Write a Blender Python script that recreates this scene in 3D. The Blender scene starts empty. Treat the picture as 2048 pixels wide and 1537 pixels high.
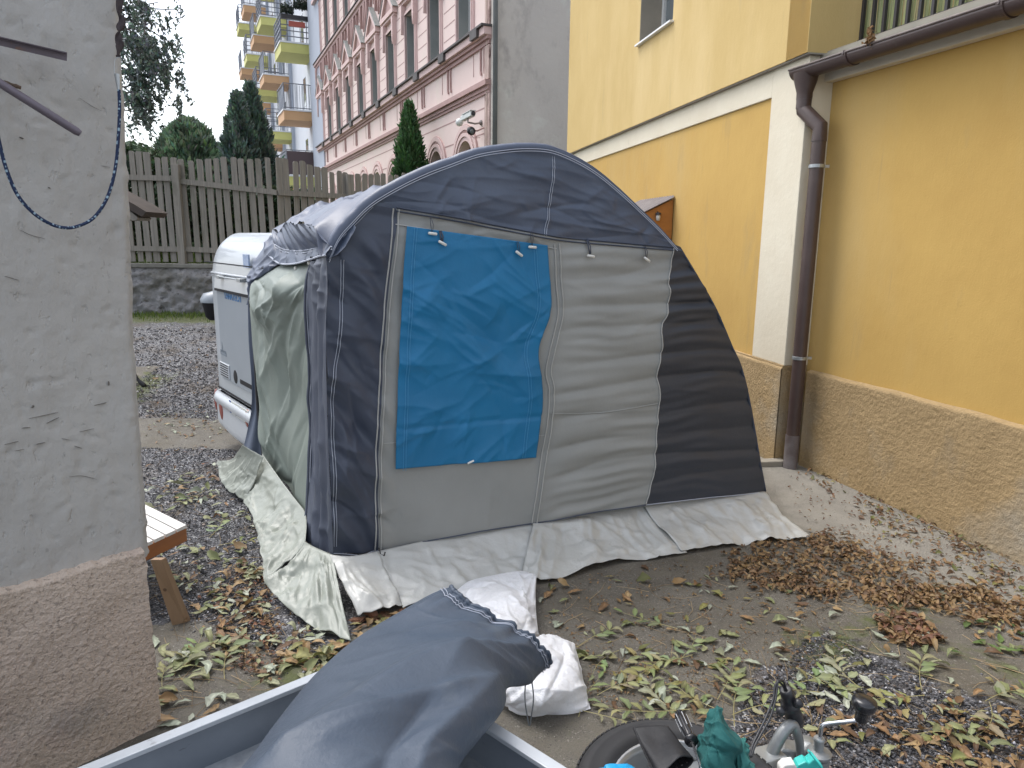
import bpy, math, random
import numpy as np
from mathutils import Vector, Matrix
random.seed(7); RNG = np.random.RandomState(11)
SC = bpy.context.scene
COL = SC.collection
# ---------------------------------------------------------------- camera, world, sun, exposure
FPX, PITCH, ROLL, CAMH = 1450.0, math.radians(11.3), math.radians(0.6), 1.9
_r0 = np.array([1., 0, 0]); CF = np.array([0, math.cos(PITCH), -math.sin(PITCH)]); _u0 = np.array([0, math.sin(PITCH), math.cos(PITCH)])
CR = math.cos(ROLL)*_r0 + math.sin(ROLL)*_u0; CU = -math.sin(ROLL)*_r0 + math.cos(ROLL)*_u0; CP = np.array([0, 0, CAMH])
cam_d = bpy.data.cameras.new("camera"); cam = bpy.data.objects.new("camera", cam_d); COL.objects.link(cam)
cam_d.sensor_width = 36; cam_d.lens = FPX/2048*36; cam_d.clip_start = 0.05; cam_d.clip_end = 900
cam.matrix_world = Matrix(((CR[0], CU[0], -CF[0], 0), (CR[1], CU[1], -CF[1], 0), (CR[2], CU[2], -CF[2], CAMH), (0, 0, 0, 1)))
SC.camera = cam
SUN_EL, SUN_AZ = math.radians(64), math.radians(-60)      # azimuth measured from +Y towards +X
w = bpy.data.worlds.new("World"); SC.world = w; w.use_nodes = True
nt = w.node_tree; nt.nodes.clear()
sky = nt.nodes.new('ShaderNodeTexSky'); sky.sky_type = 'NISHITA'; sky.sun_disc = False
sky.sun_elevation = SUN_EL; sky.sun_rotation = SUN_AZ; sky.air_density = 1.0; sky.dust_density = 3.0; sky.ozone_density = 1.0
hs = nt.nodes.new('ShaderNodeHueSaturation'); hs.inputs['Saturation'].default_value = 0.42; hs.inputs['Value'].default_value = 1.15
bg = nt.nodes.new('ShaderNodeBackground'); bg.inputs['Strength'].default_value = 0.15
wo = nt.nodes.new('ShaderNodeOutputWorld')
nt.links.new(sky.outputs[0], hs.inputs['Color']); nt.links.new(hs.outputs[0], bg.inputs['Color']); nt.links.new(bg.outputs[0], wo.inputs[0])
sl = bpy.data.lights.new("sun", 'SUN'); sl.energy = 0.6; sl.angle = math.radians(35); sl.color = (1, .985, .96)
so = bpy.data.objects.new("sun", sl); COL.objects.link(so)
sd = Vector((math.sin(SUN_AZ)*math.cos(SUN_EL), math.cos(SUN_AZ)*math.cos(SUN_EL), math.sin(SUN_EL)))
so.rotation_euler = sd.to_track_quat('Z', 'Y').to_euler(); so.location = (-4, 6, 12)
SC.view_settings.view_transform = 'Standard'; SC.view_settings.look = 'None'; SC.view_settings.gamma = 1
SC.view_settings.exposure = 1.08
SC.render.engine = 'CYCLES'

# ---------------------------------------------------------------- measuring helpers (survey of the photograph)
def ray(x, y): return CF + CR*(x-1024)/FPX - CU*(y-768.5)/FPX
def onz(x, y, z=0.):
    d = ray(x, y); return CP + d*((z-CP[2])/d[2])
def ony(x, y, Y):
    d = ray(x, y); return CP + d*(Y/d[1])
def onpl(x, y, p, n):
    d = ray(x, y); n = np.array(n); return CP + d*(((np.array(p)-CP)@n)/(d@n))
def proj(p):
    v = np.array(p)-CP; z = v@CF; return 1024+FPX*(v@CR)/z, 768.5-FPX*(v@CU)/z
def sst(a, b, x):
    t = np.clip((x-a)/(b-a), 0, 1); return t*t*(3-2*t)
def gz(x, y): return .5*sst(6.5, 12.5, np.asarray(y, float))
V3 = lambda *a: np.array(a, float)

# ---------------------------------------------------------------- noise
def _h(ix, iy, seed):
    n = (ix.astype(np.int64)*374761393 + iy.astype(np.int64)*668265263 + seed*2147483647) & 0xFFFFFFFF
    n = ((n ^ (n >> 13))*1274126177) & 0xFFFFFFFF
    return ((n ^ (n >> 16)) & 0xFFFF)/65535.0*2*math.pi
def pn(x, y, seed=0):
    x = np.asarray(x, float); y = np.asarray(y, float)
    ix = np.floor(x); iy = np.floor(y); fx = x-ix; fy = y-iy
    def g(dx, dy):
        a = _h(ix+dx, iy+dy, seed); return np.cos(a)*(fx-dx) + np.sin(a)*(fy-dy)
    sx = fx*fx*fx*(fx*(fx*6-15)+10); sy = fy*fy*fy*(fy*(fy*6-15)+10)
    return ((g(0, 0)*(1-sx)+g(1, 0)*sx)*(1-sy) + (g(0, 1)*(1-sx)+g(1, 1)*sx)*sy)*1.5
def fbm(x, y, o=4, seed=0):
    s = 0; a = 1
    for i in range(o): s = s + a*pn(x*2**i, y*2**i, seed+i*17); a *= .5
    return s
def tri(t): return np.abs((t % 2)-1)*2-1
def ridge(x, y, seed=0, p=1.0): return (1-np.abs(pn(x, y, seed))*2.2)
def crumple(x, y, f=4., n=5, seed=1, sharp=1.0):
    """straight packaging creases: triangle waves in random directions, each only in patches"""
    r = np.random.RandomState(seed); s = 0
    for i in range(n):
        a = r.uniform(0, math.pi); ff = f*r.uniform(.5, 1.6); ph = r.uniform(0, 9)
        wv = tri((x*math.cos(a)+y*math.sin(a))*ff + ph + .35*pn(x*1.3, y*1.3, seed+i))
        m = np.clip(pn(x*f*.3+i*5, y*f*.3-i*3, seed+40+i)*2+.35, 0, 1)
        s = s + wv*m/ff
    return s

def creases(x, y, n, seed, box, a0=0., sd=3., ln=(.2, .7), amp=(.004, .009), wd=(.012, .04), up=.75):
    """sharp cusped fold lines of thin cloth: each is a short straight ridge with soft shoulders"""
    r = np.random.RandomState(seed); h = 0*x
    for i in range(n):
        cx = r.uniform(box[0], box[1]); cy = r.uniform(box[2], box[3]); a = a0+r.randn()*sd; L_ = r.uniform(*ln)/2; w_ = r.uniform(*wd); s_ = r.uniform(*amp)*(1 if r.rand() < up else -1); bend = r.randn()*.12
        t = (x-cx)*math.cos(a)+(y-cy)*math.sin(a); d = -(x-cx)*math.sin(a)+(y-cy)*math.cos(a)-bend*t*t/max(L_, .05); w2 = w_*(.55+.9*np.clip((t+L_)/(2*L_), 0, 1))
        ad = np.abs(d)/(w2*np.where(d > 0, 1.7, .8)); h = h+s_*np.exp(-ad)*np.clip(1-(t/L_)**2, 0, 1)
    return h

# ---------------------------------------------------------------- object helpers
def tag(o, label=None, cat=None, group=None, kind=None):
    if label: o['label'] = label
    if cat: o['category'] = cat
    if group: o['group'] = group
    if kind: o['kind'] = kind
    return o
def thing(name, loc, label, cat, group=None):
    o = bpy.data.objects.new(name, None); COL.objects.link(o); o.location = [float(v) for v in loc]
    o.empty_display_size = .1
    return tag(o, label, cat, group)
def root_loc(o):
    l = Vector((0, 0, 0))
    while o is not None: l = l + Vector(o.location); o = o.parent
    return l
def link(o, parent=None):
    COL.objects.link(o)
    if parent is not None:
        o.parent = parent; o.matrix_parent_inverse = Matrix.Translation(-root_loc(parent)) if parent.type == 'EMPTY' else Matrix.Identity(4)
    return o
class MB:
    def __init__(s): s.v = []; s.f = []; s.mi = []; s.n = 0; s.cur = 0
    def add(s, V, F):
        V = np.asarray(V, float).reshape(-1, 3); s.v.append(V); b = s.n; s.n += len(V)
        for f in F: s.f.append([int(i)+b for i in f]); s.mi.append(s.cur)
    def box(s, c, ax, ay, az):
        """centre and three half-axis vectors"""
        c, ax, ay, az = map(lambda q: np.asarray(q, float), (c, ax, ay, az))
        V = [c+i*ax+j*ay+k*az for k in (-1, 1) for j in (-1, 1) for i in (-1, 1)]
        F = [(0, 2, 3, 1), (4, 5, 7, 6), (0, 1, 5, 4), (2, 6, 7, 3), (0, 4, 6, 2), (1, 3, 7, 5)]
        if np.dot(np.cross(ax, ay), az) < 0: F = [f[::-1] for f in F]
        s.add(V, F)
    def abox(s, x0, x1, y0, y1, z0, z1):
        s.box(((x0+x1)/2, (y0+y1)/2, (z0+z1)/2), ((x1-x0)/2, 0, 0), (0, (y1-y0)/2, 0), (0, 0, (z1-z0)/2))
    def prism(s, poly, vec):
        """closed planar polygon (3D points) extruded along vec"""
        P = np.asarray(poly, float); n = len(P); vec = np.asarray(vec, float)
        V = np.vstack([P, P+vec]); F = [list(range(n))[::-1], list(range(n, 2*n))]
        F += [(i, (i+1) % n, n+(i+1) % n, n+i) for i in range(n)]
        s.add(V, F)
    def tube(s, pts, r, seg=10, cap=True, sy=1.0):
        P = np.asarray(pts, float); n = len(P)
        R = np.broadcast_to(np.asarray(r, float), (n,)) if np.ndim(r) else np.full(n, float(r))
        T = np.gradient(P, axis=0) if n > 2 else np.array([P[1]-P[0]]*2)
        T = T/np.maximum(np.linalg.norm(T, axis=1), 1e-9)[:, None]
        up = V3(0, 0, 1) if abs(T[0][2]) < .9 else V3(1, 0, 0)
        a = np.cross(T[0], up); a /= np.linalg.norm(a); V = []
        for i in range(n):
            a = a - T[i]*(a@T[i]); a /= max(np.linalg.norm(a), 1e-9); b = np.cross(T[i], a)
            for k in range(seg):
                t = 2*math.pi*k/seg; V.append(P[i]+R[i]*(a*math.cos(t)+sy*b*math.sin(t)))
        F = [(i*seg+k, i*seg+(k+1) % seg, (i+1)*seg+(k+1) % seg, (i+1)*seg+k) for i in range(n-1) for k in range(seg)]
        if cap: F += [list(range(seg))[::-1], [(n-1)*seg+k for k in range(seg)]]
        s.add(V, F)
    def lathe(s, prof, o, axis=(0, 0, 1), seg=32, closed=False):
        """profile [(r, h)] about an axis through o"""
        ax = V3(*axis); ax /= np.linalg.norm(ax); up = V3(1, 0, 0) if abs(ax[0]) < .9 else V3(0, 1, 0)
        a = np.cross(ax, up); a /= np.linalg.norm(a); b = np.cross(ax, a); o = np.asarray(o, float); V = []
        for r, h in prof:
            for k in range(seg):
                t = 2*math.pi*k/seg; V.append(o+ax*h+r*(a*math.cos(t)+b*math.sin(t)))
        m = len(prof); F = []
        for i in range(m if closed else m-1):
            j = (i+1) % m
            F += [(i*seg+k, i*seg+(k+1) % seg, j*seg+(k+1) % seg, j*seg+k) for k in range(seg)]
        s.add(V, F)
    def grid(s, G, flip=False):
        G = np.asarray(G, float); a, b = G.shape[:2]
        F = []
        for i in range(a-1):
            for j in range(b-1):
                q = (i*b+j, i*b+j+1, (i+1)*b+j+1, (i+1)*b+j)
                F.append(q[::-1] if flip else q)
        s.add(G.reshape(-1, 3), F)
    def quads(s, V):
        """V: (n,4,3) loose quads"""
        V = np.asarray(V, float); n = len(V)
        s.add(V.reshape(-1, 3), [(4*i, 4*i+1, 4*i+2, 4*i+3) for i in range(n)])
    def build(s, name, mats, parent=None, smooth=False, bevel=0, solid=0, auto=None):
        me = bpy.data.meshes.new(name)
        V = np.vstack(s.v) if s.v else np.zeros((0, 3))
        me.from_pydata(V.tolist(), [], s.f)
        if not isinstance(mats, (list, tuple)): mats = [mats]
        for m in mats: me.materials.append(m)
        if len(mats) > 1: me.polygons.foreach_set('material_index', s.mi)
        if smooth: me.polygons.foreach_set('use_smooth', [True]*len(me.polygons))
        me.update()
        if auto is not None:
            me.polygons.foreach_set('use_smooth', [True]*len(me.polygons)); me.set_sharp_from_angle(angle=math.radians(auto))
        o = bpy.data.objects.new(name, me); link(o, parent)
        if bevel:
            b = o.modifiers.new('bevel', 'BEVEL'); b.width = bevel; b.segments = 2; b.limit_method = 'ANGLE'; b.angle_limit = math.radians(40)
        if solid:
            b = o.modifiers.new('solid', 'SOLIDIFY'); b.thickness = solid; b.offset = 0
        return o
class Frame:
    """a vertical plane: s along d, z up, o outwards"""
    def __init__(s, O, azdeg, out=1):
        a = math.radians(azdeg); s.O = V3(O[0], O[1], 0); s.d = V3(math.sin(a), math.cos(a), 0); s.n = V3(s.d[1], -s.d[0], 0)*out
    def P(s, a, z, o=0.): return s.O + s.d*a + s.n*o + V3(0, 0, z)
    def hit(s, x, y, o=0.):
        q = onpl(x, y, s.O+s.n*o, s.n); return (q-s.O)@s.d, q[2]
    def box(s, mb, a0, a1, z0, z1, o0, o1):
        mb.box(s.P((a0+a1)/2, (z0+z1)/2, (o0+o1)/2), s.d*abs(a1-a0)/2, s.n*abs(o1-o0)/2, (0, 0, abs(z1-z0)/2))
    def prism(s, mb, pts, o0, o1):
        mb.prism([s.P(a, z, o0) for a, z in pts], s.n*(o1-o0))
def cr(P, n):
    """Catmull-Rom resample along axis 0"""
    P = np.asarray(P, float); m = len(P)
    if m == 2: P = np.stack([P[0], P[0]*2/3+P[1]/3, P[0]/3+P[1]*2/3, P[1]]); m = 4
    E = np.concatenate([[2*P[0]-P[1]], P, [2*P[-1]-P[-2]]]); t = np.linspace(0, m-1, n); i = np.minimum(t.astype(int), m-2); u = (t-i).reshape((-1,)+(1,)*(P.ndim-1))
    a, b, c, d = E[i], E[i+1], E[i+2], E[i+3]
    return .5*((2*b)+(-a+c)*u+(2*a-5*b+4*c-d)*u*u+(-a+3*b-3*c+d)*u**3)
def surf(ctrl, nu, nv):
    """bicubic surface through a net of 3D points [rows][cols]"""
    A = cr(np.asarray(ctrl, float), nu); return np.swapaxes(cr(np.swapaxes(A, 0, 1), nv), 0, 1)
def gnormals(G):
    du = np.gradient(G, axis=0); dv = np.gradient(G, axis=1); n = np.cross(du, dv)
    n /= np.maximum(np.linalg.norm(n, axis=2), 1e-9)[..., None]
    v = G-CP; sg = np.sign((n*v).sum(2).mean()); return n*(-sg)

# ---------------------------------------------------------------- materials
MATS = {}
def lin(r, g, b):
    f = lambda c: (c/255/12.92 if c/255 <= .04045 else ((c/255+.055)/1.055)**2.4)
    return (f(r), f(g), f(b), 1)
def mat(name, c1, c2=None, scale=3., rough=.7, bump=None, metal=0., detail=6., stretch=(1, 1, 1), spec=.5, layers=(), rr=None, dist=0.0, contrast=(.3, .7), bumps=(), coat=0., trans=0.):
    """c1/c2 mixed by noise; layers=[(scale, colour, lo, hi, stretch)] extra stains; bumps=[(kind, scale, distance, stretch)]"""
    if name in MATS: return MATS[name]
    m = bpy.data.materials.new(name); m.use_nodes = True; N = m.node_tree.nodes; L = m.node_tree.links; N.clear()
    out = N.new('ShaderNodeOutputMaterial'); bs = N.new('ShaderNodeBsdfPrincipled'); L.new(bs.outputs[0], out.inputs[0])
    tc = N.new('ShaderNodeTexCoord')
    def coords(st):
        mp = N.new('ShaderNodeMapping'); mp.inputs['Scale'].default_value = st; L.new(tc.outputs['Object'], mp.inputs[0]); return mp.outputs[0]
    def noise(sc, st, det=detail, dst=dist):
        n = N.new('ShaderNodeTexNoise'); n.inputs['Scale'].default_value = sc; n.inputs['Detail'].default_value = det; n.inputs['Roughness'].default_value = .6
        n.inputs['Distortion'].default_value = dst; L.new(coords(st), n.inputs['Vector']); return n.outputs['Fac']
    def ramp(src, lo, hi):
        r = N.new('ShaderNodeMapRange'); r.inputs['From Min'].default_value = lo; r.inputs['From Max'].default_value = hi; r.clamp = True
        L.new(src, r.inputs['Value']); return r.outputs[0]
    def mix(fac, a, b):
        x = N.new('ShaderNodeMix'); x.data_type = 'RGBA'
        L.new(fac, x.inputs[0])
        for v, i in ((a, 6), (b, 7)):
            if isinstance(v, tuple): x.inputs[i].default_value = v
            else: L.new(v, x.inputs[i])
        return x.outputs[2]
    c1 = tuple(c1)+(1,) if len(c1) == 3 else c1
    col = c1
    if c2 is not None:
        c2 = tuple(c2)+(1,) if len(c2) == 3 else c2
        col = mix(ramp(noise(scale, stretch), *contrast), c1, c2)
    for ly in layers:
        sc, cc, lo, hi, st = ly[:5]; cc = tuple(cc)+(1,) if len(cc) == 3 else cc
        col = mix(ramp(noise(sc, st), lo, hi), col, cc)
    if isinstance(col, tuple): bs.inputs['Base Color'].default_value = col
    else: L.new(col, bs.inputs['Base Color'])
    bs.inputs['Roughness'].default_value = rough; bs.inputs['Metallic'].default_value = metal; bs.inputs['Specular IOR Level'].default_value = spec
    if coat: bs.inputs['Coat Weight'].default_value = coat
    if rr:
        r = N.new('ShaderNodeMapRange'); L.new(noise(rr[0], (1, 1, 1)), r.inputs[0]); r.inputs[1].default_value = .3; r.inputs[2].default_value = .7
        r.inputs[3].default_value = rr[1]; r.inputs[4].default_value = rr[2]; L.new(r.outputs[0], bs.inputs['Roughness'])
    nrm = None
    for kind, sc, dd, st in bumps:
        if kind == 'n': h = noise(sc, st, 8)
        elif kind == 'v':
            vn = N.new('ShaderNodeTexVoronoi'); vn.inputs['Scale'].default_value = sc; L.new(coords(st), vn.inputs['Vector']); h = vn.outputs['Distance']
        elif kind == 'p':     # sparse pits
            h = ramp(noise(sc, st, 3), .2, .38)
        b = N.new('ShaderNodeBump'); b.inputs['Distance'].default_value = dd; b.inputs['Strength'].default_value = 1
        L.new(h, b.inputs['Height'])
        if nrm is not None: L.new(nrm, b.inputs['Normal'])
        nrm = b.outputs[0]
    if nrm is not None: L.new(nrm, bs.inputs['Normal'])
    if trans:
        tr = N.new('ShaderNodeBsdfTranslucent'); ms = N.new('ShaderNodeMixShader'); ms.inputs[0].default_value = trans
        if isinstance(col, tuple): tr.inputs[0].default_value = col
        else: L.new(col, tr.inputs[0])
        L.new(bs.outputs[0], ms.inputs[1]); L.new(tr.outputs[0], ms.inputs[2]); L.new(ms.outputs[0], out.inputs[0])
    MATS[name] = m; return m
def attr_mat(name, rough=.7, trans=0., attr='Col', bumps=0):
    """colour read from a per-leaf / per-stone colour attribute"""
    m = bpy.data.materials.new(name); m.use_nodes = True; N = m.node_tree.nodes; L = m.node_tree.links
    bs = N['Principled BSDF']; a = N.new('ShaderNodeAttribute'); a.attribute_name = attr; L.new(a.outputs['Color'], bs.inputs['Base Color'])
    bs.inputs['Roughness'].default_value = rough
    if trans:
        tr = N.new('ShaderNodeBsdfTranslucent'); ms = N.new('ShaderNodeMixShader'); ms.inputs[0].default_value = trans
        L.new(a.outputs['Color'], tr.inputs[0]); L.new(bs.outputs[0], ms.inputs[1]); L.new(tr.outputs[0], ms.inputs[2]); L.new(ms.outputs[0], N['Material Output'].inputs[0])
    return m
def mass_mesh(name, V, F, cols, m, parent=None):
    """V (n,k,3) verts of n small pieces, F list of faces in a piece, cols (n,3)"""
    n, k = V.shape[:2]; me = bpy.data.meshes.new(name)
    F = [tuple(f) for f in F]; base = np.arange(n)*k
    loops = []; sizes = []
    FL = np.concatenate([np.array(f) for f in F]); sz = np.array([len(f) for f in F])
    allv = (base[:, None]+FL[None, :]).ravel(); alls = np.tile(sz, n)
    me.vertices.add(n*k); me.vertices.foreach_set('co', V.reshape(-1).astype(np.float32))
    me.loops.add(len(allv)); me.loops.foreach_set('vertex_index', allv.astype(np.int32))
    me.polygons.add(len(alls)); st = np.concatenate([[0], np.cumsum(alls)[:-1]])
    me.polygons.foreach_set('loop_start', st.astype(np.int32)); me.polygons.foreach_set('loop_total', alls.astype(np.int32))
    at = me.attributes.new('Col', 'FLOAT_COLOR', 'POINT')
    C4 = np.ones((n, k, 4), np.float32); C4[:, :, :3] = np.asarray(cols)[:, None, :]
    at.data.foreach_set('color', C4.reshape(-1))
    me.materials.append(m); me.update(calc_edges=True); me.validate()
    return link(bpy.data.objects.new(name, me), parent)
# ================================================================ GROUND
def inpoly(px, py, poly):
    poly = np.asarray(poly, float); r = np.zeros(np.shape(px), bool); n = len(poly)
    for i in range(n):
        x1, y1 = poly[i]; x2, y2 = poly[(i+1) % n]
        if y1 == y2: continue
        c = ((y1 > py) != (y2 > py)) & (px < (x2-x1)*(py-y1)/(y2-y1)+x1); r ^= c
    return r
def sdist(px, py, poly):
    poly = np.asarray(poly, float); d = np.full(np.shape(px), 1e9); n = len(poly)
    for i in range(n):
        a = poly[i]; b = poly[(i+1) % n]; e = b-a; L2 = max(e@e, 1e-12)
        t = np.clip(((px-a[0])*e[0]+(py-a[1])*e[1])/L2, 0, 1)
        d = np.minimum(d, np.hypot(px-a[0]-t*e[0], py-a[1]-t*e[1]))
    return np.where(inpoly(px, py, poly), d, -d)
def gpoly(pts): return [tuple(onz(x, y)[:2]) for x, y in pts]
CONC = [gpoly([(640, 1330), (700, 1255), (800, 1100), (1000, 850), (1500, 760), (1700, 900), (2048, 1100), (2500, 1350), (2350, 1500), (2048, 1412), (1930, 1395), (1790, 1330), (1660, 1262), (1600, 1285), (1500, 1375), (1440, 1450), (1500, 1700), (900, 1800)]),
        gpoly([(100, 1255), (400, 1238), (450, 1262), (560, 1310), (660, 1352), (640, 1480), (300, 1700), (-100, 1500)]),
        [(-7, 6.55), (-1.5, 6.3), (-1.5, 7.3), (-7, 7.45)], [(-8, 7.3), (-4.55, 7.4), (-4.62, 9.3), (-8, 9.3)]]
LITE = gpoly([(1500, 900), (1620, 925), (2048, 1130), (2400, 1330), (2048, 1285), (1900, 1195), (1760, 1130), (1640, 1085), (1560, 1050)])
MOSS = [gpoly([(1885, 1180), (1760, 1232), (1640, 1290), (1644, 1294), (1766, 1238), (1890, 1184)]), gpoly([(1880, 1286), (2050, 1352), (2050, 1357), (1876, 1290)]), [(-12, 12.0), (1, 12.0), (1, 13.8), (-12, 13.8)], [(-4.6, 7.4), (-4.2, 7.4), (-4.25, 9.0), (-4.6, 9.0)], gpoly([(1610, 1290), (1720, 1275), (1740, 1300), (1640, 1345)]), gpoly([(560, 1340), (660, 1290), (640, 1400), (520, 1420)])]
def ax(lo, a, b, hi, st):
    d = np.arange(a, b, st); k = np.arange(1, 15); left = a-st*2*(1.55**k-1)/.55*1.0; right = b+st*2*(1.55**k-1)/.55
    return np.concatenate([left[::-1], d, right])
xs = ax(-60, -6, 5, 60, .04); ys = ax(-20, 1.0, 14.0, 120, .045)
XX, YY = np.meshgrid(xs, ys, indexing='ij')
wx = XX+.05*fbm(XX*2, YY*2, 3, 3); wy = YY+.05*fbm(XX*2, YY*2, 3, 9)
A_conc = np.max([sdist(wx, wy, p) for p in CONC], axis=0); A_lite = sdist(wx, wy, LITE); A_moss = np.max([sdist(wx, wy, p) for p in MOSS], axis=0)
near = sst(20, 12, np.hypot(XX, YY-5))
ZZ = gz(XX, YY)+near*(.006*fbm(XX*1.5, YY*1.5, 3, 5)+.008*(sst(.0, -.08, A_conc))*pn(XX*9, YY*9, 2)-.012*sst(.02, -.05, A_conc))
mb = MB(); mb.grid(np.stack([XX, YY, ZZ], -1))
def ground_mat():
    m = bpy.data.materials.new('ground'); m.use_nodes = True; N = m.node_tree.nodes; L = m.node_tree.links; bs = N['Principled BSDF']; tc = N.new('ShaderNodeTexCoord')
    def noise(sc, det=6, st=(1, 1, 1)):
        mp = N.new('ShaderNodeMapping'); mp.inputs['Scale'].default_value = st; L.new(tc.outputs['Object'], mp.inputs[0])
        n = N.new('ShaderNodeTexNoise'); n.inputs['Scale'].default_value = sc; n.inputs['Detail'].default_value = det; n.inputs['Roughness'].default_value = .65; L.new(mp.outputs[0], n.inputs['Vector']); return n.outputs['Fac']
    def rng(s, a, b, c=0., d=1.):
        r = N.new('ShaderNodeMapRange'); L.new(s, r.inputs[0])
        for i, v in enumerate((a, b, c, d)): r.inputs[i+1].default_value = v
        return r.outputs[0]
    def mix(f, a, b):
        x = N.new('ShaderNodeMix'); x.data_type = 'RGBA'; L.new(f, x.inputs[0])
        for v, i in ((a, 6), (b, 7)):
            if isinstance(v, tuple): x.inputs[i].default_value = v
            else: L.new(v, x.inputs[i])
        return x.outputs[2]
    def ma(op, a, b):
        x = N.new('ShaderNodeMath'); x.operation = op
        for i, v in enumerate((a, b)):
            if isinstance(v, float): x.inputs[i].default_value = v
            else: L.new(v, x.inputs[i])
        return x.outputs[0]
    def at(n):
        a = N.new('ShaderNodeAttribute'); a.attribute_name = n; return a.outputs['Fac']
    nz = ma('MULTIPLY', ma('SUBTRACT', noise(9, 8), .5), .30)
    mc = rng(ma('ADD', at('conc'), nz), -.012, .012); ml = rng(ma('ADD', at('lite'), nz), -.1, .12); mm = rng(ma('ADD', at('moss'), ma('MULTIPLY', nz, 3.)), -.08, .1)
    vo = N.new('ShaderNodeTexVoronoi'); vo.inputs['Scale'].default_value = 95; L.new(tc.outputs['Object'], vo.inputs['Vector'])
    sp = N.new('ShaderNodeSeparateColor'); L.new(vo.outputs['Color'], sp.inputs[0])
    grav = mix(sp.outputs[0], (.03, .031, .036, 1), (.14, .14, .15, 1)); grav = mix(rng(sp.outputs[1], .86, .9), grav, (.4, .4, .4, 1))
    grav = mix(rng(noise(2.2), .5, .72), grav, (.085, .065, .045, 1))
    con = mix(rng(noise(3.5), .35, .68), (.095, .085, .068, 1), (.155, .143, .12, 1)); con = mix(rng(noise(28, 4), .56, .75), con, (.085, .078, .065, 1)); con = mix(rng(noise(85, 3), .60, .68), con, (.30, .285, .25, 1)); con = mix(rng(noise(120, 2), .60, .66), con, (.04, .036, .03, 1)); con = mix(rng(noise(8, 8), .50, .62), con, (.125, .112, .088, 1))
    con = mix(rng(noise(1.6, 5), .52, .72), con, (.10, .086, .062, 1)); con = mix(rng(noise(160, 2), .5, .8), con, (.07, .063, .052, 1)); con = mix(rng(noise(14, 6), .6, .78), con, (.12, .125, .07, 1))
    li = mix(rng(noise(4), .35, .7), (.255, .24, .205, 1), (.19, .178, .155, 1)); li = mix(rng(noise(60, 3), .6, .7), li, (.17, .155, .13, 1))
    col = mix(mc, grav, mix(ml, con, li)); col = mix(ma('MULTIPLY', mm, .85), col, mix(noise(30), (.035, .055, .012, 1), (.12, .13, .035, 1)))
    L.new(col, bs.inputs['Base Color']); L.new(rng(noise(3), .3, .7, .6, .9), bs.inputs['Roughness'])
    hg = ma('MULTIPLY', vo.outputs['Distance'], -1.0); hc = ma('MULTIPLY', noise(60, 9), 1.1)
    mh = N.new('ShaderNodeMix'); L.new(mc, mh.inputs[0]); L.new(hg, mh.inputs[2]); L.new(hc, mh.inputs[3])
    b = N.new('ShaderNodeBump'); b.inputs['Distance'].default_value = .008; L.new(mh.outputs[0], b.inputs['Height']); L.new(b.outputs[0], bs.inputs['Normal'])
    return m
gm = ground_mat(); go = mb.build('ground', gm, smooth=True); tag(go, kind='structure')
for nm, A in (('conc', A_conc), ('lite', A_lite), ('moss', A_moss)):
    a = go.data.attributes.new(nm, 'FLOAT', 'POINT'); a.data.foreach_set('value', A.reshape(-1).astype(np.float32))
def concval(x, y): return np.max([sdist(x, y, p) for p in CONC], axis=0)

# loose gravel stones
def scatter_px(poly, n, seed):
    r = np.random.RandomState(seed); P = np.array(poly, float); lo = P.min(0); hi = P.max(0); out = np.zeros((0, 2))
    while len(out) < n:
        q = r.uniform(lo, hi, (n*3, 2)); out = np.vstack([out, q[inpoly(q[:, 0], q[:, 1], P)]])
    return out[:n]
def px2g(q):
    d = CF[None]+CR[None]*((q[:, :1]-1024)/FPX)-CU[None]*((q[:, 1:]-768.5)/FPX); z = np.zeros(len(q))
    for _ in range(6):
        t = (z-CAMH)/d[:, 2]; p = CP[None]+d*t[:, None]; z = gz(p[:, 0], p[:, 1])
    p[:, 2] = z; return p
GR = [([(255, 655), (480, 655), (480, 760), (255, 760)], 1500), ([(265, 760), (470, 760), (500, 1000), (560, 1300), (700, 1300), (740, 1250), (600, 1380), (300, 1290)], 11000), ([(1480, 1330), (1660, 1250), (2080, 1380), (2080, 1560), (1480, 1560)], 5200), ([(1500, 1400), (2080, 1400), (2080, 1600), (1400, 1600)], 2600)]
pts = np.vstack([px2g(scatter_px(p, n, 50+i)) for i, (p, n) in enumerate(GR)])
cv = concval(pts[:, 0], pts[:, 1]); pts = pts[(cv < -.01) | (RNG.rand(len(pts)) < .03)]
n = len(pts); r = .0035+.006*RNG.rand(n)**2+.0022*np.maximum(pts[:, 1]-4, 0)*.5
base = V3(1, 0, 0, -1, 0, 0, 0, 1, 0, 0, -1, 0, 0, 0, 1, 0, 0, -1).reshape(6, 3)
F8 = [(0, 2, 4), (2, 1, 4), (1, 3, 4), (3, 0, 4), (2, 0, 5), (1, 2, 5), (3, 1, 5), (0, 3, 5)]
SV = base[None]*(r[:, None, None]*(0.6+.8*RNG.rand(n, 6, 1)))*V3(1.15, 1, .65); SV = SV+RNG.randn(n, 6, 3)*r[:, None, None]*.15
ang = RNG.rand(n)*6.28; c, s_ = np.cos(ang), np.sin(ang); X = SV[:, :, 0]*c[:, None]-SV[:, :, 1]*s_[:, None]; Y = SV[:, :, 0]*s_[:, None]+SV[:, :, 1]*c[:, None]
SV[:, :, 0] = X; SV[:, :, 1] = Y; SV += pts[:, None, :]; SV[:, :, 2] += (r*.25-.004)[:, None]
g = .035+.14*RNG.rand(n)**2; g[RNG.rand(n) < .05] = .4; cl = np.stack([g, g*.99, g*1.06], 1); bw = RNG.rand(n) < .2; cl[bw] *= V3(1.15, .95, .75)
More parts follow.
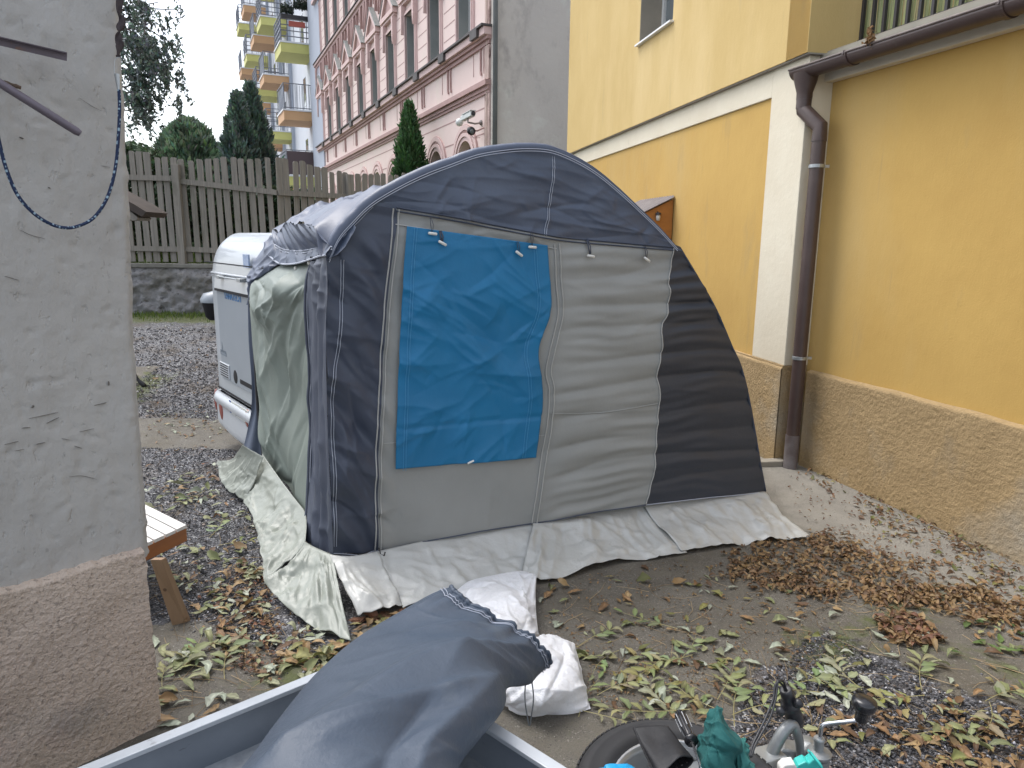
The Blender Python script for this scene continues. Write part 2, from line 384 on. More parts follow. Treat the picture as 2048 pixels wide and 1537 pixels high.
tag(mass_mesh('gravel', SV, F8, cl, attr_mat('gravel_stone', .8)), kind='stuff')

# ================================================================ YELLOW BUILDING (left section) and terrace wall (right section)
M_yel_up = mat('yellow_plaster_upper', (.60, .44, .185), (.54, .385, .15), 1.2, .9, bumps=[('n', 14, .004, (1, 1, .5)), ('n', 90, .0015, (1, 1, 1))], layers=[(.9, (.66, .50, .24), .5, .75, (1, 1, .3)), (5, (.46, .345, .17), .62, .85, (1, 1, .12)), (13, (.40, .31, .17), .66, .84, (1, 1, .05))])
M_yel_lo = mat('yellow_plaster_lower', (.56, .36, .105), (.49, .305, .085), 1.1, .9, bumps=[('n', 14, .004, (1, 1, .5)), ('n', 90, .0015, (1, 1, 1))], layers=[(.8, (.52, .36, .14), .5, .75, (1, 1, .3)), (3, (.39, .275, .115), .6, .85, (1, 1, .3)), (11, (.36, .26, .12), .64, .84, (1, 1, .06))])
M_cream = mat('cream_plaster', (.72, .66, .52), (.66, .59, .45), 2., .85, bumps=[('n', 20, .003, (1, 1, 1)), ('n', 120, .001, (1, 1, 1))], layers=[(6, (.5, .44, .33), .66, .8, (1, 1, .4))])
M_rough = mat('roughcast_ochre', (.43, .305, .155), (.35, .245, .12), 4., .95, bumps=[('n', 48, .012, (1, 1, 1)), ('n', 100, .006, (1, 1, 1))], layers=[(1.1, (.40, .34, .25), .52, .7, (1, 1, 1)), (40, (.24, .17, .09), .62, .75, (1, 1, 1)), (2.6, (.27, .215, .14), .58, .75, (1, 1, .5))])
M_brown = mat('brown_painted_metal', (.062, .040, .036), (.085, .058, .05), 3., .38, bumps=[('n', 6, .002, (1, 1, 1))], layers=[(12, (.13, .10, .09), .64, .8, (1, 1, .3))])
M_dark = mat('dark_metal', (.02, .018, .02), (.035, .03, .03), 5, .5)
M_galv = mat('galvanised_steel', (.48, .50, .50), (.36, .38, .39), 14, .42, metal=.75, bumps=[('n', 60, .0006, (1, 1, 1))])
M_wood_dark = mat('weathered_wood', (.26, .24, .21), (.16, .15, .13), 3, .9, stretch=(12, 12, .6), layers=[(2, (.07, .075, .045), .55, .75, (1, 1, .4)), (9, (.28, .26, .23), .6, .75, (4, 4, .3))], bumps=[('n', 18, .004, (5, 5, .3))])
M_winframe = mat('white_window_frame', (.6, .61, .6), None, rough=.4)
M_glass = mat('window_glass', (.09, .11, .12), (.15, .17, .18), .8, .08, spec=.8)
M_reveal = mat('grey_reveal', (.30, .27, .22), (.24, .22, .18), 4, .9)

FL = Frame(onz(1556, 927)[:2], -10.9, -1)      # s grows away from the camera, n points left
if FL.n[0] > 0: FL.n = -FL.n
FR = Frame(onz(1608, 930)[:2], 163.2)
if FR.n[0] > 0: FR.n = -FR.n
yb = thing('yellow_building', FL.P(0, 0), 'yellow plastered building with cream band and pilaster behind the tent', 'building')
s_far = FL.hit(1141, 350)[0]
zp0 = FL.hit(1563, 729)[1]
zb_top = FL.hit(1600, 119)[1]           # bottom edge of the upper storey
zc_lo = FL.hit(1548, 196)[1]            # bottom of the cream band
s_pil = FL.hit(1509, 700)[0]            # far edge of pilaster
print('FL', s_far, zp0, zb_top, zc_lo, s_pil)
def wallgrid(fr, s0, s1, z0, z1, o, st=.05, amp=.004, seed=3):
    ns = max(2, int((s1-s0)/st)); nz_ = max(2, int((z1-z0)/st)); S, Z = np.meshgrid(np.linspace(s0, s1, ns), np.linspace(z0, z1, nz_), indexing='ij')
    O_ = o+amp*fbm(S*1.4, Z*1.4, 3, seed)
    return fr.O+S[..., None]*fr.d+O_[..., None]*fr.n+Z[..., None]*V3(0, 0, 1)
mb = MB(); FL.box(mb, s_pil, s_far, zp0-.3, zc_lo+.02, -.35, 0); mb.build('lower_wall', M_yel_lo, yb)
mb = MB(); FL.box(mb, 0, s_far, -.5, zp0, -.33, .035); mb.build('plinth', M_rough, yb)
mb = MB(); FL.box(mb, 0, s_pil, zp0, zb_top+.02, -.34, .022); mb.build('pilaster', M_cream, yb, bevel=.006)
mb = MB(); FL.box(mb, s_pil, s_far+.003, zc_lo, zb_top+.02, -.34, .0205); mb.build('cream_band', M_cream, yb, bevel=.006)
# upper storey with a window opening
UO = .075; wl, wz0 = FL.hit(1278, 97, UO); wr, _ = FL.hit(1345, 55, UO); w0, w1 = min(wl, wr), max(wl, wr); wz0 = FL.hit(1278, 88, UO)[1]; wz1 = wz0+1.3
s_near = FL.hit(1614, 111, UO)[0]; ZT = 7.6
mb = MB()
FL.box(mb, s_near, w0, zb_top, ZT, -.4, UO); FL.box(mb, w1, s_far, zb_top, ZT, -.4, UO); FL.box(mb, w0, w1, zb_top, wz0, -.4, UO-.0005); FL.box(mb, w0, w1, wz1, ZT, -.4, UO-.0005)
mb.build('upper_wall', M_yel_up, yb)
mb = MB(); FL.box(mb, w0, w0+.012, wz0, wz1, -.38, UO-.004); FL.box(mb, w1-.012, w1, wz0, wz1, -.38, UO-.004); FL.box(mb, w0, w1, wz0-.001, wz0+.01, -.38, UO-.004); mb.build('window_reveal', M_reveal, yb)
mb = MB(); op = -.26
for a, b, c, d in ((w0+.012, w0+.07, wz0, wz1), (w1-.07, w1-.012, wz0, wz1), (w0+.07, w1-.07, wz0, wz0+.07), (w0+.07, w1-.07, wz0+.52, wz0+.58)): FL.box(mb, a, b, c, d, op, op+.06)
wf = mb.build('window', M_winframe, yb)
mb = MB(); FL.box(mb, w0+.07, w1-.07, wz0+.07, wz1, op+.015, op+.025); mb.build('pane', M_glass, wf)
mb = MB(); FL.box(mb, w0-.03, w1+.03, wz0-.035, wz0-.015, op+.06, UO+.05); mb.build('window_sill', mat('white_sill', (.75, .76, .76), None, rough=.35), yb)
# return wall to the right of the upper storey
c0 = FL.P(s_near, 0, UO); rd = V3(math.sin(math.radians(62)), math.cos(math.radians(62)), 0)
mb = MB(); mb.box(c0+rd*1.6+V3(0, 0, (zb_top+ZT)/2)+FL.d*.155, rd*1.6, FL.d*.15, (0, 0, (ZT-zb_top)/2)); mb.build('return_wall', M_yel_lo, yb)
mb = MB(); FL.box(mb, s_near-.0, s_far, zb_top-.012, zb_top, -.3, UO-.01); mb.build('drip_edge', M_reveal, yb)
# ---- terrace wall (right section)
tw = thing('terrace_wall', FR.P(0, 0), 'single storey yellow wall with roughcast base on the right under the brown gutter', 'wall')
zpr = FR.hit(1618, 738)[1]; zpr2 = FR.hit(2016, 837.5)[1]; zwt = FR.hit(1645, 172)[1]; zwt2 = FR.hit(2046, 44)[1]
print('FR', zpr, zpr2, zwt, zwt2)
SE = 5.2
mb = MB(); FR.prism(mb, [(-.35, zpr-.3), (SE, zpr-.3), (SE, zwt+.02), (-.35, zwt+.02)], -.3, 0); mb.build('wall_face', M_yel_lo, tw)
# roughcast base as a real bumpy sheet with a rim
def rough_sheet(fr, s0, s1, z0, z1, o, st, amp, f, seed, back=.04):
    ns = int((s1-s0)/st); nz_ = int((z1-z0)/st); S, Z = np.meshgrid(np.linspace(s0, s1, ns), np.linspace(z0, z1, nz_), indexing='ij')
    H = amp*(.55*pn(S*f, Z*f, seed)+.45*pn(S*f*2.1, Z*f*2.1, seed+5)); Z = Z+.012*pn(S*3, Z*0+1.5, 8)*(Z > z1-.02)
    O_ = o+H; O_[:, -1] = o-back; O_[:, -2] = o-.005; O_[0] = np.minimum(O_[0], o)
    return fr.O+S[..., None]*fr.d+O_[..., None]*fr.n+Z[..., None]*V3(0, 0, 1)
mb = MB(); FR.box(mb, -.02, SE, -.4, zpr-.02, -.28, .028); mb.grid(rough_sheet(FR, -.02, SE, -.1, zpr, .042, .013, .008, 38, 3)); mb.build('roughcast_base', M_rough, tw, smooth=True)
mb = MB(); mb.grid(rough_sheet(FL, 0, 3.0, -.1, zp0, .048, .016, .008, 38, 13)); mb.build('plinth_face', M_rough, yb, smooth=True)
# soffit + fascia under the gutter
SZ = zwt
mb = MB(); FR.prism(mb, [(-.30, SZ), (SE, SZ), (SE, SZ+.075), (-.30, SZ+.075)], 0.001, .075); mb.build('cream_moulding', M_cream, tw)
mb = MB(); FR.prism(mb, [(-.30, SZ+.075), (SE, SZ+.075), (SE, SZ+.2), (-.30, SZ+.2)], -.3, .13); mb.build('fascia', mat('grey_fascia', (.33, .31, .25), (.25, .235, .19), 3, .7), tw)
mb = MB(); FR.prism(mb, [(-.30, SZ+.2), (SE, SZ+.2), (SE, SZ+.22), (-.30, SZ+.22)], -2.5, .1); mb.build('terrace_floor', M_reveal, tw)
# ---- gutter
gt = thing('rain_gutter', FR.P(0, 0), 'brown half round rain gutter along the edge of the terrace above the yellow wall', 'gutter')
GO = .21; sgl, zgl = FR.hit(1578, 142, GO+.075); _, zgr = FR.hit(2000, 2, GO+.075)
print('gutter', sgl, zgl, zgr)
zg = lambda s: zgl-.004*(s-sgl)
mb = MB(); R_ = .075; A_ = np.linspace(math.pi, 2*math.pi, 13)
G = [[FR.P(s, zg(s)+R_*math.sin(a), GO+R_*math.cos(a)) for a in A_] for s in np.linspace(sgl, SE, 24)]
mb.grid(G); mb.build('trough', M_brown, gt, smooth=True, solid=.004)
mb = MB(); mb.tube([FR.P(s, zg(s)+.004, GO+R_) for s in np.linspace(sgl-.005, SE, 12)], .009, 8); mb.build('rolled_lip', mat('worn_brown_metal', (.2, .165, .15), (.10, .075, .068), 9, .4), gt, smooth=True)
mb = MB(); mb.add([FR.P(sgl, zg(sgl)+R_*math.sin(a), GO+R_*math.cos(a)) for a in A_], [list(range(13))]); mb.build('end_cap', M_brown, gt)
for s in (sgl+.62, sgl+1.85, sgl+3.1):
    mb = MB(); mb.grid([[FR.P(s+ds, zg(s)+(R_+.007)*math.sin(a), GO+(R_+.007)*math.cos(a)) for a in A_] for ds in (-.02, .02)]); mb.build('joint', M_brown, gt, solid=.006)
    mb = MB(); mb.tube([FR.P(s, zg(s)+.0, GO-.1), FR.P(s, zg(s)+.02, GO), FR.P(s, zg(s)+.012, GO+R_+.008), FR.P(s, zg(s)-.015, GO+R_+.012)], .006, 6); mb.build('bracket', M_brown, gt)
# dry leaves caught on the gutter
mb = MB(); q0 = FR.P(*FR.hit(1742, 72, GO+.08), GO+.085)
for i in range(16):
    p = q0+V3(random.gauss(0, .012), random.gauss(0, .012), random.uniform(-.05, .05)); a = RNG.randn(3); a /= np.linalg.norm(a); b = np.cross(a, RNG.randn(3)); b /= np.linalg.norm(b)
    mb.grid(np.array([[p+a*(u-.5)*.06+b*v*.014*math.sin(u*3.1)+np.cross(a, b)*.012*math.sin(u*5+v) for v in (-1, 0, 1)] for u in np.linspace(0, 1, 6)]))
for i in range(5): mb.tube([q0+V3(random.gauss(0, .01), 0, .04), q0+RNG.randn(3)*.02, q0+V3(random.gauss(0, .015), 0, -.09+random.uniform(0, .05))], .0018, 5)
tag(mb.build('dry_leaf_clump', mat('dry_leaf', (.33, .2, .09), (.22, .12, .05), 30, .8)), 'small clump of dry brown leaves caught on the lip of the brown gutter', 'dry leaves')
# ---- downspout
dsp = thing('downspout', onz(1577, 936), 'brown painted downspout with two galvanised clamps in the corner beside the cream pilaster', 'downspout')
PY = lambda x, y, Y: ony(x, y, Y)
bY = onz(1578, 934)[1]-.02; b0 = onz(1578, 934); axd = b0
mb = MB()
t0 = V3(b0[0], bY, 0)
def dz(x, y): return onpl(x, y, t0, V3(0, 1, 0))
e1 = dz(1641, 262); e1 = V3(b0[0], bY, e1[2]); e0 = dz(1609, 212); top = dz(1603, 165)
e0w = FR.P((FR.hit(1607, 215, GO)[0]), FR.hit(1607, 215, GO)[1], GO)
t1 = V3(e0w[0], e0w[1], e0w[2]); hop = V3(e0w[0], e0w[1], FR.hit(1607, 187, GO)[1]); hopt = V3(e0w[0], e0w[1], zg(sgl)-.04)
print('spout', b0, e1, t1, hop, hopt)
mb.tube([V3(b0[0], bY, .28), e1], .054, 20); mb.build('pipe', M_brown, dsp, auto=40)
mb = MB(); mb.tube([V3(b0[0], bY, .0), V3(b0[0], bY, .29)], .058, 20); mb.build('pipe_foot', mat('worn_grey_metal', (.22, .2, .2), (.10, .075, .07), 6, .5), dsp, auto=40)
mb = MB(); mb.tube([t1+V3(0, 0, .0), t1-V3(0, 0, .02), e1+V3(0, 0, .03), e1-V3(0, 0, .08)], .0585, 18); mb.tube([hop, t1-V3(0, 0, .01)], .059, 18); mb.build('offset_bend', M_brown, dsp, auto=30)
mb = MB(); mb.tube([hopt, hop*.35+hopt*.65, hop, hop-V3(0, 0, .05)], [.098, .09, .062, .061], 18); mb.build('hopper', M_brown, dsp, auto=40)
for yy in (333, 716):
    z = dz(1625 if yy < 500 else 1592, yy)[2]; c = V3(b0[0], bY, z)
    mb = MB(); mb.lathe([(.056, -.014), (.061, -.012), (.061, .012), (.056, .014)], c, seg=20); mb.box(c+V3(.075, -.01, 0), (.02, 0, 0), (0, .006, 0), (0, 0, .011)); mb.box(c+V3(-.01, .08, 0), (.006, 0, 0), (0, .04, 0), (0, 0, .008)); mb.build('clamp', M_galv, dsp)
mb = MB(); mb.box(V3(b0[0]-.16, bY+.06, .02), (.13, .02, 0), (-.01, .05, 0), (0, 0, .028)); tag(mb.build('concrete_block', M_reveal, bevel=.008), 'flat grey concrete slab at the foot of the brown downspout', 'slab')
# ---- terrace railing with bamboo screen
tr_ = thing('terrace_railing', FR.P(1.4, SZ+.22, -.12), 'dark bar railing with pale green reed screen on the terrace above the gutter', 'railing')
s1r = FR.hit(1716, 86, -.12)[0]; print('rail start', s1r)
mb = MB()
for k in range(22):
    s = s1r+.03+k*.112; FR.box(mb, s-.012, s+.012, SZ+.22, SZ+1.3, -.13, -.106)
mb.build('bars', M_dark, tr_)
mb = MB(); FR.box(mb, s1r, s1r+2.6, SZ+1.3, SZ+1.34, -.14, -.10); FR.box(mb, s1r, s1r+2.6, SZ+.28, SZ+.3, -.13, -.11); mb.build('rail', M_dark, tr_)
mb = MB(); s = s1r
while s < s1r+2.5:
    r_ = random.uniform(.004, .008); z1 = SZ+1.2+random.uniform(-.03, .06); x = s+random.uniform(-.004, .004)
    mb.tube([FR.P(x, SZ+.22, -.155+random.uniform(-.008, .008)), FR.P(x+random.uniform(-.015, .015), (SZ+.22+z1)/2, -.155), FR.P(x+random.uniform(-.02, .02), z1, -.155)], r_, 6); s += r_*2.1
mb.build('reed_screen', mat('green_reed', (.42, .45, .20), (.24, .28, .12), 40, .6, stretch=(1, 1, .05), layers=[(60, (.5, .42, .22), .55, .62, (1, 1, .04))]), tr_)
# ---- small porch canopy on the lower wall
pc = thing('porch_canopy', FL.P(*FL.hit(1350, 392)), 'small wooden porch canopy with ribbed roof sticking out from the yellow wall behind the tent', 'canopy')
ps, pz = FL.hit(1348, 393, .02); print('canopy', ps, pz)
M_or = mat('orange_stained_wood', (.42, .17, .035), (.30, .12, .03), 3, .55, stretch=(1, 1, 5))
mb = MB(); n_ = 14; so_ = .62; dr = .30; pw = 1.1
G = [[FL.P(ps+pw*i/(n_*4), pz-dr*t+(.012 if (i//2) % 2 else -.006), .01+so_*t) for t in (0, 1)] for i in range(n_*4+1)]
mb.grid(G); mb.build('ribbed_roof', mat('grey_ribbed_sheet', (.22, .20, .20), (.15, .13, .13), 5, .6), pc, solid=.008)
mb = MB(); FL.prism(mb, [(ps+.02, 0), (ps+.05, 0)], 0, 0) if False else None
mb.prism([FL.P(ps+.03, pz-.03, .012), FL.P(ps+.03, pz-.02-dr, so_), FL.P(ps+.03, pz-.10-dr, so_), FL.P(ps+.03, pz-.85, .012)], FL.d*.03)
mb.build('side_board', M_or, pc)
mb = MB(); FL.prism(mb, [(ps+.06, pz-.85), (ps+pw, pz-.85), (ps+pw, pz-.06), (ps+.06, pz-.06)], .012, .03); mb.build('back_board', M_or, pc)
lq = FL.hit(1334, 433, .2); mb = MB(); c = FL.P(ps+.0, lq[1], .2); mb.lathe([(.0, -.045), (.022, -.04), (.026, 0), (.02, .02), (.008, .03)], c, seg=12); lm_ = mb.build('lamp_glass', mat('frosted_lamp', (.55, .55, .52), None, rough=.3), pc, smooth=True)
mb = MB(); mb.lathe([(.0, .03), (.035, .025), (.03, .045), (0, .055)], c, seg=12); mb.tube([c+V3(0, 0, .05), c+FL.d*.04+V3(0, 0, .06)], .006, 6); mb.build('lamp_cap', M_dark, lm_)
# ================================================================ STONE WALL AND FENCE AT THE BACK
M_stone = mat('old_stone_wall', (.30, .295, .30), (.18, .178, .18), 3, .95, layers=[(7, (.07, .068, .068), .55, .7, (1, 1, 1.5)), (1.2, (.12, .115, .09), .5, .75, (1, 1, 2))], bumps=[('n', 12, .05, (1, 1, 1)), ('n', 50, .01, (1, 1, 1))])
YW = 13.3
FW = Frame((-8.6, YW-.15), 90-2.0)
if FW.n[1] > 0: FW.n = -FW.n
zcop = FW.hit(350, 528)[1]
print('coping', zcop)
sw = thing('stone_wall', (-4.5, YW, .5), 'low rough grey stone retaining wall under the picket fence', 'wall')
mb = MB(); S, Z = np.meshgrid(np.arange(-3, 12, .035), np.linspace(.2, zcop-.05, 32), indexing='ij')
O_ = .05+.085*np.clip(pn(S*5.5, Z*7.5, 4)+.25, 0, .6)+.03*pn(S*14, Z*16, 7)+.015*pn(S*30, Z*30, 9)
O_ *= sst(zcop-.05, zcop-.22, Z)*.85+.15
mb.grid(FW.O+S[..., None]*FW.d+O_[..., None]*FW.n+Z[..., None]*V3(0, 0, 1)); FW.box(mb, -3, 12, .0, zcop-.06, -.3, -.01); mb.build('stone_face', M_stone, sw, smooth=True)
mb = MB(); FW.box(mb, -3, 12, zcop-.07, zcop, -.3, .07); mb.build('coping', mat('coping_concrete', (.2, .195, .175), (.12, .115, .10), 4, .9, layers=[(3, (.08, .1, .05), .55, .7, (1, 1, 1))], bumps=[('n', 30, .01, (1, 1, 1))]), sw, bevel=.01)
fn = thing('picket_fence', (-4.5, YW, zcop), 'tall weathered grey wooden picket fence standing on the stone wall', 'fence')
FO = -.10
tops = [(262, 298), (300, 306), (345, 318), (380, 322), (420, 320), (560, 317), (600, 322), (640, 336), (690, 348), (740, 352), (800, 350), (850, 350)]
# the fence line bends away to the right of x=560
def fpt(px):
    """plan position of the fence at a picture column"""
    s = FW.hit(px, 480, FO)[0]
    if px <= 560: return FW.P(s, 0, FO)
    q0 = FW.P(FW.hit(560, 480, FO)[0], 0, FO); dr = V3(math.sin(math.radians(52)), math.cos(math.radians(52)), 0); nn = V3(dr[1], -dr[0], 0)
    p = onpl(px, 480, q0, nn); return V3(p[0], p[1], 0)
A0 = fpt(-150); A1 = fpt(560); A2 = fpt(845)
print('fence', A0, A1, A2)
def zpix(p, py):                      # height at which a picture row crosses the vertical through p
    px, _ = proj(V3(p[0], p[1], 2)); d = ray(px, py); t = p[1]/d[1]; return (CP+d*t)[2]
L1 = np.linalg.norm(A1-A0); L2 = np.linalg.norm(A2-A1); mb = MB(); rl = MB(); s = 0.
tx = [t[0] for t in tops]; ty = [t[1] for t in tops]; PK = .152
while s < L1+L2:
    p = A0+(A1-A0)*s/L1 if s < L1 else A1+(A2-A1)*(s-L1)/L2; dr = (A1-A0)/L1 if s < L1 else (A2-A1)/L2; nn = V3(dr[1], -dr[0], 0)
    px = proj(V3(p[0], p[1], 2))[0]; z1 = zpix(p, np.interp(px, tx, ty))+random.uniform(-.035, .03); z0 = zcop+.03
    if s < 1.55: z1 += .05
    w_ = .052+random.uniform(-.006, .008); ln = random.gauss(0, .012)+(-.02 if px < 560 else .0); tp = random.uniform(-.008, .008)
    a = p+dr*(-w_)+nn*.012; b = p+dr*w_+nn*.012; up = V3(0, 0, 1); sh = dr*ln; tl = random.uniform(-.03, .03)
    hor = [a+up*z0, b+up*z0, b+up*(z1-abs(tp)*2-.01+max(tl, 0))+sh, b-dr*w_*.45+up*(z1+.012)+sh, a+dr*w_*.45+up*(z1+.016)+sh, a+up*(z1-.012+max(-tl, 0))+sh]
    if random.random() > .03: mb.prism(hor, -nn*.022)
    s += PK*(1 if s < L1 else .93)+random.uniform(-.012, .012)
mb.build('pickets', M_wood_dark, fn)
mb = MB()
def rail(P, Q, z0, z1, h=.045):
    up = V3(0, 0, 1); dr = Q-P; dr = dr/np.linalg.norm(dr); nn = V3(dr[1], -dr[0], 0)
    mb.prism([P+up*(z0-h)+nn*.018, Q+up*(z1-h)+nn*.018, Q+up*(z1+h)+nn*.018, P+up*(z0+h)+nn*.018], nn*.05)
for a, b, ya, yb_ in ((-150, 215, 350, 354), (-150, 215, 492, 496), (215, 362, 354, 358), (362, 560, 362, 386), (560, 700, 386, 394), (700, 845, 388, 384), (215, 362, 496, 499), (362, 560, 498, 508), (560, 845, 508, 512)):
    P, Q = fpt(a), fpt(b); rail(P, Q, zpix(P, ya), zpix(Q, yb_))
mb.build('rails', M_wood_dark, fn)
for px, yt in ((40, 318), (366, 330), (700, 350)):
    P = fpt(px); dr = V3(1, 0, 0) if px < 560 else (A2-A1)/L2; nn = V3(dr[1], -dr[0], 0); mb = MB(); z1 = zpix(P, yt)
    mb.box(P+nn*.075+V3(0, 0, (z1+zcop)/2-.02), dr*.065, nn*.05, (0, 0, (z1-zcop)/2+.02)); mb.build('post', M_wood_dark, fn, bevel=.006)
# ground of the garden behind the wall
mb = MB(); mb.grid([[(x, y, zcop-.06+.02*math.sin(x*3+y)) for x in np.linspace(-12, 3.5, 24)] for y in np.linspace(YW+.12, 60, 20)])
tag(mb.build('garden_ground', mat('garden_grass', (.09, .13, .03), (.05, .08, .02), 3, .9)), kind='structure')
# grass fringe
gv = []; gc = []
for i in range(3800):
    if i < 2600: x, y = random.uniform(-7, -1.2), YW-.1-abs(random.gauss(0, .45))
    else:
        x, y = random.uniform(-8, -1), YW+.3+random.random()*1.5
    z = gz(x, y) if y < YW else zcop-.05; h = random.uniform(.03, .09) if y < YW else random.uniform(.1, .35); a = random.uniform(0, 3.14); wv = V3(math.cos(a), math.sin(a), 0)*.006*(1+h*5); l = V3(random.gauss(0, .3), random.gauss(0, .3), 0)*h
    p = V3(x, y, z); gv.append([p-wv, p+wv, p+wv*.6+l*.5+V3(0, 0, h*.6), p+l+V3(0, 0, h)]); k = random.random(); gc.append((.06+.10*k, .11+.10*k, .02+.02*k))
tag(mass_mesh('grass', np.array(gv), [(0, 1, 2, 3)], np.array(gc), attr_mat('grass_blade', .7, .3)), kind='stuff')

# ================================================================ TREES
M_leaf = attr_mat('foliage', .65, .25)
def leafcloud(name, C, size, cols, parent, aspect=.5, droop=0., up=None, seed=0, jit=.35):
    r = np.random.RandomState(seed); n = len(C); a = r.randn(n, 3)
    if up is not None: a = a*.35+up
    a[:, 2] -= droop; a /= np.linalg.norm(a, axis=1)[:, None]; b = np.cross(a, r.randn(n, 3)); b /= np.linalg.norm(b, axis=1)[:, None]
    sz = (size*(1-jit+2*jit*r.rand(n)))[:, None]
    V = np.stack([C-a*sz, C+b*sz*aspect, C+a*sz, C-b*sz*aspect], 1)
    return mass_mesh(name, V, [(0, 1, 2, 3)], cols, M_leaf, parent)
def green(n, c, v, seed):
    r = np.random.RandomState(seed); k = (1+v*(r.rand(n)-.5)*2)[:, None]; return np.clip(np.array(c)[None]*k*(1+.12*r.randn(n, 3)), .004, 1)
M_bark = mat('bark', (.10, .08, .06), (.05, .04, .03), 6, .9, stretch=(3, 3, .6), bumps=[('n', 20, .02, (2, 2, .4))])
def conifer(name, label, cat, x, y, zb, zt, rad, n, col, seed, power=.8, size=.07, group=None, tops=None):
    r = np.random.RandomState(seed); H = zt-zb; o = thing(name, (x, y, zb), label, cat, group)
    mb = MB(); mb.tube([(x, y, zb-.1), (x+.02, y, zb+H*.5), (x, y, zt-.15)], [.10, .06, .01], 8); mb.build('trunk', M_bark, o, smooth=True)
    h = r.rand(n)**1.25; th = r.rand(n)*6.283
    prof = rad*np.power(np.clip(1-h, 0, 1), power)*(1+.22*np.sin(h*34+seed)*np.sin(th*3+seed)+.15*np.sin(th*5+h*12))+.03
    lum = .45+.55*r.rand(n)**.4; q = prof*lum
    C = np.stack([x+q*np.cos(th), y+q*np.sin(th), zb+.03+h*H], 1)+r.randn(n, 3)*.03
    out = np.stack([np.cos(th)*.6, np.sin(th)*.6, np.full(n, .9)], 1)
    cl = green(n, col, .45, seed)*(.75+.5*(np.sin(th*4+h*20+seed) > 0))[:, None]
    leafcloud('crown', C, size, cl, o, .32, up=out, seed=seed)
    return o
def tcon(px, ytop, Y): return ony(px, ytop, Y)
p = tcon(818, 208, 18.8); conifer('thuja_tree', 'narrow dark green thuja behind the fence in front of the pink building', 'tree', p[0], p[1], zcop+.2, p[2], .68, 15000, (.045, .105, .035), 3, .8, .07)
for px, yt, rad, col, sd, lb in ((474, 190, .85, (.085, .125, .10), 5, 'dark pointed conifer with the lower top of the two behind the fence'), (500, 172, .95, (.078, .118, .095), 8, 'tallest dark pointed conifer behind the fence beside the balconies')):
    p = tcon(px, yt, 17.0 if px < 490 else 17.8); conifer('conifer_tree', lb, 'tree', p[0], p[1], zcop, p[2], rad, 15000, col, sd, .85, .085, 'dark conifers behind the fence')
p = tcon(375, 245, 19); conifer('rounded_thuja', 'broad rounded green conifer behind the fence left of the dark ones', 'tree', p[0], p[1], zcop, p[2], 1.65, 16000, (.12, .175, .11), 12, .55, .12)
# hedge along the fence
o = thing('garden_hedge', (-6.6, YW+1.6, zcop), 'dark green hedge right behind the left end of the picket fence', 'hedge')
n = 30000; q = np.stack([RNG.uniform(-12, -3.9, n), YW+.9+RNG.rand(n)*1.6, RNG.rand(n)], 1); top = zcop+np.interp(q[:, 0], [-8.5, -7.5, -7.0, -6.5, -1.0], [2.35, 2.3, 2.0, 1.5, 1.2])+.16*fbm(q[:, 0]*1.5, q[:, 1]*1.5, 3, 5); q[:, 2] = zcop+.35+(top-zcop-.35)*q[:, 2]**.6
leafcloud('foliage', q, .07, green(n, (.055, .09, .045), .6, 4), o, .5, seed=4)
mb = MB()
for i in range(14):
    x = -11.6+i*.55; mb.tube([(x, YW+1.7, zcop-.1), (x+random.uniform(-.1, .1), YW+1.7, zcop+.8), (x+random.uniform(-.3, .3), YW+1.6, zcop+1.5)], [.03, .02, .01], 6)
mb.build('stems', M_bark, o)
# big deciduous tree whose branches hang in from the left
o = thing('hanging_tree', (-13.2, 21, .5), 'tall tree with drooping leafy branches at the upper left behind the fence', 'tree')
mb = MB(); T0 = V3(-13.2, 21, .2); mb.tube([T0, T0+V3(.1, 0, 3), T0+V3(-.1, .1, 6), T0+V3(.2, 0, 9.5)], [.32, .26, .2, .1], 12)
def limb(a, b, r0): mb.tube([a, a*.6+b*.4+V3(0, 0, .35), a*.25+b*.75+V3(0, 0, .3), b], [r0, r0*.7, r0*.45, r0*.2], 7)
CL = []
def clump(px, py, Y, rx, rz, n): CL.append((ony(px, py-10, Y), rx, rz*.9, int(n*(.5 if py > 215 else 1))))
for px, py, rx, rz, n in ((262, 40, 34, 45, 900), (285, 90, 40, 45, 1500), (300, 140, 45, 45, 1900), (320, 110, 28, 40, 800), (280, 180, 30, 40, 1200), (305, 200, 25, 40, 900), (285, 225, 25, 35, 700), (312, 235, 12, 26, 260), (335, 150, 12, 20, 180), (348, 30, 10, 20, 60), (355, 105, 14, 14, 70), (316, 15, 12, 14, 60), (240, 100, 60, 120, 2500), (270, 10, 30, 30, 500), (328, 195, 14, 22, 200), (260, 150, 40, 90, 1500), (275, 235, 16, 25, 300)):
    clump(px, py, 20.3+random.uniform(-.5, .7), rx, rz, n)
PT = []
for c, rx, rz, n in CL:
    n = int(n*.72)
    k = 20.3/FPX; limb(T0+V3(random.uniform(-.1, .1), 0, random.uniform(4, 8.5)), c, .05)
    nt_ = max(3, n//45)                       # drooping twigs carrying leaves
    for t in range(nt_):
        s0 = c+V3(random.gauss(0, rx*k*.55), random.gauss(0, .35), random.gauss(0, rz*k*.5)); L_ = random.uniform(.2, .5); dx = random.gauss(.1, .16)
        u = np.random.RandomState(int(t+n*7)).rand(n//nt_); P_ = s0[None]+np.stack([dx*u*L_*1.2, .1*u, -L_*u*u-.1*u], 1)+RNG.randn(len(u), 3)*.035; PT.append(P_)
mb.build('trunk', M_bark, o, smooth=True)
q = np.vstack(PT); leafcloud('crown', q, .06, green(len(q), (.15, .19, .165), .5, 9), o, .42, droop=.8, seed=9)

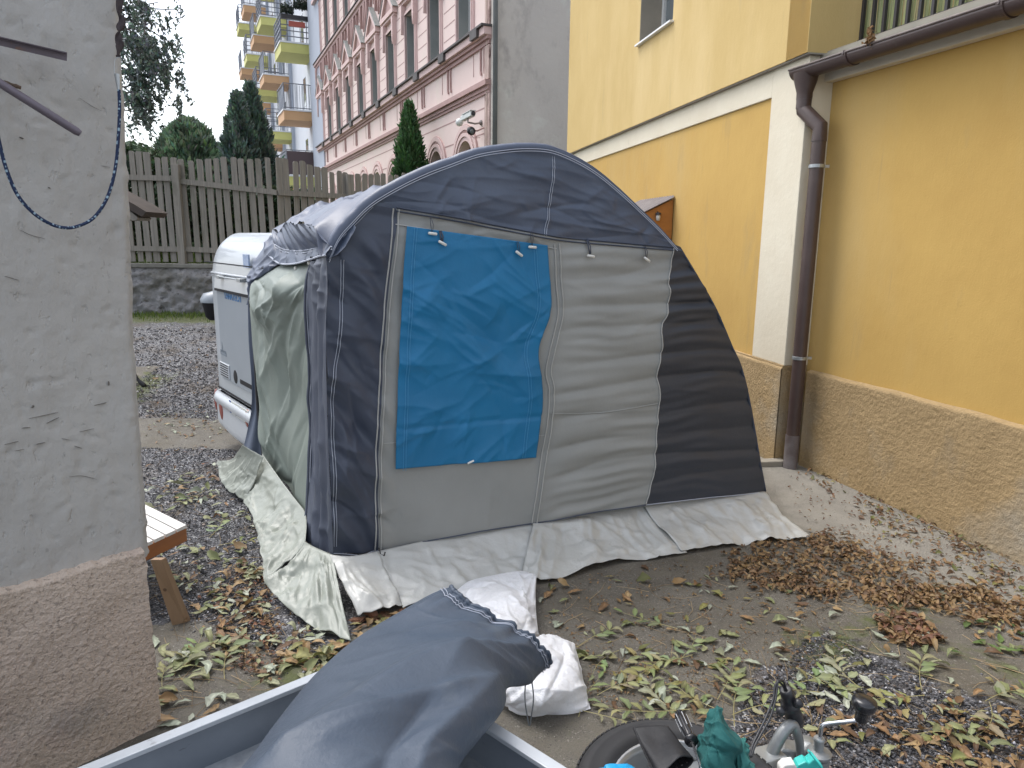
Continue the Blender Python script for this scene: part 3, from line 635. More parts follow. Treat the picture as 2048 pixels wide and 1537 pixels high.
# ================================================================ PINK BUILDING
FP = Frame(ony(980, 400, 15.5)[:2], -23.2, -1)
if FP.n[0] > 0: FP.n = -FP.n
pb = thing('pink_building', FP.P(0, 0), 'ornate pink facade with tall windows, pediments and dark cornices', 'building')
M_pink = mat('pink_plaster', (.74, .60, .56), (.70, .56, .52), 1.5, .9, layers=[(1.3, (.70, .60, .54), .5, .7, (1, 1, .4))], bumps=[('n', 20, .003, (1, 1, 1))])
M_pinkd = mat('dusky_pink_trim', (.44, .29, .27), (.37, .24, .225), 3, .8)
M_pinkt = mat('pale_pink_trim', (.68, .51, .485), (.62, .46, .435), 3, .8)
M_dust = mat('dark_cornice_cap', (.10, .09, .09), (.06, .055, .055), 3, .7)
M_pwf = mat('facade_window_glass', (.19, .22, .22), (.12, .14, .145), .7, .35, spec=.4, stretch=(1, 1, .4))
M_arch = mat('brown_arch_panel', (.13, .07, .062), (.10, .055, .05), 3, .6)
Ycent = [17.0+2.13*i for i in range(10)]; cosA = abs(FP.d[1]); SB = [(y-FP.O[1])/cosA for y in Ycent]; SB = [1.5+2.17*i for i in range(10)]; LP = 22.05; bay = 2.17; HW = .48
z_sill1 = 6.10; z_win1 = 7.82; z_win2a = 9.78; z_win2b = 11.9; ztop = 15.0
# wall with real openings, strip by strip
mb = MB(); edges = [0]+[e for s in SB for e in (s-HW, s+HW)]+[LP]
for i in range(0, len(edges)-1):
    a, b = edges[i], edges[i+1]
    if i % 2 == 0: FP.box(mb, a, b, 0, ztop, -.45, 0)
    else:
        FP.box(mb, a, b, 4.6, z_sill1, -.45, 0); FP.box(mb, a, b, z_win1, z_win2a, -.45, 0); FP.box(mb, a, b, z_win2b, ztop, -.45, 0)
        # arch spandrel
        c = (a+b)/2; r = HW; zs = 3.55
        arc = [(c+r*math.cos(t), zs+r*math.sin(t)) for t in np.linspace(0, math.pi, 17)]
        for (x0, y0), (x1, y1) in zip(arc[:-1], arc[1:]):
            mb.prism([FP.P(x0, y0, 0), FP.P(x0, 4.6, 0), FP.P(x1, 4.6, 0), FP.P(x1, y1, 0)], -FP.n*.45)
        FP.box(mb, a, b, 0, 2.3, -.45, 0)
mb.build('wall', M_pink, pb)
# rustication grooves and mouldings
mb = MB()
for z in (4.55, 4.05, 3.55): FP.box(mb, .32, LP, z-.014, z+.014, 0, .004)
for i, s in enumerate(SB[:-1]+[SB[-1]]):
    a = (s+HW+.16); b = SB[i+1]-HW-.16 if i < 9 else LP
    for k in range(22):
        z = 6.4+k*.31
        if z < 9.3 or 9.9 < z < 14.5: FP.box(mb, a+.02, b-.02, z-.01, z+.01, 0, .004)
mb.build('joint_lines', M_pinkd, pb)
mb = MB()
FP.box(mb, -.03, LP, 4.86, 4.94, 0, .07); FP.box(mb, -.04, LP, 4.94, 5.04, 0, .13); FP.box(mb, -.03, LP, 4.80, 4.86, 0, .04)
FP.box(mb, -.05, LP, 5.80, 5.87, 0, .10); FP.box(mb, -.02, LP, 5.72, 5.80, 0, .05)
FP.box(mb, -.04, LP, 9.45, 9.57, 0, .10); mb.build('moulding', M_pinkd, pb)
mb = MB(); FP.box(mb, -.06, LP, 5.87, 6.02, 0, .17); FP.box(mb, -.04, LP, 9.57, 9.67, 0, .16); mb.build('cornice', M_pinkt, pb, bevel=.01)
mb = MB(); FP.box(mb, -.08, LP, 6.02, 6.06, 0, .23); FP.box(mb, -.05, LP, 9.67, 9.70, 0, .20); mb.build('cornice_cap', M_dust, pb)
for s in SB+[SB[0]-bay]:
    m = s+bay/2
    if m > LP or m < .2: continue
    for d_ in (-.10, .10):
        mb = MB(); FP.prism(mb, [(m+d_-.02, 5.74), (m+d_-.02, 5.30), (m+d_-.05, 5.25), (m+d_-.045, 5.20), (m+d_-.005, 5.21), (m+d_+.02, 5.27), (m+d_+.02, 5.74)], 0, .035); mb.build('triglyph', M_pinkd, pb)
    mb = MB(); FP.box(mb, m+.55, m+.57, 5.27, 5.7, 0, .01); mb.build('panel_line', M_pinkd, pb)
    mb = MB(); FP.box(mb, m-.2, m+.2, 5.87, 6.025, .16, .23); mb.build('cornice_block', M_dust, pb)
mb = MB(); FP.box(mb, -.02, .26, 2, 4.80, 0, .03); FP.box(mb, -.02, .22, 5.06, 5.70, 0, .05); FP.box(mb, -.02, .22, 6.08, ztop, 0, .04); mb.build('corner_strip', mat('weathered_pink', (.42, .30, .27), (.55, .42, .38), 5, .95, layers=[(9, (.16, .10, .09), .55, .68, (1, 1, .3))], bumps=[('n', 40, .01, (1, 1, 1))]), pb)
for i, s in enumerate(SB):
    # first floor window with pediment
    for lvl, (z0, z1) in enumerate(((z_sill1, z_win1), (z_win2a, z_win2b))):
        mb = MB()
        for o0, o1, e in ((-.0, .035, .10), (.0, .06, .045)):
            FP.box(mb, s-HW-e, s-HW, z0, z1, o0, o1); FP.box(mb, s+HW, s+HW+e, z0, z1, o0, o1); FP.box(mb, s-HW-e, s+HW+e, z1, z1+e, o0, o1)
        w_ = mb.build('window', M_pinkt, pb)
        mb = MB(); FP.box(mb, s-HW, s+HW, z0, z1, -.32, -.30); mb.build('pane', M_pwf, w_)
        mb = MB(); FP.box(mb, s+HW-.012, s+HW+.01, z0, z1, -.3, -.012); FP.box(mb, s-HW-.01, s-HW+.012, z0, z1, -.3, -.012); mb.build('reveal', mat('grey_green_reveal', (.26, .28, .27), (.20, .22, .215), 2, .8), w_)
        mb = MB(); FP.box(mb, s-HW, s-HW+.07, z0, z1, -.30, -.24); FP.box(mb, s+HW-.07, s+HW, z0, z1, -.30, -.24); FP.box(mb, s-.04, s+.04, z0, z1, -.30, -.25); FP.box(mb, s-HW+.07, s+HW-.07, z0+1.35, z0+1.42, -.299, -.255); FP.box(mb, s-HW+.07, s+HW-.07, z0, z0+.08, -.299, -.255); mb.build('frame', M_winframe, w_)
    mb = MB(); zb_ = 8.16
    FP.box(mb, s-.78, s+.78, zb_, zb_+.13, 0, .15); FP.box(mb, s-.70, s+.70, zb_-.07, zb_, 0, .10)
    for sg in (-1, 1): mb.prism([FP.P(s+sg*.80, zb_+.13, .15), FP.P(s+sg*.60, zb_+.13, .15), FP.P(s, zb_+.66, .15), FP.P(s, zb_+.86, .15)], -FP.n*.15)
    pd = mb.build('pediment', M_pinkt, pb)
    mb = MB(); mb.prism([FP.P(s-.60, zb_+.131, .08), FP.P(s+.60, zb_+.131, .08), FP.P(s, zb_+.64, .08)], -FP.n*.07); mb.build('pediment_field', M_pinkd, pd)
    mb = MB()
    for sg in (-1, 1): mb.prism([FP.P(s+sg*.84, zb_+.13, .17), FP.P(s, zb_+.87, .17), FP.P(s, zb_+.89, .17), FP.P(s+sg*.86, zb_+.145, .17)], -FP.n*.17)
    mb.build('pediment_roof', mat('zinc_sheet', (.30, .32, .31), (.22, .24, .235), 4, .5, metal=.3), pd)
    for sg in (-1, 1):
        for kk, (pp, oo) in enumerate((([(.50, 8.09), (.66, 8.09), (.64, 7.6), (.58, 7.35), (.53, 7.6)], .13), ([(.50, 9.45), (.70, 9.45), (.66, 9.08), (.60, 8.78), (.54, 9.08)], .12), ([(.92, 9.45), (1.06, 9.45), (1.02, 8.95), (.97, 8.6), (.93, 8.95)], .10), ([(.18, 9.45), (.32, 9.45), (.28, 9.22), (.24, 9.08)], .08))):
            mb = MB(); FP.prism(mb, [(s+sg*x_, z_) for x_, z_ in pp], 0, oo); mb.build('bracket' if kk == 0 else 'hood_bracket', M_pinkt if kk == 0 else M_pinkd, pb)
    mb = MB(); FP.box(mb, s-.72, s+.72, z_win2b+.25, z_win2b+.4, 0, .2); mb.build('window_hood', M_pinkt, pb)
    # ground floor arch
    mb = MB(); c = s; zs = 3.5
    for ri, ro, o1 in ((.53, .62, .03), (.62, .70, .055), (.76, .86, .05)):
        T = np.linspace(0, math.pi, 25); mb.grid([[FP.P(c+r_*math.cos(t), zs+r_*math.sin(t), oo) for r_, oo in ((ri, 0), (ri, o1), (ro, o1), (ro, 0))] for t in T])
        for sg in (-1, 1): FP.box(mb, c+sg*ri, c+sg*ro, 2.3, zs, 0, o1)
    aw = mb.build('arched_window', M_pinkt, pb)
    mb = MB()
    for rr_ in (.62, .735, .865): mb.tube([FP.P(c+rr_*math.cos(t), zs+rr_*math.sin(t), .03) for t in np.linspace(0, math.pi, 25)], .014, 5)
    mb.build('arch_line', M_pinkd, aw)
    mb = MB(); FP.box(mb, s-HW, s+HW, 2.3, 4.15, -.22, -.20); mb.build('arch_panel', M_arch if i < 2 else M_pwf, aw)
# gable wall (plain render) at the right end
gdir = V3(-FP.n[0], -FP.n[1], 0); mb = MB(); g0 = FP.P(-.12, 0, .0)
S, Z = np.meshgrid(np.linspace(0, 9, 60), np.linspace(0, ztop, 60), indexing='ij')
mb.box(g0+gdir*4.5+FP.d*.06+V3(0, 0, ztop/2), gdir*4.5, FP.d*.055, (0, 0, ztop/2))
mb.build('gable_wall', mat('bare_grey_render', (.56, .52, .47), (.47, .435, .395), .55, .95, detail=8, layers=[(.8, (.56, .545, .49), .54, .60, (1, 1, 1)), (2.4, (.34, .31, .285), .56, .76, (1, 1, .6)), (6, (.45, .41, .37), .6, .8, (1, 1, .3))], bumps=[('n', 12, .01, (1, 1, 1)), ('n', 60, .003, (1, 1, 1))]), pb)
mb = MB(); mb.tube([FP.P(-.16, 0, .0)+gdir*.03-FP.d*.02, FP.P(-.16, ztop, .0)+gdir*.03-FP.d*.02], .05, 10); mb.build('corner_pipe', mat('grey_pipe', (.10, .11, .11), (.14, .15, .15), 3, .5), pb, smooth=True)
mb = MB(); mb.tube([FP.P(.10, 2, .05), FP.P(.10, 5.6, .05), FP.P(.09, 7, .06)], .008, 5); mb.build('cable', mat('pale_cable', (.6, .5, .42), None), pb)
# cctv cameras, one thing each, near the corner
def cq(x, y, o=.3): s, z = FP.hit(x, y, o); return FP.P(s, z, o)
M_cctv = mat('white_camera_shell', (.66, .68, .66), (.58, .60, .58), 4, .35); M_blk = mat('black_plastic', (.015, .015, .018), (.03, .03, .033), 4, .35)
cc = thing('security_camera', cq(950, 246), 'white box security camera on a bracket at the corner of the pink building', 'camera')
a, b = cq(926, 238, .40), cq(945, 228, .34); v = b-a; v /= np.linalg.norm(v); sd_ = np.cross(v, V3(0, 0, 1)); sd_ /= np.linalg.norm(sd_); up = np.cross(sd_, v)
mb = MB(); mb.box((a+b)/2, v*(np.linalg.norm(b-a)/2+.02), sd_*.055, up*.05); mb.build('housing', M_cctv, cc, bevel=.012)
mb = MB(); mb.box((a+b)/2+up*.06+v*.05, v*.2, sd_*.066, up*.006); mb.build('sun_shield', M_cctv, cc)
mb = MB(); e_ = b+v*.03; mb.lathe([(0, .0), (.045, 0), (.045, .02), (.03, .025), (0, .02)], e_, v, 16); mb.build('lens', M_blk, cc)
mb = MB(); mb.tube([(a+b)/2-up*.05, (a+b)/2-up*.12, cq(950, 248, .2), cq(962, 246, .02)], .018, 8); mb.lathe([(.0, 0), (.06, .0), (.05, .03), (.02, .05)], cq(963, 246, .0), FP.n, 14); mb.build('bracket', mat('grey_bracket', (.25, .23, .22), None), cc, smooth=True)
mb = MB(); mb.lathe([(.0, -.085), (.05, -.07), (.082, -.02), (.085, .01), (.06, .06), (.0, .085)], cq(919, 245, .42), seg=16); ll = mb.build('globe', M_cctv, cc, smooth=True)
cc = thing('dome_camera', cq(943, 262), 'black security camera on an arm just below the white one', 'camera')
p = cq(942, 262, .32); mb = MB(); mb.lathe([(0, -.08), (.07, -.075), (.085, .0), (.08, .07), (.0, .085)], p, (V3(.3, -.9, -.3)), 16); mb.build('housing', M_blk, cc, smooth=True)
mb = MB(); mb.lathe([(.0, -.10), (.035, -.095), (.045, -.08)], p, (V3(-.3, .9, .3)), 16) ; mb.build('lens', M_glass, cc)
mb = MB(); mb.tube([p, cq(955, 262, .15), cq(968, 256, .01)], .016, 8); mb.tube([p-V3(0, 0, .08), p+V3(.05, 0, -.14), cq(960, 276, .03)], .007, 6); mb.build('arm', M_pinkd, cc, smooth=True)

# ================================================================ APARTMENT HOUSE WITH BALCONIES
M_apt = mat('pale_apartment_plaster', (.66, .69, .74), (.62, .655, .70), 1, .9)
M_apt2 = mat('blue_grey_plaster', (.42, .46, .53), None, rough=.9)
_a = ony(628, 92, 37.5); _b = ony(584, 160, 44.5); _c = ony(547, 215, 53.0); print('apt', _a, _b, _c, ony(629, 226, 37.5))
FA = Frame(_a[:2], math.degrees(math.atan2(_c[0]-_a[0], _c[1]-_a[1])), -1)
if FA.n[0] > 0: FA.n = -FA.n
ab = thing('apartment_building', FA.P(0, 0), 'tall white modern apartment building with a column of yellow and orange balconies', 'building')
mb = MB(); FA.box(mb, -3.0, 34, 0, 27, -8, 0); mb.build('wall', M_apt, ab)
mb = MB(); FA.box(mb, -3.2, -.35, 0, 27, -2, .30); mb.build('corner_wall', M_apt2, ab)
YELLW = mat('yellow_balcony_paint', (.64, .62, .22), (.60, .58, .20), 3, .7); ORNG = mat('orange_balcony_paint', (.64, .39, .21), (.60, .36, .19), 3, .7)
M_rail = mat('grey_balcony_steel', (.16, .17, .20), None, rough=.5); M_frost = mat('frosted_balcony_glass', (.30, .34, .42), None, rough=.3); M_white = mat('white_trim', (.75, .76, .78), None, rough=.5)
Sb = [0.0, 7.75, 12.0, 17.2, 21.8]; _z1 = ony(629, 226, 37.5)[2]; _z2 = _a[2]; LV = [_z1-(_z2-_z1), _z1, _z2, 2*_z2-_z1, 3*_z2-2*_z1]
for ib, s0 in enumerate(Sb):
    for il, z in enumerate(LV):
        if ib == 0 and il > 3: continue
        yel = (ib+il) % 2 == 0
        if ib == 0 and il == 0: yel = True
        Dp = 1.55; L_ = 2.3; m_ = YELLW if (ib+il) % 2 == 0 else ORNG
        mb = MB(); FA.box(mb, s0, s0+L_, z-.42, z, 0, Dp); bl = mb.build('balcony', m_, ab)
        mb = MB(); FA.box(mb, s0-.04, s0+L_+.04, z, z+.07, 0, Dp+.05); mb.build('slab_edge', M_white, bl)
        mb = MB(); H_ = 1.25
        for a in np.linspace(.02, Dp-.02, 5 if ib else 6):
            FA.box(mb, s0, s0+.04, z+.07, z+H_, a-.012, a+.012)
        k_ = 15 if (ib+il) % 2 else 6
        for a in np.linspace(.05, Dp-.05, k_): FA.box(mb, s0+.01, s0+.03, z+.1, z+H_-.05, a-.008, a+.008)
        for zz in ((.3, .55, .8, 1.05, H_) if (ib+il) % 2 == 0 else (.15, H_)): FA.box(mb, s0-.005, s0+.045, z+zz-.018, z+zz+.018, 0, Dp); FA.box(mb, s0, s0+L_, z+zz-.018, z+zz+.018, Dp-.04, Dp)
        for a in np.linspace(0, L_, 6): FA.box(mb, s0+a-.02, s0+a+.02, z+.07, z+H_, Dp-.03, Dp)
        mb.build('railing', M_rail, bl)
        mb = MB(); FA.box(mb, s0+.05, s0+L_-.05, z+.12, z+H_-.08, Dp-.05, Dp-.042); mb.build('side_panel', M_frost, bl)
        if ib == 0 and il == 0:
            mb = MB(); FA.box(mb, s0-.01, s0+.02, z+.1, z+H_-.05, .05, Dp-.05); mb.build('brown_screen', mat('brown_screen_board', (.10, .07, .075), None), bl)
        # door and window openings beside each balcony
        mb = MB(); FA.box(mb, s0+.25, s0+1.35, z+.05, z+2.35, -.02, .012); d_ = mb.build('balcony_door', M_rail, ab)
        mb = MB(); FA.box(mb, s0+2.9, s0+3.7, z+.8, z+2.2, -.02, .01); mb.build('window', M_glass, ab)
    mb = MB(); FA.box(mb, s0-.25, s0+.15, 0, 27, 0, .16); mb.build('vertical_strip', M_apt2, ab)
z = LV[2]; fb = thing('balcony_planter', FA.P(0, z+1, 1), 'red flower box with dark shrubs on the nearest yellow balcony', 'planter')
mb = MB(); FA.box(mb, -.16, -.02, z+.72, z+.95, .4, 1.15); mb.build('box', mat('red_plastic', (.45, .10, .07), None, rough=.5), fb)
mb = MB(); FA.box(mb, -.2, -.03, z+1.02, z+1.2, .1, 1.5); mb.build('dark_box', M_blk, fb)
q = np.array([FA.P(-.1+random.gauss(0, .12), z+1.3+abs(random.gauss(0, .2))+(.25 if o < .9 else 0), o) for o in RNG.uniform(.1, 1.5, 1500)])
leafcloud('shrub', q, .06, green(len(q), (.05, .065, .05), .4, 3), fb, .5, seed=3)
# ================================================================ AWNING TENT
TA = onz(665, 1108, .2); TB = onz(1530, 983, .2); td = (TB-TA)/np.linalg.norm(TB-TA); tn = V3(td[1], -td[0], 0); tm = -tn; TW = np.linalg.norm(TB-TA)
TF = lambda x, y, o=0.: onpl(x, y, TA+tn*o, tn)
def uz(p): return (p-TA)@td, p[..., 2]
tent = thing('awning_tent', (0.3, 5.2, 0), 'large navy and grey awning tent with rounded roof and blue window cover beside the caravan', 'tent')
def fabric(name, c, c2, rough=.5, spec=.55, f=1.0):
    return mat(name, c, c2, 2.2, rough, spec=spec, bumps=[('n', 14, .004*f, (1, 1, .7)), ('n', 60, .0012*f, (1, 1, 1))], rr=(5, rough-.07, rough+.1))
M_navy = fabric('navy_fabric', (.068, .090, .138), (.055, .074, .116), .46, .7, .6)
M_char = fabric('slate_fabric', (.058, .070, .102), (.046, .057, .084), .5, .5, .5)
M_roof = fabric('navy_roof_fabric', (.072, .093, .145), (.058, .077, .125), .42, .8, .5)
M_grey = fabric('warm_grey_fabric', (.325, .33, .315), (.285, .29, .275), .6, .35, .5)
M_green = fabric('pale_grey_green_fabric', (.195, .23, .20), (.16, .19, .168), .45, .6, .6)
M_blue = fabric('bright_blue_fabric', (.006, .175, .37), (.005, .145, .31), .5, .5, .6)
M_skirt = mat('pale_pvc_skirt', (.52, .52, .49), (.43, .435, .41), 2, .33, spec=.6, bumps=[('n', 12, .005, (1, 1, 1)), ('n', 45, .0018, (1, 1, 1))], rr=(4, .24, .45))
M_skirt2 = mat('greenish_pvc_skirt', (.29, .31, .27), (.235, .255, .22), 2, .42, spec=.6, bumps=[('n', 12, .005, (1, 1, 1)), ('n', 45, .0018, (1, 1, 1))], rr=(4, .32, .5))
M_thread = mat('pale_thread', (.42, .45, .52), None, rough=.8)
M_greythread = mat('light_grey_thread', (.42, .42, .40), None, rough=.8)
def Dfront(u, z):
    """out-of-plane folds of the front wall (metres)"""
    h = .010*pn(u*1.2, z*1.2, 1)
    wr = sst(1.22, 1.45, u)*sst(2.0, 1.75, z+.10*(u-2))           # horizontal tension folds on the right half
    zz = z+.045*pn(u*1.4, z*2.2, 8)+.05*(u-1.95)**2-.03*(u-1.3)
    fold = np.abs(np.sin(zz*math.pi/.17+1.6*pn(u*.9, z*3, 4)))**.8-.5
    h += wr*(.020*fold*(.45+.9*np.clip(pn(u*1.1+4, z*2.6, 6)+.45, 0, 1))+.006*np.sin(zz*math.pi*2/.075+3*pn(u*2, z*3, 2))*np.clip(pn(u*2, z*2, 9)+.3, 0, 1))
    left = sst(.42, .25, u)*sst(1.95, 1.75, z)                            # diagonal folds on the left charcoal strip
    q = z*.9+u*1.3+.05*pn(u*4, z*2, 12)
    h += left*(.013*np.sin(q*math.pi*2/.27+2*pn(u*3, z*1.5, 3))+2.0*creases(u, z, 70, 14, (-.02, .4, .25, 1.95), -.85, .35, (.15, .5), (.005, .011), (.015, .04)))
    mid = sst(.3, .45, u)*sst(1.4, 1.2, u)*sst(2.0, 1.8, z)
    h += mid*(.008*np.sin((z+.6*u)*math.pi*2/.5)+.6*creases(u, z, 40, 6, (.3, 1.3, .2, 2), .5, .5, (.2, .6)))
    top = sst(1.72, 1.95, z+.21*u-.02)                                      # packaging creases on the gable
    h += top*(.012*pn(u*1.6, z*2.5, 6)+creases(u, z, 60, 5, (.3, 2.1, 1.85, 2.42), -.12, .14, (.3, 1.1), (.005, .012), (.012, .035))+creases(u, z, 46, 15, (.4, 2.1, 1.85, 2.42), .6, .9, (.10, .35), (.004, .009), (.01, .03)))
    h += wr*creases(u, z, 50, 24, (1.2, 2.9, .3, 1.8), .08, .12, (.25, .8), (.002, .006), (.01, .03))
    return h
def tfpt(u, z, o): return TA[None]*0+TA+td*u[..., None]+tn*o[..., None]+V3(0, 0, 1)*(z-TA[2])[..., None]
def panel(Lp, Rp, st=.011, D=Dfront, off=0., ncr=True):
    """sheet between two pixel polylines (top to bottom) on the front wall"""
    L = np.array([TF(*p) for p in Lp]); R_ = np.array([TF(*p) for p in Rp])
    ln = max(np.linalg.norm(L[0]-L[-1]), np.linalg.norm(R_[0]-R_[-1])); nv = int(ln/st)
    def rs(P):
        P = cr(P, 300); dd = np.concatenate([[0], np.cumsum(np.linalg.norm(np.diff(P, axis=0), axis=1))]); t = np.linspace(0, dd[-1], nv); return np.stack([np.interp(t, dd, P[:, k]) for k in range(3)], 1)
    L, R_ = rs(L), rs(R_); nu = max(3, int(np.linalg.norm(L-R_, axis=1).max()/st)); t = np.linspace(0, 1, nu)[None, :, None]
    G = L[:, None]*(1-t)+R_[:, None]*t; u, z = uz(G); return tfpt(u, z, D(u, z)+off)
# panel borders in the photograph (top to bottom)
bA = [(652, 512), (648, 560), (647, 640), (650, 760), (656, 900), (662, 1020), (667, 1110)]     # rounded corner
bB = [(793, 418), (786, 500), (776, 580), (768, 680), (762, 800), (757, 900), (755, 1000), (756, 1102)]  # grey seam
bC = [(1113, 488), (1117, 560), (1121, 620), (1114, 660), (1104, 700), (1097, 745), (1103, 780), (1099, 840), (1091, 900), (1081, 960), (1073, 1010), (1069, 1047)]
bD = [(1346, 497), (1340, 540), (1333, 560), (1336, 590), (1330, 630), (1320, 660), (1322, 700), (1313, 745), (1318, 790), (1314, 850), (1311, 900), (1306, 950), (1290, 1008)]
bE = [(1362, 500), (1398, 560), (1432, 620), (1462, 690), (1482, 735), (1496, 790), (1509, 860), (1520, 925), (1531, 983)]
ARC = [(652, 512), (672, 470), (700, 438), (738, 402), (793, 368), (850, 341), (900, 322), (950, 303), (1000, 294), (1050, 290), (1100, 293), (1150, 313), (1195, 340), (1240, 378), (1280, 416), (1320, 455), (1350, 489), (1362, 500)]
SEAM = [(652, 512), (700, 470), (740, 418), (793, 418), (900, 436), (1000, 455), (1113, 476), (1230, 487), (1346, 497), (1362, 500)]
def px_(P, k): return cr(np.array(P, float), k)
M_ = {}
def put(name, G, m, label=None, parent=tent, flip=False):
    mb = MB(); mb.grid(G, flip); o = mb.build(name, m, parent, smooth=True)
    if label: o['label'] = label
    return o
# the dark strip at the corner gets its top border from the gable
GAB_LO = [(745, 410), (793, 418), (900, 436), (1000, 455), (1113, 476), (1230, 487), (1300, 494), (1362, 502)]
GAB_HI = [(745, 397), (793, 368), (850, 341), (900, 322), (950, 303), (1000, 294), (1050, 290), (1100, 293), (1150, 313), (1195, 340), (1240, 378), (1280, 416), (1320, 455), (1350, 489), (1362, 500)]
nA = 210; hi = px_(GAB_HI, nA); lo = px_(GAB_LO, nA)
# match by column
lo = np.stack([hi[:, 0]*0+np.linspace(745, 1362, nA), np.interp(np.linspace(745, 1362, nA), [p[0] for p in GAB_LO], [p[1] for p in GAB_LO])], 1)
hx = np.interp(np.linspace(0, 1, nA), np.linspace(0, 1, nA), hi[:, 0]); nv = 60; rows = []
for k in range(nv):
    t = k/(nv-1); rows.append([TF(*(hi[i]*(1-t)+lo[i]*t)) for i in range(nA)])
G = np.array(rows); u, z = uz(G); wgt = np.sin(np.linspace(0, 1, nv)*math.pi*.5)[:, None]**.5
put('gable_panel', tfpt(u, z, Dfront(u, z)*np.minimum(1, wgt*1.2)+.0), M_navy)
put('corner_panel', panel([(652, 512), (655, 580), (652, 640), (653, 760), (657, 900), (663, 1020), (667, 1110)], [(745, 397), (793, 420)]+bB[1:], D=lambda u, z: Dfront(u, z)), M_char)
put('front_panel', panel([(793, 409)]+bB[1:], [(1113, 468)]+bC[1:], off=-.003), M_grey)
put('middle_panel', panel([(1113, 468)]+bC[1:], [(1346, 488)]+bD[1:], off=-.003), M_grey, 'plain light grey front panel right of the blue cover')
put('end_panel', panel([(1346, 488)]+bD[1:], [(1360, 494)]+bE[1:], off=-.002), fabric('dark_charcoal_fabric', (.042, .050, .066), (.033, .039, .053), .46, .6, .5), 'charcoal panel tapering along the sloping right edge')
# header band above the window cover
HB_T = [(793, 419), (900, 437), (1000, 456), (1113, 477)]; HB_B = [(791, 449), (900, 466), (1000, 482), (1113, 498)]
def seamline(pp, name, m, r=.0022, off=.006, parent=tent, double=0, D=Dfront, n=120):
    mb = MB(); P = np.array([TF(*p) for p in pp]); P = cr(P, n); u, z = uz(P); T = np.gradient(P, axis=0); T /= np.linalg.norm(T, axis=1)[:, None]; sd = np.cross(T, tn)
    for k in ([0] if not double else [-double/2, double/2]):
        Q = P+sd*k; u, z = uz(Q); mb.tube(tfpt(u, z, D(u, z)+off), r, 5, cap=False)
    return mb.build(name, m, parent)
seamline(bB, 'zipper', M_greythread, .0042, .004, double=.03); seamline(bC, 'zipper', M_greythread, .0042, .004, double=.032); seamline(bD, 'seam', M_greythread, .004, .004)
seamline([(793, 419), (900, 437), (1000, 456), (1113, 477), (1230, 488), (1346, 498)], 'seam', M_char, .004, .004, double=.018)
seamline([(684, 520), (683, 600), (676, 700), (667, 750), (664, 850), (668, 950), (671, 1095)], 'stitching', M_thread, .0017, .004, double=.013)
seamline([(1108, 312), (1106, 360), (1100, 410), (1092, 455), (1089, 472)], 'stitching', M_thread, .0019, .004, double=.012)
seamline([(672, 485), (745, 412)], 'stitching', M_thread, .0019, .004, double=.012)
seamline(HB_B, 'seam', M_greythread, .003, .003); seamline([(1100, 828), (1200, 826), (1316, 808)], 'crease', M_grey, .004, -.001)
seamline([(757, 1102), (850, 1082), (950, 1064), (1070, 1047), (1180, 1026), (1290, 1009)], 'hem', M_char, .004, .003); seamline([(667, 1110), (710, 1112), (756, 1104)], 'hem', M_thread, .003, .003, double=.012); seamline([(1290, 1009), (1400, 997), (1531, 984)], 'hem', M_thread, .003, .003)
seamline([(766, 885), (757+36, 884)], 'stitching', M_greythread, .0018, .003); seamline([(1076, 872), (1092, 870)], 'stitching', M_greythread, .0018, .003)
# blue window cover
def Dblue(u, z):
    k = sst(1.85, 1.6, z)
    h = .022+Dfront(u, z)*.3+.014*pn(u*2.0, z*1.7, 41)+.004*crumple(u*1.0, z*1.0, 4.5, 6, 23)
    h += creases(u, z, 34, 44, (.42, 1.2, 1.0, 1.75), -.65, .25, (.25, .7), (.006, .014), (.02, .05))+creases(u, z, 44, 45, (.42, 1.2, .45, 1.8), .55, .5, (.12, .45), (.004, .010), (.012, .035))+creases(u, z, 14, 46, (.42, 1.2, .5, .9), .9, .3, (.2, .5), (.006, .012), (.015, .03))
    h += .007*np.abs(np.clip((z-.88)*40, -1, 1))-.007
    return np.maximum(h, Dfront(u, z)+.009)
bl = [(812, 453), (806, 520), (801, 600), (796, 700), (793, 800), (790, 870), (789, 936)]; br = [(1092, 491), (1095, 540), (1099, 600), (1093, 640), (1078, 680), (1074, 715), (1080, 760), (1082, 810), (1076, 860), (1070, 914)]
Gb = panel(bl, br, .008, D=Dblue)
# let the bottom edge sag like in the photo
bc = put('window_cover', Gb, M_blue)
sm = bc.modifiers.new('solid', 'SOLIDIFY'); sm.thickness = .0015
for off in (15, 20):
    seamline([(p[0]+off, p[1]+3) for p in bl], 'stitching', mat('blue_thread', (.08, .32, .55), None), .0012, .004, bc, D=Dblue); seamline([(p[0]-off-8, p[1]) for p in br], 'stitching', MATS['blue_thread'], .0012, .004, bc, D=Dblue)
M_tog = mat('white_wood_toggle', (.72, .71, .66), None, rough=.4)
def toggle(x, y, ang, y0, blue):
    D = Dblue if blue else Dfront; P0 = TF(x, y0); P1 = TF(x+2, y-4); u, z = uz(np.array([P0, P1])); Q = tfpt(u, z, D(u, z)+.008)
    mb = MB(); mid = (Q[0]+Q[1])/2+tn*.012
    for k in (-.007, .007): mb.tube([Q[0]+td*k*.5, mid+td*k, Q[1]+td*k*.4+tn*.006], .0045, 6, sy=.4)
    st = mb.build('toggle_strap', M_char, tent, smooth=True); c = Q[1]+tn*.014-V3(0, 0, .01); a = math.radians(ang); v = td*math.cos(a)+V3(0, 0, -math.sin(a))
    mb = MB(); mb.tube([c-v*.024, c-v*.02, c+v*.02, c+v*.024], [.005, .0078, .0078, .005], 10); mb.build('toggle', M_tog, st, smooth=True)
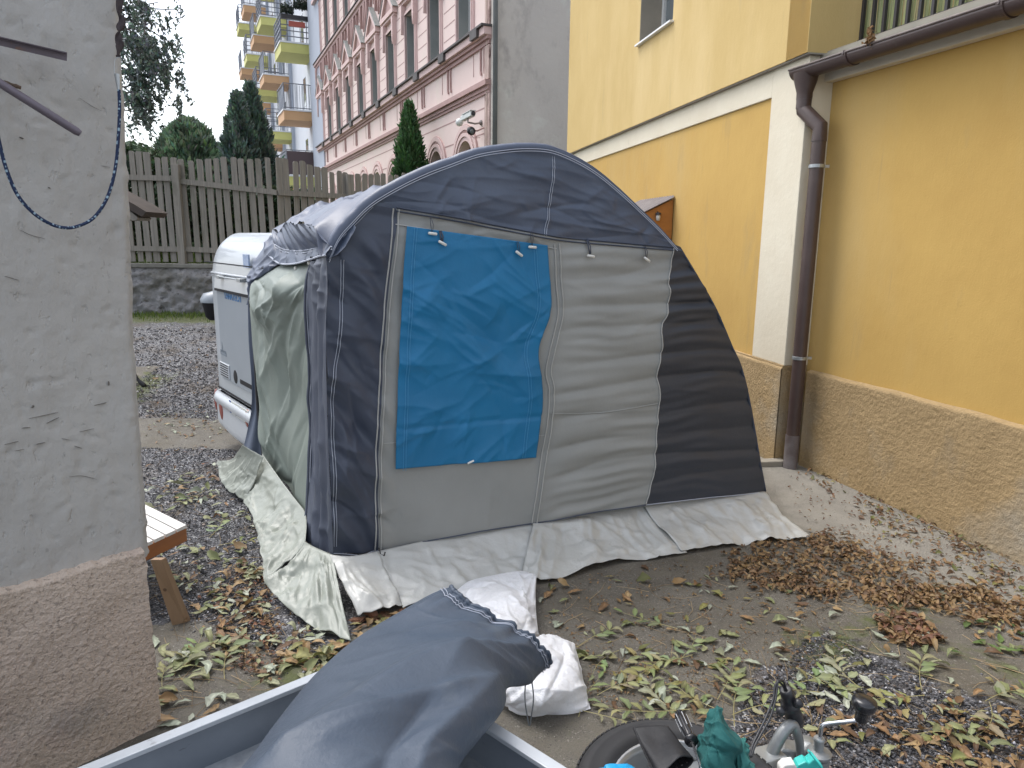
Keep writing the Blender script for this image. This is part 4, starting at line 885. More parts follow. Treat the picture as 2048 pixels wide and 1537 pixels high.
for t in ((859, 468, 6, 436, 1), (878, 487, 28, 462, 1), (1031, 508, 35, 484, 1), (1057, 495, 4, 462, 1), (1175, 513, 8, 478, 0), (1288, 520, 32, 492, 0)): toggle(*t)
u, z = uz(np.array([TF(937, 921)])); c = tfpt(u, z, Dblue(u, z)+.012)[0]; mb = MB(); mb.tube([c-td*.018-V3(0, 0, .006), c+td*.018+V3(0, 0, .008)], .006, 8); mb.build('toggle', M_tog, bc)
# pole sleeve along the arch
AR = cr(np.array([TF(*p) for p in [(657, 515), (676, 473), (704, 440), (741, 404), (795, 371), (851, 344), (901, 325), (950, 307), (1000, 298), (1050, 294), (1100, 298), (1148, 317), (1193, 344), (1238, 381), (1278, 418), (1318, 457), (1352, 494)]]), 160)
mb = MB(); rr = np.interp(np.linspace(0, 1, 160), [0, .1, .75, 1], [.030, .034, .020, .010])*(1+.12*pn(np.linspace(0, 30, 160), np.zeros(160), 3)); mb.tube(AR+tm*.02, rr, 14); mb.build('pole_sleeve', M_roof, tent, smooth=True)
mb = MB(); mb.tube(AR+tn*.018-V3(0, 0, .012), .0022, 5); mb.tube(AR+tn*.019-V3(0, 0, .024), .0022, 5); mb.build('stitching', M_thread, tent)
mb = MB(); mb.tube(cr(np.array([TF(*p) for p in bE]), 60), .007, 6); mb.build('edge_piping', M_char, tent, smooth=True)
# roof: front profile swept back towards the caravan
UR = np.concatenate([np.linspace(-.0, .25, 26), np.linspace(.26, TW, 110)]); au, az_ = uz(cr(np.array([TF(*p) for p in ARC+bE[1:]]), 400)); order = np.argsort(au); zf = np.interp(UR, au[order], az_[order])
V_ = 1.95; rows = []
for v in np.linspace(0, V_, 90):
    t = v/V_; k = sst(0, .07+.15*sst(0, .4, UR), t)
    ul = -.05*v; uu = ul+(UR)*(TW-ul)/TW
    zbk = np.interp(UR, [0, .08, .2, .45, .9, 1.9, 2.5, TW], [1.955, 2.01, 2.09, 2.16, 2.19, 2.12, 1.6, .5])
    zz_ = zf*(1-k)+zbk*k-.05*math.sin(math.pi*min(1, t*1.5))*sst(.1, .6, UR)
    zz_ = zz_-.07*sst(.6, 1, t)*sst(.0, .5, UR)
    zz_ = zz_+.022*pn(uu*3, v*2.2+0*uu, 5)*sst(0, .15, t)+creases(uu, v+0*uu, 120, 8, (-.1, 1.2, .1, 1.95), .9, .5, (.2, .8), (.008, .026), (.02, .06))*sst(0, .12, t)
    rows.append(TA+td*uu[:, None]+tm*v+V3(0, 0, 1)*(zz_-TA[2])[:, None]+tm*.02)
RW = np.array(rows); put('roof_panel', RW, M_roof)
REdge = [RW[int(i), 0] for i in (89, 74, 56, 38, 20, 6)]; RE2 = [proj(p) for p in REdge]; print('roofedge', RE2)
# ---- side wall (pale green) hanging next to the caravan: control net (px, py, Y)
def net(rows): return np.array([[ony(*p) for p in r] for r in rows])
def wsurf(name, rows, m, nu, nv, disp, label=None, solid=0):
    G = surf(net(rows), nu, nv); N_ = gnormals(G); S_, T_ = np.meshgrid(np.linspace(0, 1, nu), np.linspace(0, 1, nv), indexing='ij')
    G = G+N_*disp(S_, T_, G)[..., None]; o = put(name, G, m, label)
    if solid: sm = o.modifiers.new('solid', 'SOLIDIFY'); sm.thickness = solid
    return o, G
def dgreen(s, t, G):
    x = G[..., 0]; z = G[..., 2]; h = .018*np.sin((z*1.0+t*.8)*7+2*pn(t*2, s*3, 3))*sst(.05, .3, s)
    X_, Y_ = t*1.25, s*1.75; h += 1.9*creases(X_, Y_, 26, 21, (0, .65, .3, 1.7), .85, .2, (.3, .8), (.008, .018), (.03, .07))+1.9*creases(X_, Y_, 26, 22, (.5, 1.25, .3, 1.7), -.85, .2, (.3, .8), (.008, .018), (.03, .07))+creases(X_, Y_, 60, 23, (.1, 1.2, .3, 1.2), 0, 2, (.06, .22), (.002, .006), (.006, .02))
    return h*(.25+.75*np.sin(math.pi*np.clip(t, .02, .98))**.4)
wsurf('side_wall', [
    [(555, 528, 5.45), (575, 520, 5.2), (592, 517, 4.95), (606, 517, 4.7), (625, 520, 4.45)],
    [(520, 553, 5.4), (545, 545, 5.1), (570, 545, 4.85), (596, 548, 4.6), (622, 555, 4.42)],
    [(501, 575, 5.38), (525, 574, 4.95), (556, 588, 4.68), (590, 580, 4.5), (618, 572, 4.42)],
    [(500, 610, 5.40), (520, 616, 5.02), (550, 622, 4.78), (585, 618, 4.58), (616, 610, 4.42)],
    [(505, 660, 5.42), (525, 665, 5.15), (552, 668, 4.88), (585, 668, 4.66), (617, 660, 4.45)],
    [(511, 740, 5.42), (530, 745, 5.2), (556, 748, 4.95), (588, 748, 4.72), (620, 745, 4.48)],
    [(515, 820, 5.42), (533, 830, 5.2), (558, 835, 4.98), (590, 838, 4.72), (621, 838, 4.46)],
    [(521, 880, 5.40), (536, 895, 5.2), (560, 915, 4.98), (590, 935, 4.70), (618, 945, 4.42)],
    [(525, 908, 5.36), (540, 930, 5.15), (563, 962, 4.92), (590, 998, 4.6), (613, 1030, 4.32)]], M_green, 190, 90, dgreen)
# dark corner strip turning from the front wall to the side wall
def dstrip(s, t, G): return (.016*np.sin(t*19+3*pn(s*3, t*2, 3)+s*1.5)+.012*np.clip(ridge(t*3+s*3, s*7-t*2, 33), 0, 1)**2)*np.sin(math.pi*t)**.6*sst(0, .1, s)
wsurf('corner_strip', [
    [(622, 515, 4.40), (634, 512, 4.1), (645, 511, 3.86), (TF(652, 512)[1]*0+653, 512, TF(652, 512)[1]+.0)],
    [(618, 540, 4.40), (630, 545, 4.1), (643, 560, 3.84), (655, 580, TF(655, 580)[1])],
    [(614, 600, 4.42), (628, 610, 4.12), (642, 625, 3.86), (652, 640, TF(652, 640)[1])],
    [(617, 700, 4.46), (630, 715, 4.14), (643, 740, 3.88), (653, 760, TF(653, 760)[1])],
    [(621, 810, 4.46), (632, 840, 4.14), (645, 880, 3.88), (657, 900, TF(657, 900)[1])],
    [(619, 940, 4.38), (631, 970, 4.10), (648, 1000, 3.88), (663, 1020, TF(663, 1020)[1])],
    [(611, 1082, 4.06), (627, 1093, 3.95), (648, 1104, 3.84), (667, 1110, TF(667, 1110)[1])]], M_char, 150, 40, dstrip)
# rolled dark zip edge between strip and green wall
mb = MB(); P = cr(net([[(622, 530, 4.40), (614, 565, 4.38), (612, 620, 4.38), (616, 690, 4.40), (620, 745, 4.42), (618, 800, 4.42), (622, 850, 4.40), (619, 910, 4.36), (617, 980, 4.3), (612, 1040, 4.22)]])[0], 90)
mb.tube(P, .020*(1+.35*pn(np.linspace(0, 12, 90), np.zeros(90), 3)), 8, sy=.7); mb.build('zip_flap', M_char, tent, smooth=True)
mb = MB(); mb.tube(P+V3(.012, -.02, 0), .0026, 5); mb.build('stitching', M_thread, tent)
# dark drape at the caravan side
def dz2(s, t, G): return .020*pn(t*2, s*5, 3)+.018*np.clip(ridge(t*2+s*2, s*5-t, 9), 0, 1)**2
wsurf('caravan_side_drape', [
    [(553, 462, 5.50), (562, 466, 5.42), (575, 470, 5.30), (590, 470, 5.2)],
    [(530, 490, 5.50), (540, 490, 5.40), (556, 490, 5.28), (576, 492, 5.16)],
    [(508, 528, 5.50), (522, 524, 5.40), (540, 520, 5.28), (566, 522, 5.15)],
    [(497, 552, 5.49), (508, 550, 5.40), (528, 546, 5.3), (548, 536, 5.2)],
    [(496, 572, 5.48), (500, 571, 5.44), (507, 569, 5.42), (516, 562, 5.38)],
    [(497, 610, 5.48), (499, 610, 5.46), (502, 612, 5.44), (506, 614, 5.42)]], M_roof, 60, 40, dz2)
wsurf('drape_tail', [
    [(497, 600, 5.48), (499, 600, 5.46), (501, 602, 5.44), (504, 604, 5.42)],
    [(499, 680, 5.48), (502, 680, 5.46), (507, 682, 5.44), (511, 684, 5.42)],
    [(505, 760, 5.46), (508, 762, 5.45), (512, 764, 5.43), (516, 768, 5.41)],
    [(504, 815, 5.44), (509, 815, 5.43), (514, 818, 5.42), (520, 822, 5.40)],
    [(497, 850, 5.42), (505, 852, 5.40), (514, 856, 5.39), (523, 862, 5.38)],
    [(486, 892, 5.40), (498, 898, 5.36), (511, 905, 5.34), (526, 914, 5.34)]], M_navy, 70, 16, lambda s, t, G: .010*np.sin(t*9+s*4))
mb = MB(); mb.tube(cr(net([[(499, 600, 5.42), (505, 640, 5.42), (508, 690, 5.42), (512, 760, 5.41), (515, 810, 5.40), (521, 870, 5.38), (526, 912, 5.32)]])[0], 60), .011, 6); mb.build('edge_piping', M_blk, tent, smooth=True)
# gathered flap under the roof edge
def druf(s, t, G):
    k = np.sin(math.pi*np.clip(s, 0, 1))**.5; return k*(.012*np.sin(t*88+3*pn(t*7, s*.5, 3))*(.4+.6*np.clip(pn(t*8, s*.6, 6)+.6, 0, 1))+.009*np.sin(t*41+2.5*pn(t*4, s*.6, 5)))
HY = [REdge[i][1]-.16 for i in range(6)]; HX = [(547, 488), (568, 499), (598, 502), (630, 497), (652, 494), (664, 494)]
midr = lambda t, b: [(RE2[i][0]*(1-t)+HX[i][0]*t, RE2[i][1]*(1-t)+HX[i][1]*t, REdge[i][1]*(1-t)+HY[i]*t-b) for i in range(6)]
wsurf('gathered_flap', [midr(0, -.015), midr(.3, .03), midr(.65, .035), midr(1, 0)], M_roof, 50, 300, druf)
HX2 = [(537, 510), (558, 526), (588, 527), (618, 519), (638, 512), (650, 510)]
wsurf('flap_hem', [midr(1, 0), [((HX[i][0]+HX2[i][0])/2, (HX[i][1]+HX2[i][1])/2, HY[i]-.03) for i in range(6)], [(HX2[i][0], HX2[i][1], HY[i]-.03) for i in range(6)]], M_navy, 40, 240, lambda s, t, G: .008*np.sin(t*60+4*pn(t*6, s*.6, 3))+.008*np.clip(ridge(t*8, s*.8+t*2, 17), 0, 1)**2)
for dy in (0, 5):
    mb = MB(); mb.tube(cr(net([[(HX[i][0], HX[i][1]+dy, HY[i]-.045) for i in range(6)]])[0], 80), .0028, 5); mb.build('stitching', M_thread, tent)
mb = MB(); mb.tube(cr(net([[(HX2[i][0], HX2[i][1]+1, HY[i]-.05) for i in range(6)]])[0], 60), .006, 6); mb.build('hem', M_thread, tent, smooth=True)
for x, y, Y in ((592, 537, 4.7), (619, 526, 4.35)):
    c = ony(x, y, Y); mb = MB(); mb.lathe([(0, -.014), (.011, -.01), (.014, 0), (.011, .01), (0, .014)], c, seg=10); mb.build('toggle', M_tog, tent, smooth=True)
wsurf('corner_cap', [
    [(690, 448, 3.90), (676, 462, 3.92), (660, 480, 3.98), (645, 500, 4.06)],
    [(700, 440, 3.80), (686, 458, 3.80), (668, 480, 3.84), (648, 508, 3.92)],
    [(712, 455, 3.735), (700, 478, 3.725), (680, 505, 3.70), (655, 520, 3.70)]], M_navy, 20, 40, lambda s, t, G: .004*pn(t*5, s*3, 3))
# ---- ground skirt, piece by piece
def dsk(seed, amp=1.):
    def f(s, t, G):
        x = G[..., 0]+G[..., 2]*.5; y = G[..., 1]+G[..., 2]
        bb = (x.min(), x.max(), y.min(), y.max()); A_ = (bb[1]-bb[0])*(bb[3]-bb[2]); h = .010*pn(x*3, y*3, seed)+creases(x, y, int(26+90*A_), seed, bb, 0, 2, (.08, .4), (.004, .013), (.010, .04))
        return h*amp*sst(0, .12, s)
    return f
def skirt(top, bot, m, seed, label=None, amp=1., bulge=.35):
    """top/bottom pixel polylines; top on given z, bottom on the ground"""
    n = 8; T = np.array([p if len(p) == 3 else p for p in top], float)
    Tp = np.array([onz(a, b, c) for a, b, c in top]); Bp = np.array([onz(a, b, c) for a, b, c in [(q[0], q[1], q[2] if len(q) > 2 else .018) for q in bot]])
    Tp, Bp = cr(Tp, n), cr(Bp, n); M1 = Tp*.62+Bp*.38; M1[:, 2] = Tp[:, 2]*.5+.01; M2 = Tp*.25+Bp*.75; M2[:, 2] = Tp[:, 2]*.13+Bp[:, 2]*.9+.006
    G = surf(np.stack([Tp, M1, M2, Bp]), 46, max(30, int(np.linalg.norm(Bp[0]-Bp[-1])/.013))); N_ = gnormals(G); nu, nv = G.shape[:2]
    S_, T2 = np.meshgrid(np.linspace(0, 1, nu), np.linspace(0, 1, nv), indexing='ij'); G = G+N_*dsk(seed, amp)(S_, T2, G)[..., None]
    edge = .010*pn(T2*9, S_*0, seed)*sst(.7, 1, S_); T3 = T2*np.linalg.norm(Bp[0]-Bp[-1]); S4 = S_*.35; G[..., 2] += creases(T3, S4, int(10+26*T3.max()), seed+50, (0, T3.max(), .05, .35), 1.5, .3, (.15, .45), (.006, .020), (.012, .05))*sst(0, .2, S_); G[..., 0] += edge; G[..., 2] = np.maximum(G[..., 2], gz(0, G[..., 1])+.006)
    o = put('mud_skirt', G, m, label); sm = o.modifiers.new('solid', 'SOLIDIFY'); sm.thickness = .0012; return o
ZS = .2
skirt([(525, 908, .32), (560, 958, .28), (590, 998, .24), (612, 1030, .22), (611, 1082, ZS)], [(490, 1005), (512, 1050), (520, 1085), (526, 1130), (531, 1172)], M_skirt2, 3, 'greenish shiny mud skirt on the caravan side', 1.2)
skirt([(609, 1083, ZS+.02), (630, 1095, ZS), (667, 1111, ZS)], [(531, 1172, .05), (600, 1240), (703, 1285)], M_skirt2, 8, 'pointed skirt corner flap nearest the camera', 1.)
skirt([(660, 1110, ZS+.01), (700, 1113, ZS), (756, 1103, ZS)], [(716, 1240), (760, 1232), (806, 1213)], M_skirt, 13, None, 1.)
skirt([(756, 1103, ZS), (850, 1082, ZS), (950, 1064, ZS), (1070, 1047, ZS)], [(806, 1216), (900, 1192), (1000, 1170), (1078, 1156)], M_skirt, 19)
skirt([(1066, 1047, ZS+.01), (1180, 1026, ZS), (1292, 1009, ZS)], [(1040, 1165), (1112, 1158), (1215, 1127), (1300, 1117), (1374, 1106)], M_skirt, 27)
skirt([(1286, 1009, ZS+.012), (1400, 997, ZS), (1531, 984, ZS)], [(1362, 1102, .035), (1450, 1093), (1530, 1084), (1622, 1076)], M_skirt, 33)
skirt([(485, 890, .42), (505, 902, .39), (527, 914, .36)], [(436, 925, .05), (445, 972), (490, 1006)], M_skirt2, 41, 'short skirt flap under the dark drape', .6)
def stake(x, y, z):
    c = onz(x, y, z); mb = MB(); mb.tube([c, c+V3(.01, -.01, -.035), c+V3(.03, -.012, -.04), c+V3(.035, -.01, -.02)], .004, 6); mb.build('zip_pull', M_dark, tent, smooth=True)
stake(758, 1096, .22); stake(1072, 1040, .22); stake(1292, 1003, .22); stake(766, 1112, .17)

# ================================================================ CARAVAN
k_rear = onz(460, 870, 0); FCr = None
ca = math.radians(-36.5); cd = V3(math.sin(ca), math.cos(ca), 0)        # along the rear, away from the camera
pl = ony(478, 814, 5.99); CO = V3(pl[0], pl[1], 0)                       # plate centre on the rear plane
cn = V3(-math.cos(ca), math.sin(ca), 0)                                 # outwards from the rear (towards left/camera)
if cn@(CP-CO) < 0: cn = -cn
CD = -cn                                                                # along the body
def CPt(a, z, o=0.): return CO+cd*a+cn*o+V3(0, 0, z)
def chit(x, y, o=0.):
    q = onpl(x, y, CO+cn*o, cn); return (q-CO)@cd, q[2]
a_l = chit(425, 640)[0]; a_r = a_l-1.60; z_top = chit(470, 482)[1]+.03; z_bot = chit(436, 775)[1]
print('caravan', a_l, a_r, z_top, z_bot, chit(425, 547), chit(440, 575), chit(505, 680))
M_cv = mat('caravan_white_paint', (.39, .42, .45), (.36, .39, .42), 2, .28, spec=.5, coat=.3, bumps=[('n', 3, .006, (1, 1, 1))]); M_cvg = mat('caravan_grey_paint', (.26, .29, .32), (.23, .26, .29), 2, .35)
M_cvt = mat('caravan_dark_trim', (.014, .014, .016), None, rough=.7, spec=.25); M_bump = mat('caravan_bumper_white', (.47, .50, .53), (.42, .45, .48), 4, .3, coat=.2)
cv_ = thing('caravan', (CO+CD*1.5+cd*(a_l+a_r)/2)*V3(1, 1, 0), 'white caravan with rounded roof edge, rear towards the camera, partly behind the tent', 'caravan')
LB = 3.0
# body: rear profile (o,z) swept across the width; rounded top rear edge
prof = [(0, z_bot), (0.0, .9), (.0, 1.45), (-.012, 1.62), (-.05, 1.76), (-.12, 1.86), (-.24, 1.93), (-.42, z_top), (-1.2, z_top+.03), (-2.2, z_top+.03), (-2.75, z_top-.05), (-2.95, z_top-.35), (-3.0, 1.2), (-3.0, z_bot)]
zs_ = 1.97/ max(z_top, .1)
mb = MB(); na = 26; G = []
pr = cr(np.array(prof), 90)
for i in range(na):
    a = a_l-(a_l-a_r)*i/(na-1); e = min(a_l-a, a-a_r); rnd = .0 if e > .09 else (.09-math.sqrt(max(0, .09**2-(.09-e)**2)))
    row = []
    for o, z in pr:
        oo = o-rnd if o > -1.5 else o+rnd; zz = z-rnd*sst(1.3, 1.9, z); row.append(CPt(a, zz, oo))
    G.append(row)
mb.grid(G, flip=True); 
for a, fl in ((a_l, 0), (a_r, 1)): mb.add([CPt(a, z-.09*sst(1.3, 1.9, z), o-.09 if o > -1.5 else o+.09) for o, z in prof], [list(range(len(prof)))])
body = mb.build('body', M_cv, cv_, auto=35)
def crect(name, m, x0, y0, x1, y1, o0, o1, parent=cv_):
    a0, z0 = chit(x0, y0); a1, z1 = chit(x1, y1); mb = MB()
    c = CPt((a0+a1)/2, (z0+z1)/2, (o0+o1)/2); mb.box(c, cd*abs(a1-a0)/2, cn*abs(o1-o0)/2, (0, 0, abs(z1-z0)/2)); return mb.build(name, m, parent, bevel=.003)
zr = chit(424, 545)[1]; mb = MB(); mb.tube([CPt(a_l-.015, zr, -.05), CPt(a_l-.03, zr, -.02), CPt(a_l-.09, zr, .002), CPt(a_r+.2, zr, .002)], .010, 8); mb.tube([CPt(a_l-.03, zr-.022, -.02), CPt(a_l-.09, zr-.022, .0), CPt(a_r+.2, zr-.022, .0)], .005, 6); mb.build('trim_rail', M_bump, cv_, smooth=True)
zr2 = chit(424, 525)[1]; mb = MB(); mb.box(CPt((a_l+a_r)/2+.1, zr2, .0), cd*.85, cn*.004, (0, 0, .004)); mb.build('seam_line', M_cvt, cv_)
# tall rear panel with window flap
ap0 = chit(440, 640)[0]; zpt = chit(441, 560)[1]; zwin = chit(441, 577)[1]; ap1 = a_r+.25; zpb = chit(452, 758)[1]
mb = MB(); mb.box(CPt((ap0+ap1)/2, (zwin+zpb)/2, .006), cd*(ap0-ap1)/2, cn*.006, (0, 0, (zwin-zpb)/2)); rp = mb.build('rear_panel', M_cvg, cv_, bevel=.004)
mb = MB(); mb.prism([CPt(ap0+.03, zpt+.02, .01), CPt(ap1, zpt+.02, .01), CPt(ap1, zwin, .024), CPt(ap0+.03, zwin, .024)], -cn*.012); mb.build('window_flap', M_cv, cv_)
mb = MB(); mb.box(CPt((ap0+ap1)/2, zwin-.012, .016), cd*((ap0-ap1)/2+.01), cn*.012, (0, 0, .01)); mb.build('flap_gasket', M_cvt, cv_)
for px in (447, 489):
    a, z = chit(px, 556); mb = MB(); mb.box(CPt(a, zpt+.03, .03), cd*.045, cn*.022, (0, 0, .014)); mb.build('hinge', M_galv, cv_, bevel=.003)
mb = MB(); a0_, _ = chit(447, 556); a1_, _ = chit(489, 556); mb.tube([CPt(a0_, zpt+.035, .045), CPt(a1_, zpt+.035, .045)], .006, 6); mb.build('hinge_rod', M_galv, cv_)
# lettering
def text(name, body_, c, right, up, h, m, parent, bold=0., sx=1., ext=.001):
    cu = bpy.data.curves.new(name, 'FONT'); cu.body = body_; cu.size = h/.72; cu.extrude = ext; cu.offset = bold; cu.align_x = 'CENTER'; cu.align_y = 'CENTER'
    tmp = bpy.data.objects.new('tmp', cu); COL.objects.link(tmp); dg = bpy.context.evaluated_depsgraph_get(); me = bpy.data.meshes.new_from_object(tmp.evaluated_get(dg)); bpy.data.objects.remove(tmp)
    n_ = np.cross(right, up); V = np.empty(len(me.vertices)*3); me.vertices.foreach_get('co', V); V = V.reshape(-1, 3); V = c+np.outer(V[:, 0]*sx, right)+np.outer(V[:, 1], up)+np.outer(V[:, 2], n_)
    me.vertices.foreach_set('co', V.reshape(-1).astype(np.float32)); me.update(); me.materials.clear(); me.materials.append(m); me.name = name
    return link(bpy.data.objects.new(name, me), parent)
rt = -cd; upv = V3(0, 0, 1)
M_txt = mat('blue_lettering', (.02, .14, .34), None, rough=.4)
ta, tz = chit(468, 595); ta0, ta1 = chit(452, 595)[0], chit(485, 597)[0]
th = abs(chit(468, 589)[1]-chit(468, 603)[1]); wd = abs(ta0-ta1)
t1 = text('lettering', 'TANATECH', CPt((ta0+ta1)/2, tz, .014), rt, upv, th, M_txt, rp, .0012, 1.)
xs_ = np.array([v.co[:] for v in t1.data.vertices])@rt; sc = wd/(xs_.max()-xs_.min()); cc0 = CPt((ta0+ta1)/2, tz, .014)
for v in t1.data.vertices:
    q = np.array(v.co)-cc0; q = q+rt*((q@rt)*(sc-1)); v.co = (q+cc0).tolist()
for x0, x1 in ((451, 462), (470, 484)): crect('lettering_bar', M_txt, x0, 586.2, x1, 588.3, .013, .015, rp)
t2 = text('manufacturer_mark', 'tabbert', CPt(chit(449, 705)[0], chit(449, 705)[1], .014), rt, upv, .03, mat('faint_grey_print', (.16, .19, .22), None), rp)
t2.name = 'faint_mark'
bpy.data.objects.remove(t2)
mb = MB(); a, z = chit(448, 700)
mb.prism([CPt(a+.0, z+.07, .0135), CPt(a+.015, z-.0, .0135), CPt(a-.012, z-.0, .0135)], cn*.001); mb.prism([CPt(a+.07, z-.02, .0135), CPt(a-.11, z-.02, .0135), CPt(a-.12, z-.045, .0135), CPt(a+.06, z-.045, .0135)], cn*.001)
for k in range(7): mb.box(CPt(a+.055-k*.026, z-.012, .0138), cd*.007, cn*.001, (0, 0, .012))
mb.build('faint_mark', mat('faint_grey_print', (.17, .20, .23), None), rp)
# vent grille, round hatch, lower trim
a0, zt_ = chit(444, 722); a1, zb_ = chit(464, 760); mb = MB(); c = CPt((a0+a1)/2, (zt_+zb_)/2, .012); mb.box(c, cd*abs(a0-a1)/2, cn*.010, (0, 0, abs(zt_-zb_)/2)); vg = mb.build('vent_grille', M_bump, cv_, bevel=.006)
for k in range(6):
    mb = MB(); z = zt_-(zt_-zb_)*(k+.6)/6.3; mb.prism([CPt(a0-.02, z+.004, .0225), CPt(a1+.02, z+.004, .0225), CPt(a1+.02, z-.004, .0225), CPt(a0-.02, z-.004, .0225)], cn*.002); mb.build('louvre_gap', M_cvt, vg)
a, z = chit(474, 754); mb = MB(); mb.lathe([(.0, .0), (.06, .0), (.058, .008), (.052, .010), (.0, .008)], CPt(a, z, .004), cn, 24); mb.build('filler_cap', M_cvt, cv_, smooth=True)
a, z = chit(470, 752); 
a0, _ = chit(480, 765); z0 = chit(482, 757)[1]; mb = MB(); mb.box(CPt((a0+a_r)/2+.02, z0-.02, .010), cd*(a0-a_r-.16)/2, cn*.006, (0, 0, .018)); mb.build('moulding_strip', M_cvt, cv_)
for yy in (772, 783):
    z0 = chit(437, yy)[1]; mb = MB(); mb.box(CPt((a_l+a_r)/2, z0, .006), cd*((a_l-a_r)/2-.06), cn*.006, (0, 0, .006)); mb.build('lower_trim', M_cvt, cv_)
# bumper with lamps and plate
zbt = chit(431, 776)[1]; zbb = zbt-.36; print('bumper', zbt, zbb)
mb = MB(); bp = cr(np.array([(0, zbt), (.035, zbt+.0), (.06, zbt-.04), (.055, zbt-.085), (.040, zbt-.12), (.036, zbt-.3), (.0, zbb)]), 26); G = []
for i in range(30):
    t = i/29; a = a_l+.02-(a_l-a_r-.38)*t; e = t*1.2; r_ = .0 if e > .14 else .14-math.sqrt(max(0, .14**2-(.14-e)**2))
    cut = .16*sst(.55, 0, e)
    G.append([CPt(a, (z if z > zbt-.15 else zbt-.15-(zbt-.15-z)*(1-cut*1.2)), o-r_*(1.0)) for o, z in bp])
mb.grid(G, flip=True); mb.build('bumper', M_bump, cv_, smooth=True)
M_red = mat('dull_red_lens', (.28, .085, .065), (.22, .06, .05), 6, .25, spec=.6)
def lens(px, py, ra, rz, o):
    a, z = chit(px, py, o); mb = MB(); n_ = 24; G = []
    for k, (f, oo) in enumerate(((1.12, -.004), (1.08, .004), (.98, .010), (.6, .018), (.02, .022))): G.append([CPt(a+ra*f*math.cos(t), z+rz*f*math.sin(t), o+oo) for t in np.linspace(0, 2*math.pi, n_+1)])
    mb.grid(G); mb.build('tail_lamp', M_red, cv_, smooth=True)
lens(433.5, 800, .035, .095, -.006); lens(444, 816, .05, .105, .033); lens(496, 838, .055, .07, .033)
a0, z0 = chit(460, 814, .040); a1, z1 = chit(497, 814, .040); pc_ = CPt((a0+a1)/2, chit(478.5, 824, .04)[1], .042)
mb = MB(); mb.box(pc_, cd*.26, cn*.003, (0, 0, .056)); np_ = mb.build('number_plate', mat('plate_white', (.55, .57, .53), None, rough=.3), cv_, bevel=.002)
mb = MB(); mb.box(pc_+cd*.238+cn*.0036, cd*.022, cn*.001, (0, 0, .054)); mb.build('plate_band', mat('plate_blue', (.01, .05, .25), None), np_)
text('plate_text', '6AJ', pc_+cd*.125+cn*.0045, rt, upv, .068, M_blk, np_, .002, .98); text('plate_text', '1514', pc_-cd*.11+cn*.0045, rt, upv, .068, M_blk, np_, .002, .98)
# sticker top right
a0, zq = chit(487, 522); mb = MB(); mb.box(CPt(a0-.06, zq, -.004), cd*.07, cn*.006, (0, 0, .05)); mb.build('sticker', mat('pale_sticker', (.40, .46, .55), (.2, .3, .5), 60, .4), cv_)
mb = MB()
mb.tube([CPt(a_l-.0, z_top-.06, -.30), CPt(a_l-.04, z_top-.015, -.36), CPt(a_l-.3, z_top+.012, -.40), CPt(a_r+.2, z_top+.012, -.40)], .008, 6); mb.build('roof_seal', M_cvt, cv_)
for a in (a_l-.02, a_r+.02):
    o_ = -1.6; mb = MB(); s_ = 1 if a > 0 else -1; mb.lathe([(.12, -.09), (.30, -.08), (.31, 0), (.30, .08), (.12, .09)], CPt(a-.1*(1 if a == a_l-.02 else -1), .31, o_), cd, 28); wh = mb.build('wheel', mat('tyre_rubber', (.022, .022, .024), (.035, .035, .036), 8, .75), cv_, smooth=True)
mb = MB(); mb.box(CPt((a_l+a_r)/2, z_bot-.06, -1.5), cd*.9, cn*1.4, (0, 0, .05)); mb.build('underbody', M_cvt, cv_)
# dark round tub left of the caravan
tb = thing('round_tub', onz(424, 640, .4), 'dark grey round tub with pale rim half hidden behind the caravan', 'tub')
p = ony(432, 640, 11.5); mb = MB(); z0 = p[2]; r0_ = .17; mb.lathe([(.10, 0), (.15, .05), (.19, .28), (.20, .30)], V3(p[0], p[1], z0), seg=28); mb.build('body', M_cvt, tb, smooth=True)
mb = MB(); mb.lathe([(.21, .28), (.215, .33), (.16, .42), (.0, .46)], V3(p[0], p[1], z0), seg=28); mb.build('lid', M_cvg, tb, smooth=True)
# ================================================================ PLASTERED PILLAR ON THE LEFT
pc0 = onz(322, 1450); FQ = Frame(pc0[:2], 180+40.4)       # s grows back towards the camera side (left in the picture)
if FQ.n@(CP-FQ.O) < 0: FQ.n = -FQ.n
M_pl = mat('grey_wall_plaster', (.455, .44, .41), (.395, .38, .355), 1.3, .92, detail=9, layers=[(4, (.36, .35, .33), .60, .78, (1, 1, .6)), (30, (.27, .26, .24), .66, .74, (1, 1, .5)), (.8, (.53, .535, .53), .5, .8, (1, 1, 1)), (14, (.58, .58, .57), .68, .8, (1, 1, .4))],
           bumps=[('n', 16, .006, (1, 1, .5)), ('n', 70, .0028, (1, 1, .7)), ('p', 34, .004, (1, 1, .6))])
M_pp = mat('pinkish_pebble_dash', (.66, .54, .44), (.53, .43, .345), 5, .95, detail=9, layers=[(60, (.15, .11, .085), .56, .70, (1, 1, 1)), (2.3, (.46, .35, .30), .55, .75, (1, 1, 1)), (60, (.50, .43, .37), .62, .72, (1, 1, 1)), (1.7, (.36, .32, .28), .56, .72, (1, 1, 1))],
           bumps=[('n', 75, .005, (1, 1, 1)), ('v', 130, .003, (1, 1, 1)), ('n', 200, .002, (1, 1, 1))])
pil = thing('plastered_pillar', pc0, 'grey plastered wall end with rough pinkish base at the left edge', 'wall')
EDG = [FQ.hit(x, y, -.035) for x, y in [(236, -160), (245, 0), (249, 110), (257, 240), (265, 400), (268, 500), (271, 620), (276, 720), (283, 850), (292, 960), (299, 1060), (303, 1095)]]
ez = np.array([e[1] for e in EDG])[::-1]; es = np.array([e[0] for e in EDG])[::-1]
